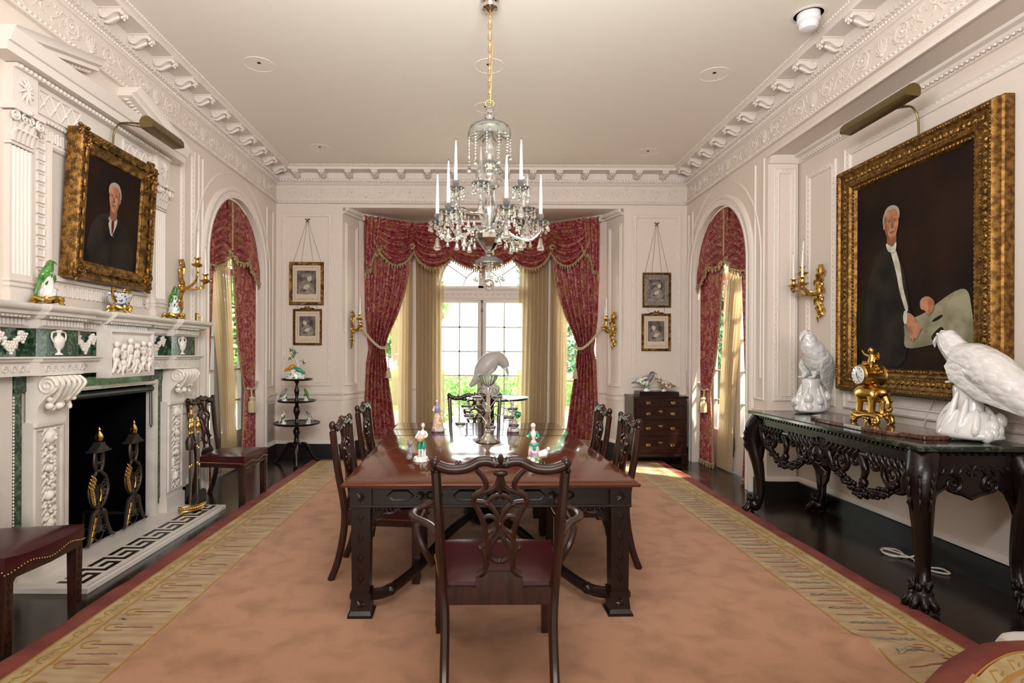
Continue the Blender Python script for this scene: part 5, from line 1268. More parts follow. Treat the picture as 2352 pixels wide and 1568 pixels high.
for loc, rz, cups, where, lab in scs:
    sconce(loc, rz, cups, lab, SG)
    for j, (x, y, z) in enumerate(world_cups(loc, rz, cups)):
        candle(x, y, z + .03, .27, .011, ('%s white candle in the gilt sconce ' % ('first', 'taller', 'third')[j]) + where, CG, .01 * (j - .5))

# ================================================================== paintings
def FP(tilt=0): return lambda u, v, w: (u, -w - v * tilt, v)
def portrait_shapes(mb, shapes, w0=.012):
    for k, (mi, poly) in enumerate(shapes):
        P = [tuple(v)[:2] for v in spline([(a, b, 0) for a, b in poly], 4, True)]; n = len(P); w = w0 + k * .0004
        c = (sum(p[0] for p in P) / n, sum(p[1] for p in P) / n)
        mb.add([(a, b, w) for a, b in P] , [tuple(range(n))], mi)
def oval(cx, cz, rx, rz_, n=10, rot=0): return [(cx + rx * math.cos(2 * PI * i / n) * math.cos(rot) - rz_ * math.sin(2 * PI * i / n) * math.sin(rot), cz + rx * math.cos(2 * PI * i / n) * math.sin(rot) + rz_ * math.sin(2 * PI * i / n) * math.cos(rot)) for i in range(n)]
def face(cx, cz, s, look=1):
    P = lambda pts: [(cx + x * s * look, cz + y * s) for x, y in pts]
    return [(6, P([(-.34, -.6), (.34, -.6), (.30, -1.45), (-.30, -1.45)])), (5, P([(-.70, 0), (-.74, .5), (-.45, 1.05), (.1, 1.14), (.56, .85), (.64, .3), (.3, .1), (-.4, -.1)])),
            (2, P([(-.58, .1), (-.58, .5), (-.34, .86), (.12, .92), (.46, .66), (.57, .2), (.52, -.28), (.32, -.78), (.02, -.98), (-.28, -.86), (-.52, -.42)])), (6, P([(-.60, .12), (-.62, .45), (-.44, .6), (-.40, .1), (-.30, -.5), (-.1, -.9), (-.28, -.86), (-.52, -.42)])),
            (2, P(oval(-.62, -.02, .09, .2, 8))), (6, P([(-.30, .24), (-.05, .25), (-.06, .17), (-.30, .16)])), (6, P([(.16, .25), (.42, .24), (.42, .16), (.16, .17)])), (3, P(oval(-.18, .09, .11, .04, 8))), (3, P(oval(.29, .09, .10, .04, 8))), (1, P(oval(-.17, .09, .045, .045, 8))), (1, P(oval(.30, .09, .045, .045, 8))),
            (6, P([(.08, .12), (.14, .1), (.20, -.22), (.04, -.26), (-.03, -.20)])), (6, P([(-.16, -.50), (.08, -.44), (.32, -.50), (.08, -.56)])), (5, P([(-.14, -.40), (.08, -.34), (.30, -.40), (.08, -.43)]))]
# left portrait over the mantel: half length man in dark suit (plain stand-in)
p = thing('framed_portrait', 'gilt framed portrait of a man in dark suit, hung over the mantel', 'painting', (XL + .045, 4.21, 1.93), R(90), 'oil portraits')
w, h = .90, 1.0; F0 = FP(.055)
mb = MB(F0); mb.rloft(-w / 2, w / 2, 0, h, [(0, -.03), (0, .055), (.012, .07), (.03, .068), (.045, .05), (.07, .045), (.09, .055), (.105, .05), (.118, .03), (.13, .028), (.135, .01)])
for u in (-w / 2 + .022, w / 2 - .022):
    for i in range(26): mb.add(*_bead(u, .03 + i * .037, .066, (.010, .017, .008)))
for v in (.022, h - .022):
    beads(mb, -w / 2 + .03, w / 2 - .03, v, .066, .037, (.017, .010, .008), tilt=.4)
rnd = random.Random(8)
for (u, v) in [(a * (w / 2 - .055), h / 2 + b * (h / 2 - .055)) for a in (-1, 1) for b in (-1, 1)]:
    for k in range(26): mb.ell((u + rnd.uniform(-.07, .07), v + rnd.uniform(-.07, .07), .055), (rnd.uniform(.008, .022), rnd.uniform(.008, .022), .014), 6, 4)
for k in range(8): u = -w / 2 + .16 + k * (w - .32) / 7; [mb.ell((u, v, .062), (.035, .012, .012), 8, 5) for v in (.06, h - .06)]
for k in range(8): v = .16 + k * (h - .32) / 7; [mb.ell((u, v, .062), (.012, .035, .012), 8, 5) for u in (-w / 2 + .06, w / 2 - .06)]
mb.build('gilt_frame', 'gilt_dark', p, ang=50)
mb = MB(F0); mb.add([(-w / 2 + .13, .13, .01), (w / 2 - .13, .13, .01), (w / 2 - .13, h - .13, .01), (-w / 2 + .13, h - .13, .01)], [(0, 1, 2, 3)], 0)
sh = [(1, [(-.22, .14), (-.25, .34), (-.17, .47), (-.06, .51), (.04, .50), (.16, .45), (.24, .33), (.25, .14)]),
      (3, [(-.035, .50), (.035, .50), (.05, .47), (.02, .40), (-.01, .36), (-.04, .42), (-.05, .47)]), (4, [(-.012, .475), (.012, .475), (.014, .42), (-.002, .37), (-.014, .42)]),
      (0, [(-.02, .15), (-.012, .32), (.05, .42), (.07, .40), (.01, .30), (-.005, .15)]), (0, [(-.05, .47), (-.11, .40), (-.05, .33), (-.045, .35), (-.095, .40), (-.045, .455)])] + face(.0, .635, .105, -1) + [
      (3, [(-.01, .15), (.06, .28), (.0, .36), (-.005, .35), (.05, .28), (-.015, .15)][:0] or oval(0, .36, .004, .004))]
portrait_shapes(mb, sh)
mb.build('canvas', ['canvas', 'suit', 'flesh', 'paint_white', 'tie', 'paint_grey', 'flesh_dark'], p, smooth=False)
# large portrait on the right wall: seated man, pale trousers
p = thing('framed_portrait', 'large gilt framed portrait of a seated man in pale trousers above the console', 'painting', (XRR - .045, 4.175, 1.13), R(-90), 'oil portraits')
w, h = 1.54, 1.88; F0 = FP(0.0)
mb = MB(F0); prof = [(0, -.04), (0, .02), (.01, .03), (.012, .055), (.03, .075), (.05, .07), (.06, .055), (.10, .045), (.13, .05), (.15, .06), (.165, .055), (.175, .035), (.195, .03), (.205, .008)]
mb.rloft(-w / 2, w / 2, 0, h, prof)
mb.build('gilt_frame', 'gilt', p, ang=40)
mb = MB(F0)
def run_rect(ins, wz, step, r, tl=.5):
    for v in (ins, h - ins): beads(mb, -w / 2 + ins, w / 2 - ins, v, wz, step, r, tilt=tl)
    for u in (-w / 2 + ins, w / 2 - ins):
        n = int((h - 2 * ins) / step)
        for i in range(n): mb.add(*_bead(u, ins + (i + .5) * step, wz, (r[1], r[0], r[2])))
run_rect(.040, .072, .022, (.009, .008, .007)); run_rect(.100, .045, .046, (.024, .022, .016), .9); run_rect(.132, .050, .020, (.008, .006, .007)); run_rect(.185, .034, .03, (.014, .012, .008), .7)
mb.build('frame_carving', 'gilt_carved', p, ang=60)
mb = MB(F0); mb.add([(-w / 2 + .2, .2, .008), (w / 2 - .2, .2, .008), (w / 2 - .2, h - .2, .008), (-w / 2 + .2, h - .2, .008)], [(0, 1, 2, 3)], 0)
sh = [(8, oval(-.30, .55, .28, .36)), (1, [(-.45, .22), (-.47, .60), (-.40, .95), (-.28, 1.12), (-.16, 1.13), (-.06, .98), (.0, .75), (.03, .55), (.0, .35), (-.1, .22)]),
      (3, [(-.185, 1.13), (-.13, 1.11), (-.08, .98), (-.045, .80), (.0, .66), (-.02, .63), (-.08, .78), (-.12, .93)]),
      (7, [(-.02, .56), (.14, .60), (.38, .72), (.50, .73), (.54, .60), (.56, .40), (.54, .26), (.36, .26), (.33, .42), (.22, .38), (-.01, .36), (-.03, .46)]),
      (8, [(.22, .44), (.30, .50), (.34, .44), (.36, .28), (.32, .27), (.31, .40), (.24, .40)]), (8, oval(.27, .56, .05, .012, rot=.4)),
      ] + face(-.165, 1.305, .125) + [(3, [(-.215, 1.165), (-.15, 1.13), (-.11, 1.16), (-.12, 1.09), (-.19, 1.10)]),
      
      (2, [(-.02, .62), (.05, .60), (.10, .54), (.14, .50), (.12, .47), (.09, .42), (.075, .43), (.06, .41), (.045, .43), (.03, .42), (.02, .50), (-.02, .56)]),
      (2, [(.13, .70), (.19, .72), (.25, .68), (.24, .62), (.20, .59), (.17, .62), (.13, .64)]), (3, oval(-.015, .585, .02, .05))]
portrait_shapes(mb, sh)
mb.build('canvas', ['canvas', 'suit', 'flesh', 'paint_white', 'tie', 'paint_grey', 'flesh_dark', 'trouser', 'canvas_green'], p, smooth=False)
# picture lights
for loc, rz, L, out, dx, lab in (((XL + .08, 4.21, 2.93), R(90), .44, .30, .12, 'brass picture light over the small portrait above the mantel'), ((XRR - .08, 4.05, 3.01), R(-90), .68, .28, -.02, 'long brass picture light over the large right wall portrait')):
    t = thing('picture_light', lab, 'picture light', loc, rz, 'brass picture lights')
    mb = MB(); mb.tube(spline([(0, -.0, -.03), (0, -.005, .10), (0, -.03, .17), (0, -.08, .20), (0, -out + .03, .19)], 6), .007, 8); mb.tube([(0, -.06, .195), (dx * .5, -out, .17)], .005, 6); mb.build('arm', 'lamp_brass', t)
    mb = MB(lambda a, b, x: (x + dx, -out + a, .17 + b)); pr = [(-.055, -.03), (-.05, -.035), (.035, -.045), (.045, -.03), (.045, .01), (.03, .035), (0, .045), (-.03, .035), (-.05, .01)]
    mb.prism(pr, -L / 2, L / 2); mb.build('shade', 'lamp_brass', t, ang=50)
# engravings on the back wall
def engraving(x0, x1, z0, z1, bar, m, crest, mat_m, fig, label):
    t = thing('framed_engraving', label, 'framed print', ((x0 + x1) / 2, YB - .008, z0), 0, 'engravings hung on the far wall')
    w, h = x1 - x0, z1 - z0; F0 = FP(0); mb = MB(F0)
    mb.rloft(-w / 2, w / 2, 0, h, [(0, 0), (0, .022), (.008, .03), (bar * .5, .022), (bar * .8, .026), (bar, .012)])
    beads(mb, -w / 2, w / 2, bar * .45, .024, .03, (.012, bar * .25, .006)); beads(mb, -w / 2, w / 2, h - bar * .45, .024, .03, (.012, bar * .25, .006))
    for u in (-w / 2 + bar * .45, w / 2 - bar * .45):
        for i in range(int(h / .03)): mb.add(*_bead(u, .015 + i * .03, .024, (bar * .25, .012, .006)))
    if crest:
        for s in (-1, 1): mb.tube(spline([(0, h + .0, .025), (s * .02, h + .035, .028), (s * .035, h + .015, .028), (0, h + .008, .03)], 4), .006, 6); mb.tube(spline([(s * .02, h - .005, .028), (s * .07, h + .01, .028), (s * .12, h - .015, .028)], 4), .008, 6)
        mb.ell((0, h - .005, .03), (.045, .018, .012), 10, 6)
    mb.build('frame', m, t, ang=50)
    mb = MB(F0); b = bar; mb.add([(-w / 2 + b, b, .010), (w / 2 - b, b, .010), (w / 2 - b, h - b, .010), (-w / 2 + b, h - b, .010)], [(0, 1, 2, 3)], 0)
    mb.rloft(-w / 2 + b + .03, w / 2 - b - .03, b + .03, h - b - .03, [(0, .0105), (.0, .0112), (.003, .0112), (.003, .0105)], mi=1)
    iw, ih = w * .28, h * .27; cz = h * .53
    mb.add([(-iw, cz - ih, .0108), (iw, cz - ih, .0108), (iw, cz + ih, .0108), (-iw, cz + ih, .0108)], [(0, 1, 2, 3)], 1)
    sh = [(3, [(-iw * .8, cz - ih * .95), (-iw * .7, cz - ih * .2), (-iw * .1, cz + ih * .15), (iw * .6, cz - ih * .2), (iw * .7, cz - ih * .95)]), (2, oval(fig * iw * .3, cz + ih * .35, iw * .24, ih * .27)), (1 if fig < 0 else 3, oval(-fig * iw * .05, cz + ih * .6, iw * .55, ih * .16, rot=.15 * fig)), (2, oval(0, cz - ih * .4, iw * .35, ih * .18, rot=.5)), (1, oval(-iw * .3, cz - ih * .7, iw * .3, ih * .12))]
    portrait_shapes(mb, sh, .0112)
    for k in range(5): mb.add([(-iw * .7 + k * iw * .3, b + .045, .0112), (-iw * .7 + k * iw * .3 + iw * .2, b + .045, .0112), (-iw * .7 + k * iw * .3 + iw * .2, b + .049, .0112), (-iw * .7 + k * iw * .3, b + .049, .0112)], [(0, 1, 2, 3)], 1)
    mb.build('print', [mat_m, 'print_dark', 'print_light', 'print_mid'], t, smooth=False)
engraving(-2.591, -2.117, 2.088, 2.682, .045, 'gilt_dark', 0, 'mat_board', 1, 'upper engraving left of the bay, woman in a large hat, dark carved frame')
engraving(-2.537, -2.141, 1.536, 2.034, .032, 'gilt', 1, 'mat_board', -1, 'lower engraving left of the bay, gilt frame with bow crest')
engraving(2.286, 2.675, 2.076, 2.556, .030, 'gilt', 0, 'print_mid', 1, 'upper engraving right of the bay, grey mat and plain gilt frame')
engraving(2.274, 2.675, 1.476, 1.992, .035, 'gilt_dark', 1, 'mat_board', -1, 'lower engraving right of the bay, dark frame with ribbon crest')
for x, z, zf, hw, zf2, lab in ((-2.345, 3.258, 2.682, .19, 2.088, 'hanging wires with brass bow above the left engravings'), (2.477, 3.228, 2.556, .16, 2.076, 'hanging wires with brass bow above the right engravings')):
    t = thing('picture_hanger', lab, 'picture hanger', (x, YB - .01, z), 0, 'bow hooks with wires')
    mb = MB()
    for s in (-1, 1): mb.tube(spline([(0, -.004, 0), (s * .02, -.008, .022), (s * .032, -.008, .012), (0, -.006, 0)], 4), .004, 6); mb.tube([(0, -.005, 0), (s * .024, -.006, -.028)], .004, 5)
    mb.build('bow', 'gilt_dark', t)
    for s in (-1, -.42, .42, 1):
        mb = MB(); mb.cyl((s * .008, -.004, -.01), (s * hw, -.012, zf - z), .0016, n=5); mb.build('wire', 'iron', t)
    for s in (-.7, .7): mb = MB(); mb.cyl((s * hw, -.008, zf2 - z + .01), (s * hw, -.008, zf2 - z - .07), .0016, n=5); mb.build('wire', 'iron', t)
t = thing('brass_wall_fitting', 'narrow brass fitting on the left wall beside the mantel shelf', 'wall fitting', (XL, 5.63, 1.58))
mb = MB(FP(0)); t.rotation_euler = (0, 0, R(90)); mb.rloft(-.03, .03, 0, .24, [(0, 0), (0, .012), (.008, .016), (.014, .012)], cap=True)
for k in range(9): mb.ell((-.012 + (k % 2) * .004, .02 + k * .025, .014), (.006, .008, .004), 6, 4)
mb.build('plate', 'brass', t, ang=40); mb = MB(FP(0)); mb.tube([(.018, .03, .01), (.018, .03, .05), (.018, .20, .05), (.018, .20, .01)], .005, 6); mb.build('handle', 'brass', t)
# ================================================================== birds, rocks and small sculpture
def rock(mb, c, rx, ry, h, seed=1, n=12, m=7, top=.45, jag=.14):
    rnd = random.Random(seed); vs = []
    for i in range(m + 1):
        t = i / m; k = lerp(1, top, t ** .8)
        for j in range(n):
            q = 2 * PI * j / n + t * .5; g = 1 + rnd.uniform(-jag, jag) * (1 if i else .5)
            vs.append((c[0] + rx * k * g * math.cos(q), c[1] + ry * k * g * math.sin(q), c[2] + h * t + (rnd.uniform(-.03, .03) * h if 0 < i < m else 0)))
    mb.add(vs, [(i * n + j, i * n + (j + 1) % n, (i + 1) * n + (j + 1) % n, (i + 1) * n + j) for i in range(m) for j in range(n)] + [tuple(range(n))[::-1], tuple(m * n + j for j in range(n))])
def bird(t, mats, S, spine, radii, beak, legs, wing, eye=True, beakmat=None):
    """spine: list of (x,z) from tail tip to crown in units of S, facing +x"""
    P = [Vector((x * S, 0, z * S)) for x, z in spine]; Q = spline(P, 5); rr = [interp(list(zip([i / (len(radii) - 1) for i in range(len(radii))], radii)), i / (len(Q) - 1)) * S for i in range(len(Q))]
    mb = MB(); mb.tube(Q, rr, 16, flat=.92, up=(0, 1, 0)); mb.build('body', mats[0], t, ang=180)
    hx, hz = spine[-1]; d = Vector((beak[0], 0, beak[1])).normalized(); h = Vector((hx * S, 0, hz * S)) 
    mb = MB(); b0 = h + d * radii[-1] * S * .2; mb.tube(spline([b0, b0 + d * S * .055, b0 + d * S * .085 + Vector((0, 0, -.018 * S)), b0 + d * S * .085 + Vector((0, 0, -.05 * S))], 4), [.034 * S, .030 * S, .026 * S, .024 * S, .022 * S, .02 * S, .018 * S, .016 * S, .013 * S, .010 * S, .007 * S, .004 * S, .002 * S], 8); mb.build('beak', beakmat or mats[1], t)
    if eye:
        for s in (-1, 1): mb = MB(); mb.ell((h.x + .018 * S, s * radii[-1] * S * .80, h.z - .005 * S), .010 * S, 8, 6); mb.build('eye', 'black' if beakmat else mats[1], t)
    (wx, wz), (tx, tz), ww = wing
    mb = MB()
    for s in (-1, 1):
        a = Vector((wx * S, s * ww * S, wz * S)); b = Vector((tx * S, s * ww * .45 * S, tz * S)); L = b - a
        for k in range(7):    # overlapping feather rows
            o = k / 6; p = a + L * (.08 + .1 * o) + Vector((0, 0, (-.10 + .04 * k) * S)) * 0
            off = L.normalized().cross(Vector((0, s, 0))) * (o - .5) * .16 * S
            mb.tube([a + off * .5, a + L * .12 + off * .9, a + L * .45 + off, a + L * (.8 + .2 * o) + off * .3], [.012 * S, .042 * S, .046 * S, .008 * S], 10, flat=.35, up=(0, 1, 0))
    mb.build('wings', mats[2] if len(mats) > 2 else mats[0], t)
    if legs:
        mb = MB()
        for s in (-1, 1):
            x, z0, z1 = legs; mb.tube([(x * S, s * .05 * S, z1 * S), (x * S + .01 * S, s * .055 * S, z0 * S + .02 * S)], [.035 * S, .016 * S], 8)
            for k in (-1, 0, 1): mb.tube([(x * S, s * .055 * S, z0 * S + .02 * S), (x * S + .06 * S, s * .055 * S + k * .03 * S, z0 * S + .012 * S)], [.012 * S, .007 * S], 6)
        mb.build('legs', mats[1], t)
EAG = [(-.62, -.30), (-.45, -.16), (-.25, .0), (-.08, .12), (.05, .18), (.13, .26), (.17, .33)]
EAR = [.015, .06, .115, .135, .12, .085, .075, .05]
def eagle(loc, rz, label, spine=EAG, rads=None, S=1.0, hb=.34, seed=1, wing=None, group='white porcelain eagles', rx=.22, mat_='feather', beak=(1, -.55), ry=.17):
    t = thing('porcelain_eagle', label, 'statue', loc, rz, group)
    mb = MB(); rock(mb, (0, 0, 0), rx, ry, hb * .55, seed, 11, 4, .62, .18); rock(mb, (.0, 0, hb * .35), rx * .42, rx * .36, hb * .65, seed + 1, 12, 5, 1.05, .08)
    rnd = random.Random(seed)
    for k in range(12): q = rnd.uniform(0, 6.28); mb.tube([(rx * .8 * math.cos(q), ry * .8 * math.sin(q), .02), (rx * .6 * math.cos(q + .2), ry * .6 * math.sin(q + .2), hb * .45), (rx * .36 * math.cos(q + .4), ry * .4 * math.sin(q + .4), hb * rnd.uniform(.5, .95))], [.035, .026, .010], 6)
    for k in range(9): q = rnd.uniform(0, 6.28); mb.ell((rx * .72 * math.cos(q), ry * .72 * math.sin(q), rnd.uniform(.03, hb * .5)), (.05, .045, .05), 6, 4, noise=.12, seed=k)
    mb.build('rocky_stump', 'white' if mat_ == 'feather' else mat_, t, ang=180, sub=1)
    sp = [(x, z + hb / S) for x, z in spine]
    wg = wing or ((.04, .15 + hb / S), (-.48, -.17 + hb / S), .105)
    bird(t, [mat_, mat_ if mat_ != 'feather' else 'white', mat_], S, sp, rads or EAR, beak, (.02, hb / S - .01, hb / S + .06), wg)
    return t
# console table ------------------------------------------------------
KX0, KX1, KY0, KY1, KZ = 2.49, 3.19, 3.19, 5.22, .925
ct = thing('console_table', 'carved dark console table with green marble top on the right wall', 'table', (KX1, (KY0 + KY1) / 2, 0), R(-90))
HL2 = (KY1 - KY0) / 2; DP = KX1 - KX0
mb = MB(); mb.rloft(-HL2, HL2, -DP, 0, [(.02, KZ - .035), (.0, KZ - .028), (.0, KZ - .008), (.008, KZ)], cap=True); mb.add([(-HL2 + .02, -DP + .02, KZ - .035), (HL2 - .02, -DP + .02, KZ - .035), (HL2 - .02, -.02, KZ - .035), (-HL2 + .02, -.02, KZ - .035)], [(0, 1, 2, 3)])
mb.build('marble_top', 'green_top', ct, ang=30)
mb = MB(); hx = HL2 - .07; fy = -DP + .07
mb.box(-hx, hx, fy - .02, fy + .02, .80, KZ - .035); mb.box(-hx, hx, -.05, -.02, .74, KZ - .035)
for s in (-1, 1): mb.box(s * hx - .02, s * hx + .02, fy, -.03, .76, KZ - .035)
for k in range(46): mb.ell((-hx + k * hx * 2 / 45, fy - .028, KZ - .048), (.018, .012, .012), 6, 4)
for s in (-1, 1):
    for k in range(14): mb.ell((s * (hx + .028), fy + k * (-.04 - fy) / 13, KZ - .048), (.012, .018, .012), 6, 4)
mb.build('apron_frame', 'ebony', ct, ang=40)
def cab(sx, fr):
    c = Vector((sx * hx, fy if fr else -.07, 0)); o = Vector((sx * .7, -.7 if fr else 0, 0)).normalized()
    mb = MB(); pts = [c - o * .02 + Vector((0, 0, .86)), c + o * .04 + Vector((0, 0, .77)), c + o * .055 + Vector((0, 0, .64)), c + o * .01 + Vector((0, 0, .44)), c - o * .015 + Vector((0, 0, .22)), c + o * .01 + Vector((0, 0, .10))]
    mb.tube(spline(pts, 5), [interp([(0, .082), (5, .078), (10, .066), (15, .050), (20, .036), (25, .042)], i) for i in range(26)], 14)
    for k in range(5):
        for a in (-1, 0, 1):
            ii = 2 + k * 2; p = spline(pts, 5)[ii]; q = math.atan2(o.y, o.x) + a * .8; d = Vector((math.cos(q), math.sin(q), 0)); r_ = interp([(0, .082), (5, .078), (10, .066), (15, .050)], ii) - .004
            mb.tube([p + d * r_, p + d * (r_ + .010) + Vector((0, 0, -.035)), p + d * (r_ - .012) + Vector((0, 0, -.085))], [.006, .011, .003], 6)
    lg = mb.build('leg', 'ebony', ct, ang=60)
    mb = MB(); f = c + o * .04; mb.ell(tuple(f + Vector((0, 0, .075))), (.062, .062, .06), 10, 7); rnd = random.Random(3)
    for a in (-1.0, -.35, .35, 1.0):
        q = math.atan2(o.y, o.x) + a; d = Vector((math.cos(q), math.sin(q), 0)); mb.tube([f + Vector((0, 0, .085)), f + d * .05 + Vector((0, 0, .07)), f + d * .082 + Vector((0, 0, .028)), f + d * .085 + Vector((0, 0, .008))], [.024, .026, .024, .012], 8); mb.ell(tuple(f + d * .098 + Vector((0, 0, .014))), (.008, .008, .010), 6, 4)
    for k in range(16): q = rnd.uniform(0, 6.28); mb.ell(tuple(f + Vector((.05 * math.cos(q), .05 * math.sin(q), .11 + rnd.uniform(0, .04)))), (.014, .014, .026), 6, 4)
    mb.build('paw_foot', 'ebony', lg, ang=60)
for sx in (-1, 1):
    for fr in (1, 0): cab(sx, fr)
FK = lambda u, v, w: (u, fy - w, v)
def scrollwork(F, u0, u1, name):
    mb = MB(F); rnd = random.Random(int(u0 * 10) + 7); um = (u0 + u1) / 2; L = u1 - u0
    mb.tube([(u0, .78, 0), (u1, .78, 0)], .028, 8)
    for s in (-1, 1):
        e = um + s * L * .30
        mb.tube([(a, b, .01) for a, b in spiral(e, .70, .085, 1.7, s, PI / 2)], [.022, .008], 7); mb.tube([(a, b, .01) for a, b in spiral(um + s * L * .11, .74, .05, 1.4, -s, PI / 2)], [.016, .007], 6)
        mb.tube(spline([(um + s * L * .5, .80, 0), (um + s * L * .44, .70, .012), (um + s * L * .40, .62, .0), (um + s * L * .3, .60, 0)], 5), [.04, .012], 8)
        for k in range(7): x = um + s * L * (.06 + k * .065); mb.tube([(x, .80, .015), (x + s * .03, .77, .03), (x + s * .05, .735, .015)], [.018, .016, .004], 6)
    for s in (-1, 1):
        e0 = u0 if s < 0 else u1; mb.prism([(e0 - s * .0, .88), (e0 - s * .14, .88), (e0 - s * .12, .80), (e0 - s * .05, .70), (e0 + s * .0, .52), (e0 + s * .05, .46), (e0 + s * .05, .88)], -.012, .012)
    mb.prism([(u0, .88), (u1, .88), (u1, .80), (um + .1, .775), (um, .80), (um - .1, .775), (u0, .80)], -.01, .012)
    n = 46
    for i in range(n):       # leaf garland
        t = i / (n - 1); u = lerp(u0 + L * .12, u1 - L * .12, t); z = .66 - .13 * math.sin(PI * t)
        for k in range(3): mb.ell((u + rnd.uniform(-.012, .012), z + rnd.uniform(-.028, .028), rnd.uniform(0, .03)), (rnd.uniform(.016, .026), rnd.uniform(.012, .022), .016), 6, 4)
    mb.tube(spline([(um - .03, .76, .01), (um + .02, .69, .02), (um - .01, .62, .01), (um, .56, .01)], 4), [.03, .012], 8); mb.ell((um, .60, .02), (.035, .035, .03), 8, 6)
    return mb.build(name, 'ebony', ct, ang=60)
scrollwork(FK, -hx + .06, -.06, 'pierced_apron'); scrollwork(FK, .06, hx - .06, 'pierced_apron')
mb = MB(FK); rnd = random.Random(9)     # central mask
mb.ell((0, .70, .02), (.065, .08, .055), 12, 8); mb.ell((0, .67, .075), (.02, .03, .02), 8, 5)
for s in (-1, 1): mb.ell((s * .026, .715, .07), (.012, .010, .012), 6, 5); mb.tube([(s * .02, .65, .07), (s * .05, .64, .05), (s * .06, .67, .03)], [.012, .010, .004], 6)
for k in range(26): q = rnd.uniform(0, 6.28); mb.tube([(.06 * math.cos(q), .70 + .07 * math.sin(q), .03), (.10 * math.cos(q + .3), .70 + .12 * math.sin(q + .3), .02), (.11 * math.cos(q + .6), .69 + .15 * math.sin(q + .6), .01)], [.02, .018, .005], 6)
mb.build('carved_mask', 'ebony', ct, ang=60)
for s in (-1, 1):
    FS = lambda u, v, w, s=s: (s * (hx + w), fy + u, v)
    mb = MB(FS); LL = -.10 - fy
    pl_ = [(0, .88), (LL, .88), (LL, .50)] + [(LL * x_, z_) for x_, z_ in ((.95, .58), (.88, .65), (.78, .685), (.68, .655), (.60, .645), (.5, .62), (.40, .645), (.32, .655), (.22, .685), (.12, .65), (.05, .58))] + [(0, .50)]
    mb.prism(pl_, -.014, .014); mb.tube([(a_, b_, .012) for a_, b_ in pl_[2:]], .012, 6)
    for q in (-1, 1):
        mb.tube([(a, b, .014) for a, b in spiral(LL / 2 + q * .11, .70, .05, 1.6, q, PI / 2)], [.014, .006], 6)
        for k in range(4): x = LL / 2 + q * (.05 + k * .05); mb.tube([(x, .80, .012), (x + q * .02, .775, .024), (x + q * .035, .745, .012)], [.014, .012, .003], 6)
    for k in range(7): q = k * 2 * PI / 7; mb.tube([(LL / 2, .78, .012), (LL / 2 + .035 * math.cos(q), .78 + .035 * math.sin(q), .022)], [.014, .006], 5)
    mb.build('end_apron', 'ebony', ct, ang=60)
eagle((3.0, 3.47, KZ), R(94), 'large white porcelain eagle facing away, at the near end of the console', seed=4, rx=.20, ry=.19, hb=.345, S=.93)
eagle((2.955, 5.03, KZ), R(205), 'white porcelain bird with folded wings, at the far end of the console', spine=[(-.22, -.18), (-.20, .0), (-.14, .13), (-.06, .24), (.02, .33), (.05, .41), (.08, .46)], S=.86, hb=.31, seed=6, wing=((-.05, .56), (-.24, .20), .12), rx=.19, ry=.155)
t = thing('marble_slab', 'shaped red-brown marble slab lying under the gilt clock', 'slab', (2.80, 4.03, KZ), R(-90))
mb = MB(); rnd = random.Random(2); pl = [(-.60, -.02), (-.52, -.13), (-.40, -.14), (-.36, -.19), (-.15, -.21), (0, -.20), (.2, -.21), (.40, -.18), (.45, -.13), (.60, -.10), (.61, .04), (.56, .10), (.4, .13), (.36, .19), (0, .20), (-.36, .19), (-.42, .13), (-.56, .09)]
mb.prism(pl, 0, .028); mb.build('slab', 'slabstone', t, smooth=False, bevel=.006)
# clock ------------------------------------------------------------------
ck = thing('elephant_clock', 'gilt mantel clock carried by an elephant, with cupid on top, on the console', 'clock', (2.82, 4.06, KZ + .028), R(-90))
mb = MB()
for s in (-1, 1):
    for q in (-1, 1): mb.tube([(a, q * .05, b) for a, b in spiral(s * .10, .035, .035, 1.4, s, -PI / 2)], [.016, .008], 7); mb.ell((s * .115, q * .06, .014), (.025, .02, .014), 8, 5)
mb.tube(spline([(-.13, -.05, .06), (-.05, -.06, .045), (.04, -.055, .06), (.13, -.05, .055)], 4), .016, 8); mb.tube(spline([(-.13, .05, .06), (-.05, .06, .045), (.04, .055, .06), (.13, .05, .055)], 4), .016, 8); mb.ell((0, 0, .065), (.14, .065, .022), 14, 6, noise=.08)
rnd = random.Random(1)
for k in range(22): q = rnd.uniform(0, 6.28); mb.ell((.13 * math.cos(q), .06 * math.sin(q), .06 + rnd.uniform(-.02, .02)), (.018, .014, .012), 6, 4)
mb.build('rococo_base', 'ormolu', ck, ang=60)
mb = MB(); mb.tube(spline([(-.10, 0, .17), (-.08, 0, .20), (-.02, 0, .215), (.05, 0, .205), (.09, 0, .20), (.115, 0, .215), (.13, 0, .20)], 4), [.045, .055, .062, .066, .068, .068, .068, .068, .068, .066, .064, .062, .058, .055, .05, .05, .048, .048, .046, .045, .042, .04, .036, .03, .02], 12)
for x in (-.075, .055):
    for s in (-1, 1): mb.tube([(x, s * .035, .19), (x + .005, s * .038, .13), (x, s * .038, .08)], [.032, .022, .022], 8)
mb.tube(spline([(.14, 0, .19), (.165, 0, .15), (.16, 0, .11), (.18, 0, .10), (.195, 0, .125)], 4), [.024, .008], 8); mb.tube([(-.12, 0, .20), (-.135, 0, .16), (-.13, 0, .12)], .007, 6)
for s in (-1, 1): mb.ell((.095, s * .048, .205), (.012, .03, .038), 8, 6); mb.tube([(.13, s * .02, .17), (.155, s * .025, .155), (.175, s * .025, .17)], [.007, .003], 6)
mb.build('elephant', 'ormolu', ck)
mb = MB(); mb.lathe([(.0, -.09), (.062, -.09), (.076, -.075), (.07, -.06), (.07, .05), (.076, .065), (.06, .08), (0, .085)], c=(-.01, 0, .34), n=28, axis='y', cap=False)
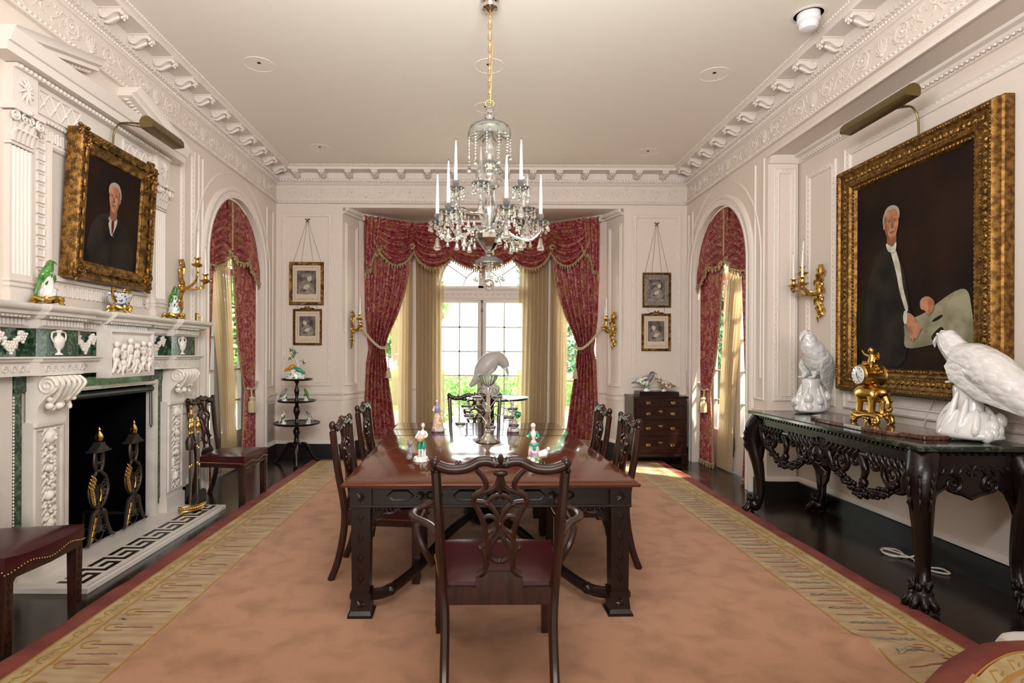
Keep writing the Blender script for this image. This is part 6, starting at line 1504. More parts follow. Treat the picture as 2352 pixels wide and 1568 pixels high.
for k in range(16): q = rnd.uniform(.2, 2.9); mb.ell((-.01 + .078 * math.cos(q), rnd.uniform(-.05, .05), .34 + .078 * math.sin(q)), (.02, .02, .014), 6, 4)
for s in (-1, 1): mb.tube([(.03 * s, 0, .27), (.05 * s, 0, .25), (.03 * s, 0, .235)], .014, 6)
mb.build('clock_case', 'ormolu', ck, ang=50)
mb = MB(); mb.lathe([(.064, -.0905), (.062, -.097), (.0, -.100)], c=(-.01, 0, .34), n=32, axis='y', cap=False); di = mb.build('dial', 'white', ck)
mb = MB()
for k in range(12): q = k * PI / 6; mb.tube([(-.01 + .046 * math.sin(q), -.1005, .34 + .046 * math.cos(q)), (-.01 + .056 * math.sin(q), -.1, .34 + .056 * math.cos(q))], .0022, 4)
mb.tube([(-.01, -.102, .34), (-.022, -.102, .372)], [.004, .001], 5); mb.tube([(-.01, -.103, .34), (.016, -.103, .30)], [.003, .001], 5); mb.ell((.012, -.1, .325), .004, 6, 4); mb.build('hands_and_marks', 'black', di)
mb = MB(); mb.tube([(.0, 0, .41), (.0, 0, .445), (.002, 0, .485)], [.032, .026, .018], 8); mb.ell((.0, -.005, .515), (.021, .021, .024), 10, 7); mb.tube([(0, -.01, .475), (-.045, -.02, .49), (-.07, -.02, .515)], [.012, .007], 6); mb.tube([(0, .01, .475), (.035, 0, .46), (.04, -.01, .43)], [.012, .007], 6)
for s in (-1, 1): mb.tube([(s * .012, -.01, .42), (s * .045, -.03, .43), (s * .05, -.04, .395)], [.018, .013, .009], 7); mb.ell((s * .03, .02, .475), (.022, .005, .03), 7, 4)
mb.build('cupid', 'ormolu', ck, ang=60)
t = thing('power_cord', 'cream power cord hanging down the wall and coiled under the console', 'cord', (0, 0, 0))
mb = MB(); mb.tube(spline([(3.20, 3.98, 1.13), (3.205, 4.05, 1.0), (3.20, 4.10, .8), (3.205, 4.06, .5), (3.20, 4.02, .30), (3.18, 4.0, .12), (3.06, 3.98, .03), (2.98, 4.05, .012), (2.95, 4.13, .012), (3.0, 4.2, .012), (3.08, 4.17, .012), (3.05, 4.06, .012), (2.96, 4.03, .012), (2.93, 4.10, .018), (3.0, 4.16, .018), (3.06, 4.0, .012), (3.0, 3.85, .010), (3.04, 3.74, .010), (3.10, 3.72, .012), (3.11, 3.80, .012), (3.05, 3.82, .012)], 6), .006, 6); mb.build('cable', 'cord', t)
# chest of drawers --------------------------------------------------------
cs = thing('chest_of_drawers', 'small dark chest of drawers with brass pulls right of the bay', 'chest of drawers', (2.385, 7.60, 0))
cw, cdp, chh = .36, .22, .885
mb = MB(); mb.box(-cw + .012, cw - .012, -cdp + .01, cdp, .13, chh - .022); mb.build('body', 'chest', cs, smooth=False, bevel=.003)
mb = MB(); mb.rloft(-cw, cw, -cdp - .012, cdp, [(.006, chh - .024), (0, chh - .014), (0, chh - .006), (.006, chh)], cap=True); mb.build('top', 'chest', cs, ang=30)
mb = MB(); mb.box(-cw, cw, -cdp - .004, cdp, .10, .14); 
for s in (-1, 1):
    for y in (-cdp + .02, cdp - .05): mb.prism([(s * cw, .12), (s * (cw - .11), .12), (s * (cw - .07), .05), (s * (cw - .05), 0), (s * cw, 0)], 0, .02) if False else mb.box(min(s * cw, s * (cw - .07)), max(s * cw, s * (cw - .07)), y - .02, y + .03, 0, .11)
mb.build('bracket_feet', 'chest', cs, smooth=False, bevel=.004)
mb = MB()
for s in (-1, 1): mb.box(s * (cw - .026) - .014, s * (cw - .026) + .014, -cdp + .0, -cdp + .012, .14, chh - .03)
mb.build('corner_pilasters', 'chest', cs, smooth=False, bevel=.004)
def pull(parent, x, z, esc=False):
    y = -cdp - .012; mb = MB(FP(0)); mb.X = Matrix.Translation((x, z, -y - .0 if False else cdp + .012))
    mb.prism([(-.032, .004), (-.026, .016), (-.012, .010), (0, .020), (.012, .010), (.026, .016), (.032, .004), (.012, -.010), (0, -.018), (-.012, -.010)], 0, .002)
    o = mb.build('escutcheon' if esc else 'handle', 'brass', parent, smooth=False)
    if not esc: mb = MB(FP(0)); mb.X = Matrix.Translation((x, z, cdp + .012)); mb.tube(spline([(-.024, .004, .002), (-.02, -.012, .012), (0, -.018, .014), (.02, -.012, .012), (.024, .004, .002)], 3), .0028, 5); mb.build('bail', 'brass', o)
rows = [(.755, .855), (.585, .745), (.375, .575), (.155, .365)]
for r_, (z0, z1) in enumerate(rows):
    for (x0, x1) in ([(-.315, -.005), (.005, .315)] if r_ == 0 else [(-.315, .315)]):
        mb = MB(); mb.box(x0, x1, -cdp - .010, -cdp + .02, z0, z1); d = mb.build('drawer', 'chest', cs, smooth=False, bevel=.004)
        if r_ == 0: pull(d, (x0 + x1) / 2, (z0 + z1) / 2)
        else: pull(d, -.16, (z0 + z1) / 2); pull(d, .155, (z0 + z1) / 2); pull(d, 0, (z0 + z1) / 2 + .025, True)
sp_up = [(-.38, -.42), (-.30, -.20), (-.18, .0), (-.05, .15), (.02, .24), (.08, .34), (.12, .38)]; rad = [.01, .04, .08, .125, .125, .09, .085, .05]
sp_flat = [(-.55, -.02), (-.38, .02), (-.2, .06), (-.02, .10), (.10, .16), (.18, .28), (.24, .32)]
def birdfig(name, label, loc, rz, h, bodym, wingm, basem='pflower', flat=False, group=None, beakm='pbrown', bh=.42, foliage=True):
    t = thing(name, label, 'figurine', loc, rz, group); S = h * (1 - bh) / .62 if not flat else h * (1 - bh) / .42
    mb = MB(); rock(mb, (0, 0, 0), h * .17, h * .15, h * .10, 3, 12, 2, .9, .06); rock(mb, (0, 0, h * .08), h * .13, h * .12, h * (bh - .04), 5, 9, 5, .55, .15); mb.build('stump', 'white' if foliage else basem, t, ang=30)
    if foliage:
        mb = MB(); rnd = random.Random(int(h * 1000)); 
        for k in range(14): q = rnd.uniform(0, 6.28); z = rnd.uniform(.1, bh) * h; r0 = h * (.15 - z / h * .1); mb.ell((r0 * math.cos(q), r0 * math.sin(q), z), (h * .035, h * .035, h * .055), 5, 4)
        mb.build('leaves', 'pgreen', t)
    sp = [(x, z + bh * h / S + (.06 if flat else .0)) for x, z in (sp_flat if flat else sp_up)]
    k = bh * h / S
    bird(t, [bodym, beakm, wingm], S, sp, rad, (1, -.35), None, ((.0, (.10 if not flat else .14) + k), ((-.28, -.16 + k) if not flat else (-.40, .08 + k)), .10), beakmat=beakm)
    return t
t = thing('wooden_plinth', 'low dark plinth on the chest of drawers under the porcelain birds', 'plinth', (2.40, 7.60, chh)); mb = MB(); mb.rloft(-.26, .26, -.13, .13, [(.0, 0), (0, .045), (.01, .055)], cap=True); mb.build('plinth', 'ebony', t, smooth=False)
birdfig('bird_figurine', 'black and white porcelain bird with raised wings on the dark plinth', (2.27, 7.58, chh + .055), R(10), .26, 'pgrey', 'pflower', flat=True, bh=.35)
birdfig('bird_figurine', 'brown-flecked porcelain bird with long tail on the right of the dark plinth', (2.50, 7.60, chh + .055), R(188), .19, 'pbrown', 'pbrown', flat=True, bh=.22)
# dumbwaiter ---------------------------------------------------------------
dw = thing('three_tier_table', 'dark three-tier round dumbwaiter table in the far left corner', 'table', (-2.30, 7.28, 0))
mb = MB(); mb.lathe([(.0, .20), (.03, .20), (.055, .24), (.06, .27), (.035, .30), (.028, .36), (.045, .42), (.04, .45), (.022, .48), (.03, .515), (.035, .53), (.02, .56), (.022, .62), (.045, .68), (.038, .73), (.02, .76), (.03, .805), (.03, .83), (.018, .86), (.03, .92), (.035, .95), (.02, .99), (.016, 1.03), (.035, 1.07), (.035, 1.08), (0, 1.08)], n=20, cap=False); mb.build('turned_column', 'ebony', dw)
for z, r_ in ((.535, .293), (.82, .24), (1.094, .195)):
    mb = MB(); mb.lathe([(0, z - .018), (r_ - .02, z - .018), (r_ - .004, z - .010), (r_, z + .004), (r_ - .006, z + .008), (r_ - .014, z), (0, z)], n=48, cap=False); mb.build('tray', 'ebony', dw)
for k in range(3):
    a = R(-75 + 120 * k); d = Vector((math.cos(a), math.sin(a), 0)); V = lambda r_, z: d * r_ + Vector((0, 0, z))
    mb = MB(); mb.tube(spline([V(.03, .24), V(.12, .25), V(.20, .12), V(.27, .035), V(.31, .028)], 6), [.03] * 4 + [.026] * 6 + [.018] * 15, 8); mb.ell(tuple(V(.315, .022)), (.03, .03, .02), 8, 5); mb.build('leg', 'ebony', dw)
G3 = 'porcelain birds on the three-tier table'
birdfig('parrot_figurine', 'grey parrot figurine at the left of the middle tier of the dumbwaiter', (-2.43, 7.20, .82), R(20), .20, 'pgrey', 'pgrey', group=G3)
birdfig('parrot_figurine', 'olive green parrot figurine at the right of the middle tier of the dumbwaiter', (-2.17, 7.23, .82), R(150), .19, 'pgreen', 'pgreen', group=G3)
birdfig('bird_figurine', 'red and green bird figurine at the left of the lowest tier of the dumbwaiter', (-2.42, 7.14, .535), R(60), .21, 'pbrown', 'pgreen', group=G3)
birdfig('bird_figurine', 'black and white bird figurine at the right of the lowest tier of the dumbwaiter', (-2.12, 7.17, .535), R(170), .20, 'pgrey', 'pflower', group=G3)
t = thing('bird_group_figurine', 'porcelain group of two birds under a leafy branch, topmost on the dumbwaiter', 'figurine', (-2.32, 7.26, 1.094))
mb = MB(); rock(mb, (0, 0, 0), .12, .09, .05, 2, 14, 3, .95, .05); rock(mb, (0, 0, .04), .10, .07, .08, 7, 12, 4, .6, .2); mb.build('flowered_mound', 'pflower', t, ang=30)
mb = MB(); mb.tube(spline([(.02, .02, .08), (.03, .02, .18), (0, .03, .26), (-.04, .03, .32)], 4), [.014, .006], 6); mb.tube([(.03, .02, .17), (.09, .02, .23)], [.008, .004], 5); mb.build('branch', 'white', t)
mb = MB(); rnd = random.Random(6)
for k in range(30):
    x, z = rnd.choice([(-.04, .30), (-.08, .28), (0, .33), (.09, .22), (-.05, .37)]); a = rnd.uniform(0, 6.28); p = Vector((x, .03, z)); q = p + Vector((math.cos(a) * .045, rnd.uniform(-.03, .03), math.sin(a) * .045)); mb.tube([p, p.lerp(q, .5), q], [.004, .014, .002], 5, flat=.4)
mb.build('leaves', 'pgreen', t)
for (bx_, bz, rz_, m, nm) in ((-.05, .13, 0, 'porange', 1), (.06, .10, PI, 'pteal', 1)):
    mb = MB(); s = 1 if rz_ == 0 else -1; mb.tube(spline([(bx_ - s * .085, -.02, bz - .03), (bx_ - s * .03, -.02, bz), (bx_ + s * .02, -.02, bz + .025), (bx_ + s * .045, -.02, bz + .04), (bx_ + s * .06, -.02, bz + .045)], 4), [.006] * 2 + [.02] * 4 + [.03] * 4 + [.024] * 3 + [.018] * 2 + [.012] * 2, 10); mb.tube([(bx_ + s * .06, -.02, bz + .045), (bx_ + s * .078, -.02, bz + .03)], [.008, .002], 6); mb.build('bird', m, t)
# mantel ornaments ------------------------------------------------------------
def gilt_stand(t, r_, h):
    mb = MB(); mb.lathe([(0, h - .006), (r_ * .8, h - .008), (r_ * .85, h + .002), (0, h + .004)], n=20, cap=False)
    for k in range(6):
        a = k * PI / 3; d = Vector((math.cos(a), math.sin(a), 0)); mb.tube(spline([d * r_ * .5 + Vector((0, 0, h - .01)), d * r_ * .95 + Vector((0, 0, h - .004)), d * r_ * .85 + Vector((0, 0, h * .45)), d * r_ * 1.08 + Vector((0, 0, .006))], 4), [.018, .008], 6)
    mb.tube([(r_ * .85 * math.cos(k * PI / 12), r_ * .85 * math.sin(k * PI / 12), h - .008 + .008 * math.cos(k)) for k in range(24)], .012, 6, closed=True); return mb.build('gilt_stand', 'ormolu', t)
ZM = 1.72
def parrot(loc, rz, h, label, tall):
    t = thing('parrot_figurine', label, 'figurine', loc, rz, 'parrots on the mantel shelf'); gilt_stand(t, .085, .045)
    mb = MB(); rock(mb, (0, 0, .045), .055, .05, h * .16, 2, 10, 3, .8, .12); rock(mb, (.0, 0, .045 + h * .12), .042, .038, h * .30, 8, 10, 5, .62, .12); st = mb.build('white_stump', 'white', t, ang=30)
    mb = MB(); rnd = random.Random(int(h * 999))
    for k in range(14): q = rnd.uniform(0, 6.28); z = .06 + rnd.uniform(0, h * .30); r0 = lerp(.048, .030, (z - .06) / (h * .34)); mb.tube([(r0 * math.cos(q), r0 * math.sin(q), z), (r0 * 1.12 * math.cos(q + .12), r0 * 1.12 * math.sin(q + .12), z + .014), (r0 * 1.02 * math.cos(q + .3), r0 * 1.02 * math.sin(q + .3), z + .028)], [.003, .009, .002], 5, flat=.4)
    mb.build('leaves', 'pgreen', st)
    if not tall:
        mb = MB()
        for k in range(3): mb.ell((.030 + .010 * k, .018 + .006 * k, .13 + .012 * (k % 2)), .009, 6, 4)
        mb.build('cherries', 'pred', st)
    S = h * .62; k = .47 * h / S; sp = [(-.30, -.55), (-.22, -.28), (-.10, .0), (.0, .14), (.03, .24), (.06, .34), (.11, .38)]
    sp = [(x, z + k + .05) for x, z in sp]; bird(t, ['pgreen', 'pyellow', 'pgreen'], S, sp, [.03, .04, .085, .12, .12, .095, .085, .05], (1, -.5), None, ((.0, .12 + k), (-.2, -.2 + k), .10), beakmat='pbrown')
parrot((XL + .14, 3.50, ZM), R(60), .37, 'green parrot on white stump, near end of the mantel shelf', 1)
parrot((XL + .14, 4.96, ZM), R(-20), .38, 'green parrot with red cherries on white stump, far end of the mantel', 0)
t = thing('porcelain_basket', 'blue and white pierced porcelain basket on gilt base, middle of the mantel', 'basket', (XL + .14, 4.20, ZM), R(90)); gilt_stand(t, .075, .05)
mb = MB(); n = 28
prof = [(.045, .055), (.06, .075), (.078, .10), (.098, .135), (.104, .142)]
mb.add([((r_ + .006 * math.cos(10 * 2 * PI * j / n)) * 1.15 * math.cos(2 * PI * j / n), r_ * .75 * math.sin(2 * PI * j / n), z) for r_, z in prof for j in range(n)], [(i * n + j, i * n + (j + 1) % n, (i + 1) * n + (j + 1) % n, (i + 1) * n + j) for i in range(len(prof) - 1) for j in range(n)])
mb.build('basket_bowl', 'basket', t, solid=.005)
for s in (-1, 1): mb = MB(); mb.tube(spline([(s * .075, -.02, .08), (s * .11, -.02, .12), (s * .095, -.01, .175), (s * .06, 0, .18), (s * .065, .01, .15)], 5), [.013, .007], 7); mb.ell((s * .06, 0, .165), (.018, .014, .016), 8, 5); mb.build('handle', 'ormolu', t)
# andirons, fire tools ----------------------------------------------------------
def andiron(loc, label):
    t = thing('andiron', label, 'andiron', loc, R(90), 'andirons in the fireplace'); F0 = FP(0)
    mb = MB(F0)
    for s in (-1, 1):
        mb.tube(spline([(s * .015, .26, 0), (s * .07, .30, 0), (s * .105, .38, 0), (s * .085, .47, 0), (s * .03, .52, 0), (s * .045, .57, 0), (s * .05, .62, 0), (s * .04, .68, 0)], 5), .012, 7)
        mb.tube(spline([(s * .015, .24, 0), (s * .06, .22, 0), (s * .085, .14, 0), (s * .12, .05, .01), (s * .15, .03, .02)], 5), [.02, .012], 7)
        mb.tube([(a, b, 0) for a, b in spiral(s * .05, .33, .03, 1.4, s, -PI / 2)], .007, 6)
        for k in range(4): mb.tube(spline([(0, .30, 0), (s * (.01 + k * .014), .37, 0), (s * (.02 + k * .018), .43 - k * .018, 0)], 3), [.007, .011], 6)
    mb.tube([(0, .10, 0), (0, .34, 0)], .013, 7); mb.tube([(.045 * math.cos(k * PI / 8), .56 + .03 * math.sin(k * PI / 8), 0) for k in range(16)], .008, 6, closed=True)
    for k in range(3): mb.tube([(.035 * math.cos(j * PI / 5) * (1 - k * .2), .13 + .05 * math.sin(j * PI / 5) * (1 - k * .3), 0) for j in range(10)], .006, 5, closed=True)
    for s in (-1, 1):
        mb.tube([(a, b, 0) for a, b in spiral(s * .055, .43, .026, 1.3, -s, PI / 2)], .006, 6); mb.tube([(a, b, 0) for a, b in spiral(s * .03, .205, .03, 1.3, s, PI / 2)], .006, 6); mb.tube([(a, b, 0) for a, b in spiral(s * .07, .10, .025, 1.2, -s, -PI / 2)], .006, 6)
        mb.tube(spline([(s * .01, .10, 0), (s * .05, .07, 0), (s * .03, .035, 0), (0, .02, 0)], 3), .006, 6)
        mb.tube([(s * .02, .56, 0), (s * .045, .68, 0)], .010, 6)
    mb.prism([(-.075, .68), (.075, .68), (.06, .70), (.03, .72), (.02, .74), (-.02, .74), (-.03, .72), (-.06, .70)], -.03, .03); mb.box(-.085, .085, .672, .684, -.038, .038)
    b = mb.build('iron_upright', 'iron', t, ang=50)
    mb = MB(); mb.lathe([(.008, .74), (.02, .75), (.026, .775), (.018, .80), (.008, .82), (.012, .83), (.003, .85)], n=14, rib=.1, ribn=7); mb.build('flame_finial', 'ormolu', t)
    mb = MB(F0)
    for s in (-1,):
        for k in range(8): z = .30 + k * .024; x = -.02 - interp([(0, .06), (4, .085), (8, .045)], k); mb.tube([(x + .02, z, .012), (x - .004, z + .02, .016), (x - .014, z + .048, .006)], [.014, .013, .003], 6)
    for k in range(4): mb.tube([(-.05 - k * .014, .20 - k * .045, .014), (-.065 - k * .016, .16 - k * .042, .018)], [.016, .006], 6)
    mb.tube(spline([(0, .31, .012), (.006, .36, .016), (0, .40, .012)], 3), [.014, .005], 6); mb.build('gilt_leaves', 'ormolu', t, ang=60)
    mb = MB(); mb.tube([(0, .02, .10), (0, .40, .11)], .012, 6); mb.tube([(0, .40, .11), (0, .40, .0)], .012, 6); mb.build('log_bar', 'iron', t)
andiron((XL + .02, 4.16, .035), 'near gilt and iron andiron with flame finial in the fireplace')
andiron((XL + .02, 4.58, .035), 'far gilt and iron andiron with flame finial in the fireplace')
ft = thing('fire_tool_stand', 'brass stand with pierced gallery base beside the fireplace', 'fire tool stand', (-2.50, 5.06, .035), R(90))
mb = MB(); n = 26; arc = [(-.16, .06)] + [(-.16 * math.cos(PI * i / n), .06 - .13 * math.sin(PI * i / n)) for i in range(n + 1)] + [(.16, .06)]
k = len(arc); mb.add([(x, y, .02) for x, y in arc] + [(x * 1.03, y * 1.03, .062) for x, y in arc], [(i, i + 1, k + i + 1, k + i) for i in range(k - 1)]); mb.prism([(x * .99, y) for x, y in arc], .014, .022)
for i, (x, y) in enumerate(arc): mb.ell((x * 1.025, y * 1.025 , .04), (.008, .008, .012), 6, 4)
for zz in (.020, .062): mb.tube([(x * 1.02, y * 1.02, zz) for x, y in arc], .005, 6)
for x, y in ((-.14, .04), (.14, .04), (0, -.06)): mb.tube([(x, y, .02), (x * 1.05, y * 1.05, 0.004)], [.012, .009], 8)
mb.build('gallery_base', 'brass', ft, ang=60)
mb = MB(); mb.cyl((0, .04, .02), (0, .04, .80), .008, n=8); mb.lathe([(.008, .78), (.018, .79), (.012, .81), (.02, .83), (.024, .85), (.012, .87), (.008, .90), (.014, .91), (.002, .93)], c=(0, .04, 0), n=14); mb.build('pole', 'brass', ft)
mb = MB(); mb.tube(spline([(-.13, .0, .60), (-.07, .03, .585), (0, .04, .60), (.07, .03, .585), (.13, .0, .60)], 5), .006, 6); mb.build('tool_rack', 'brass', ft)
def tool(x, y, tilt, label, kind):
    t = thing('fire_tool', label, 'fire tool', (-2.50 - y, 5.06 + x, .035), R(90), 'fire tools on the stand')
    mb = MB(); mb.tube([(0, 0, .10), (tilt, 0, .70)], [.006, .007], 7); mb.build('shaft', 'steel' if kind != 'brush' else 'iron', t)
    mb = MB(); mb.lathe([(.006, .68), (.014, .69), (.009, .71), (.018, .73), (.02, .76), (.010, .78), (.014, .79), (.003, .82)], c=(tilt, 0, 0), n=12)
    mb.build('knob_handle', 'brass', t)
    for z in (.55, .40): mb = MB(); mb.ell((tilt * (z - .1) / .6, 0, z), (.010, .010, .02), 8, 5); mb.build('collar', 'brass', t)
    mb = MB()
    if kind == 'shovel': mb.prism([(-.07, .0), (.07, .0), (.075, .12), (.02, .15), (-.02, .15), (-.075, .12)], -.004, .0) ; mb.v = [(a, c - .01, b + .03) for a, b, c in mb.v]
    elif kind == 'brush': mb.lathe([(.004, .54), (.03, .55), (.036, .62), (.018, .66)], n=10, c=(tilt * .8, 0, 0))
    elif kind == 'poker': mb.tube([(0, 0, .10), (0, 0, .03)], [.006, .002], 6)
    else: mb.tube([(0, 0, .10), (.02, 0, .06), (.01, 0, .025)], .005, 6); mb.tube([(0, 0, .10), (-.02, 0, .06), (-.01, 0, .025)], .005, 6)
    mb.build({'shovel': 'blade', 'brush': 'bristle_head', 'poker': 'tip', 'tongs': 'claws'}[kind], 'iron', t, ang=50)
tool(.045, -.03, .10 - .16, 'fire shovel with wide dark blade leaning in the brass stand', 'shovel'); tool(-.10, .0, .0, 'hearth brush with dark head on the brass stand', 'brush')
tool(-.05, .01, .01, 'poker with brass handle standing on the brass stand', 'poker'); tool(.09, .02, -.015, 'fire tongs with brass handle on the brass stand', 'tongs')
# figurines on the dining table ----------------------------------------------------
ZD = .012 + ZT_
def figure(loc, rz, h, label, skirt, top, accent, male=False, mound='pflower', scarf=None):
    t = thing('porcelain_figurine', label, 'figurine', loc, rz, 'porcelain figures on the dining table')
    k = h; V = lambda x, y, z: (x * k, y * k, z * k)
    mb = MB(); mb.lathe([(0, 0), (.18 * k, 0), (.19 * k, .02 * k), (.165 * k, .045 * k), (.175 * k, .07 * k), (.15 * k, .10 * k), (0, .11 * k)], n=22, rib=.07, ribn=8, cap=False)
    sx = .07 if male else -.06; rock(mb, V(sx, .05, .08), .09 * k, .07 * k, .30 * k, 3, 9, 4, .55, .2)
    for q in range(10): a = q * .63; mb.ell(V(.14 * math.cos(a), .13 * math.sin(a), .10), (.035 * k, .03 * k, .03 * k), 6, 4)
    mb.build('rocky_base', mound, t, ang=180)
    mb = MB(); lean = .03 if male else -.02
    if male:
        for s in (-1, 1): mb.tube(spline([V(s * .045, -.02 * s, .10), V(s * .04, -.03 - .01 * s, .20), V(s * .035, -.02, .30), V(s * .04 + lean * .5, 0, .42)], 3), [.026 * k, .020 * k, .030 * k, .026 * k, .028 * k, .030 * k, .036 * k, .042 * k, .046 * k, .05 * k], 8); mb.ell(V(s * .047, -.055, .105), (.022 * k, .04 * k, .018 * k), 7, 5)
        mb.build('legs', 'white', t); mb = MB()
        for s in (-1, 1): mb.tube(spline([V(s * .05, -.02, .30), V(s * .05 + lean * .4, -.01, .40), V(s * .035 + lean, 0, .50)], 3), [.048 * k, .056 * k, .058 * k, .060 * k, .058 * k, .055 * k, .052 * k], 10)
        mb.build('breeches', skirt, t)
    else:
        n = 20; pr = [(.135, .10, 0), (.15, .16, .0), (.13, .26, .01), (.115, .36, .01), (.085, .45, 0), (.048, .53, 0)]
        mb.add([V((r_ * (1 + .10 * math.sin(7 * 2 * PI * j / n + i)) * math.cos(2 * PI * j / n) + lean * i * .2), r_ * .85 * (1 + .10 * math.sin(7 * 2 * PI * j / n + i)) * math.sin(2 * PI * j / n), z) for i, (r_, z, _) in enumerate(pr) for j in range(n)], [(i * n + j, i * n + (j + 1) % n, (i + 1) * n + (j + 1) % n, (i + 1) * n + j) for i in range(5) for j in range(n)])
        mb.build('skirt', skirt, t)
        mb = MB(); mb.tube(spline([V(-.10, -.02, .44), V(0, -.085, .40), V(.10, -.02, .45)], 4), .035 * k, 8); mb.ell(V(.0, -.09, .33), (.05 * k, .02 * k, .08 * k), 8, 6); mb.build('apron_drape', accent, t)
    mb = MB(); mb.tube(spline([V(lean, 0, .49), V(lean, -.01, .56), V(lean * 1.2, -.012, .64), V(lean * 1.4, 0, .72), V(lean * 1.5, 0, .765)], 3), [.050 * k, .044 * k, .042 * k, .044 * k, .052 * k, .060 * k, .068 * k, .072 * k, .072 * k, .066 * k, .052 * k, .034 * k, .022 * k], 12); mb.build('bodice', top, t)
    hx = lean * 1.6 * k; mb = MB(); mb.tube([(hx, 0, .74 * k), (hx, -.006 * k, .82 * k)], .021 * k, 8); mb.ell((hx, -.012 * k, .865 * k), (.044 * k, .05 * k, .062 * k), 12, 9); mb.ell((hx, -.062 * k, .858 * k), (.007 * k, .012 * k, .012 * k), 5, 4)
    for s in (-1, 1): mb.ell((hx + s * .045 * k, 0, .86 * k), (.008 * k, .012 * k, .014 * k), 5, 4)
    hd = mb.build('head', 'skin', t)
    for s in (-1, 1): mb = MB(); mb.ell((hx + s * .017 * k, -.056 * k, .875 * k), .005 * k, 5, 4); mb.build('eye', 'hair', hd)
    pass; mb = MB(); mb.ell((hx, -.058 * k, .838 * k), (.010 * k, .005 * k, .004 * k), 5, 4); mb.build('mouth', 'pred', hd)
    mb = MB(); mb.ell((hx, .014 * k, .885 * k), (.052 * k, .050 * k, .056 * k), 10, 7, noise=.05)
    for q in range(8): a = q * PI / 7; mb.ell((hx + .048 * k * math.cos(a), .01 * k, (.875 + .045 * math.sin(a)) * k), .016 * k, 6, 4)
    if scarf: mb.tube([(hx, .02 * k, .90 * k), (hx, .06 * k, .80 * k), (hx, .065 * k, .66 * k)], [.05 * k, .05 * k, .03 * k], 8)
    mb.build('headscarf' if scarf else 'hair', scarf or 'hair', t)
    mb = MB(); ends = ((-.12, -.085, .57), (.085, -.10, .60)) if male else ((-.17, -.05, .63), (.06, -.11, .60))
    for s, en in zip((-1, 1), ends): mb.tube(spline([V(s * .062 + lean, 0, .725), V(s * .115 + lean, .0, .64), V(lerp(s * .12, en[0], .5), -.05, .59), V(*en)], 3), [.034 * k, .034 * k, .032 * k, .030 * k, .032 * k, .032 * k, .030 * k, .024 * k, .018 * k, .016 * k], 8)
    mb.build('sleeves', accent, t)
    mb = MB()
    for en in ends:
        mb.ell(V(en[0], en[1] - .01, en[2]), .019 * k, 7, 5)
        for f in range(5): mb.tube([V(*en), V(en[0] + (f - 2) * .009, en[1] - .038, en[2] - .008)], .0055 * k, 4)
    mb.build('hands', 'skin', t)
    mb = MB()
    for q in range(9): mb.ell(V(.13 * math.cos(q * .7 + 3), .12 * math.sin(q * .7 + 3) - .01, .115), (.018 * k, .018 * k, .016 * k), 6, 4)
    mb.build('base_flowers', 'pgreen' if q % 2 else 'pyellow', t)
    return t
f1 = figure((-.352, 3.61, ZD), R(10), .262, 'porcelain shepherd in green breeches with dog, near left on the table', 'pteal', 'white', 'white', True, 'white')
mb = MB(); mb.tube(spline([(-.075, -.01, .02), (-.07, -.01, .07), (-.065, -.01, .085), (-.07, -.01, .10)], 3), [.018] * 3 + [.02] * 3 + [.014] * 4, 8); mb.ell((-.07, -.015, .115), (.016, .02, .014), 8, 6); mb.tube([(-.07, -.03, .112), (-.07, -.045, .108)], [.008, .004], 6)
for s in (-1, 1): mb.tube([(-.07 + s * .010, -.012, .122), (-.07 + s * .014, -.010, .138)], [.006, .002], 5); mb.tube([(-.07 + s * .008, -.022, .075), (-.07 + s * .008, -.026, .02)], .006, 6)
mb.build('dog', 'pgrey', f1)
mb = MB(); mb.lathe([(.012, .13), (.026, .145), (.03, .155)], c=(-.008, -.04, 0), n=12); mb.ell((-.008, -.04, .16), (.024, .022, .018), 8, 5); mb.build('fruit_basket', 'pyellow', f1)
f2 = figure((.368, 3.61, ZD), R(-10), .262, 'porcelain shepherdess in plum skirt with lamb, near right on the table', 'ppink', 'white', 'pteal', False, 'pflower', 'skin')
mb = MB(); mb.tube([(.03, -.03, .05), (.07, -.03, .06), (.085, -.03, .08)], [.022, .026, .016], 8); mb.ell((.09, -.035, .09), (.014, .018, .014), 8, 6); mb.build('lamb', 'white', f2)
f3 = figure((-.338, 5.0, ZD), R(20), .305, 'porcelain lady in flowered yellow gown, far left on the table', 'pyellow', 'pblue', 'pyellow', False, 'ppink', 'hair')
f4 = figure((.322, 5.0, ZD), R(-10), .285, 'porcelain figure in pale yellow cape holding flowers, far right on the table', 'biscuit', 'pyellow', 'pyellow', False, 'ppink', 'ppink')
mb = MB(); leafball(mb, (.045, -.035, .155), (.03, .02, .03), 60, 3, .012); mb.build('flower_spray', 'pteal', f4)
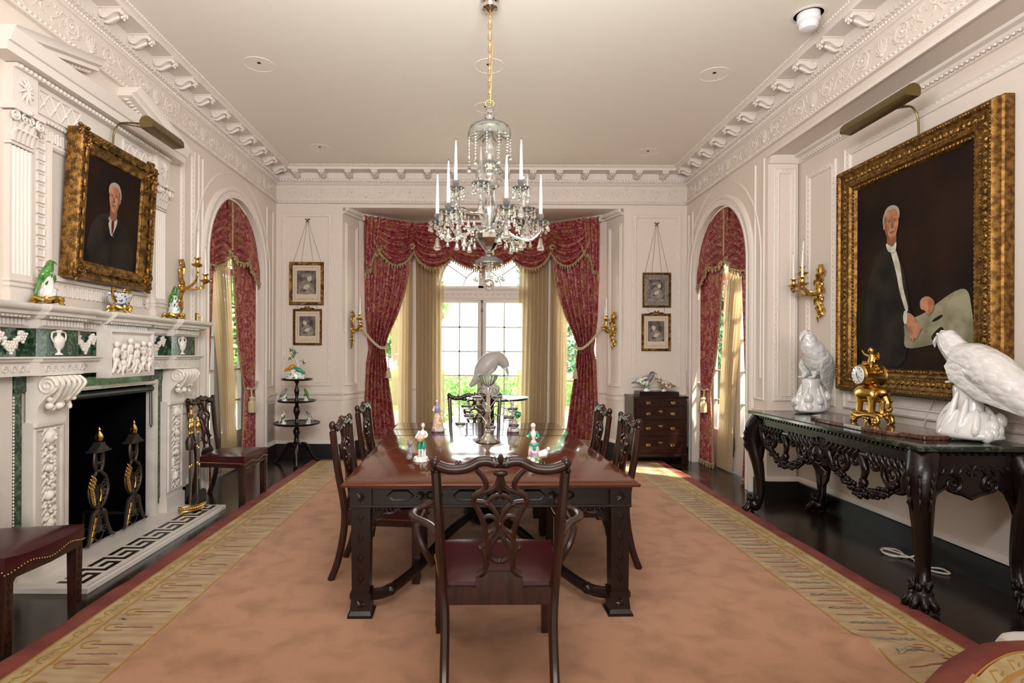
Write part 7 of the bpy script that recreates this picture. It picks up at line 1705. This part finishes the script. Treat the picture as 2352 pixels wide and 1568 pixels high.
# epergne
ep = thing('epergne', 'silver and glass epergne with hanging dishes, centre of the dining table', 'epergne', (.09, 4.40, ZD))
mb = MB(); mb.lathe([(0, 0), (.09, 0), (.094, .006), (.08, .012), (.05, .03), (.03, .055), (.018, .07), (.02, .08), (.012, .10), (.02, .12), (.014, .15), (.018, .20), (.024, .24), (.014, .28), (.016, .33), (.010, .37), (.012, .42), (.006, .43)], n=24, rib=.05, ribn=8); mb.build('stem', 'silver', ep)
mb = MB(); n = 32; prof = [(.006, .43), (.02, .435), (.045, .455), (.062, .485), (.074, .515), (.078, .517)]; mb.add([(r_ * (1 + .04 * math.cos(8 * 2 * PI * j / n)) * math.cos(2 * PI * j / n), r_ * (1 + .04 * math.cos(8 * 2 * PI * j / n)) * math.sin(2 * PI * j / n), z) for r_, z in prof for j in range(n)], [(i * n + j, i * n + (j + 1) % n, (i + 1) * n + (j + 1) % n, (i + 1) * n + j) for i in range(len(prof) - 1) for j in range(n)])
for k in range(16): q = k * PI / 8; mb.tube([(r_ * math.cos(q), r_ * math.sin(q), z) for r_, z in prof[1:]], .0022, 4)
mb.tube([(.078 * math.cos(k * PI / 16), .078 * math.sin(k * PI / 16), .517) for k in range(32)], .003, 5, closed=True); mb.build('top_bowl', 'crystal', ep, solid=.002)
for i, (ad, r_, zz, up) in enumerate([(5, .19, .24, 0), (178, .17, .26, 0), (-40, .20, .19, 0), (-140, .19, .20, 0), (60, .15, .32, 1), (125, .15, .32, 1), (-80, .10, .11, 0), (-165, .22, .13, 0), (-15, .20, .12, 0)]):
    a = R(ad); D = Vector((math.cos(a), math.sin(a), 0)); P = lambda q, z: D * q + Vector((0, 0, z))
    mb = MB(); mb.tube(spline([P(.01, zz + .02), P(r_ * .35, zz + .09), P(r_ * .8, zz + .085), P(r_, zz + .05)], 6), .0042, 7); mb.tube(spline([P(r_ * .5, zz + .09), P(r_ * .6, zz + .11), P(r_ * .5, zz + .12)], 4), .003, 5); ar = mb.build('arm', 'silver', ep)
    c = P(r_, 0); mb = MB(); z = zz - .01
    prof = [(.006, z), (.022, z + .004), (.036, z + .018), (.042, z + .032)]; n = 20; mb.add([(c.x + q_ * math.cos(2 * PI * j / n), c.y + q_ * math.sin(2 * PI * j / n), zz_) for q_, zz_ in prof for j in range(n)], [(ii * n + j, ii * n + (j + 1) % n, (ii + 1) * n + (j + 1) % n, (ii + 1) * n + j) for ii in range(3) for j in range(n)])
    mb.tube([(c.x + .042 * math.cos(k * PI / 10), c.y + .042 * math.sin(k * PI / 10), z + .032) for k in range(20)], .0025, 5, closed=True)
    dsh = mb.build('hanging_dish', 'crystal', ar, solid=.0015)
    mb = MB()
    for k in range(3): q = k * 2 * PI / 3; mb.tube([(c.x + .04 * math.cos(q), c.y + .04 * math.sin(q), z + .032), (c.x, c.y, zz + .055)], .0012, 4)
    mb.build('hanger', 'silver', dsh)
# window table with goose statue -------------------------------------------------------
wt = thing('tilt_top_table', 'dark round tea table in the bay, behind the far armchair', 'table', (.20, 7.62, 0))
mb = MB(); mb.lathe([(0, .825), (.49, .825), (.51, .835), (.515, .85), (.50, .852), (.49, .845), (0, .845)], n=56, cap=False); mb.build('tabletop', 'ebony', wt)
mb = MB(); mb.lathe([(0, .82), (.06, .82), (.05, .78), (.03, .74), (.04, .5), (.065, .40), (.05, .32), (.03, .28), (.05, .22), (0, .2)], n=20, cap=False); mb.build('column', 'ebony', wt)
for k in range(3):
    a = R(-90 + 120 * k); d = Vector((math.cos(a), math.sin(a), 0)); mb = MB(); mb.tube(spline([d * .03 + Vector((0, 0, .26)), d * .16 + Vector((0, 0, .25)), d * .28 + Vector((0, 0, .08)), d * .36 + Vector((0, 0, .03))], 6), [.035, .02], 8); mb.build('leg', 'ebony', wt)
goose = eagle((.185, 7.45, .845), R(5), 'pale bird statue bending its head, on the tea table in the bay window', rads=[.02, .07, .14, .165, .15, .11, .085, .06], spine=[(-.34, -.12), (-.22, .02), (-.12, .16), (.0, .29), (.12, .33), (.21, .27), (.25, .19)], S=.80, hb=.25, seed=11, wing=((.0, .29 + .27), (-.30, .27), .12), group='pale bird statues', rx=.12, ry=.11, mat_='biscuit', beak=(.35, -1))
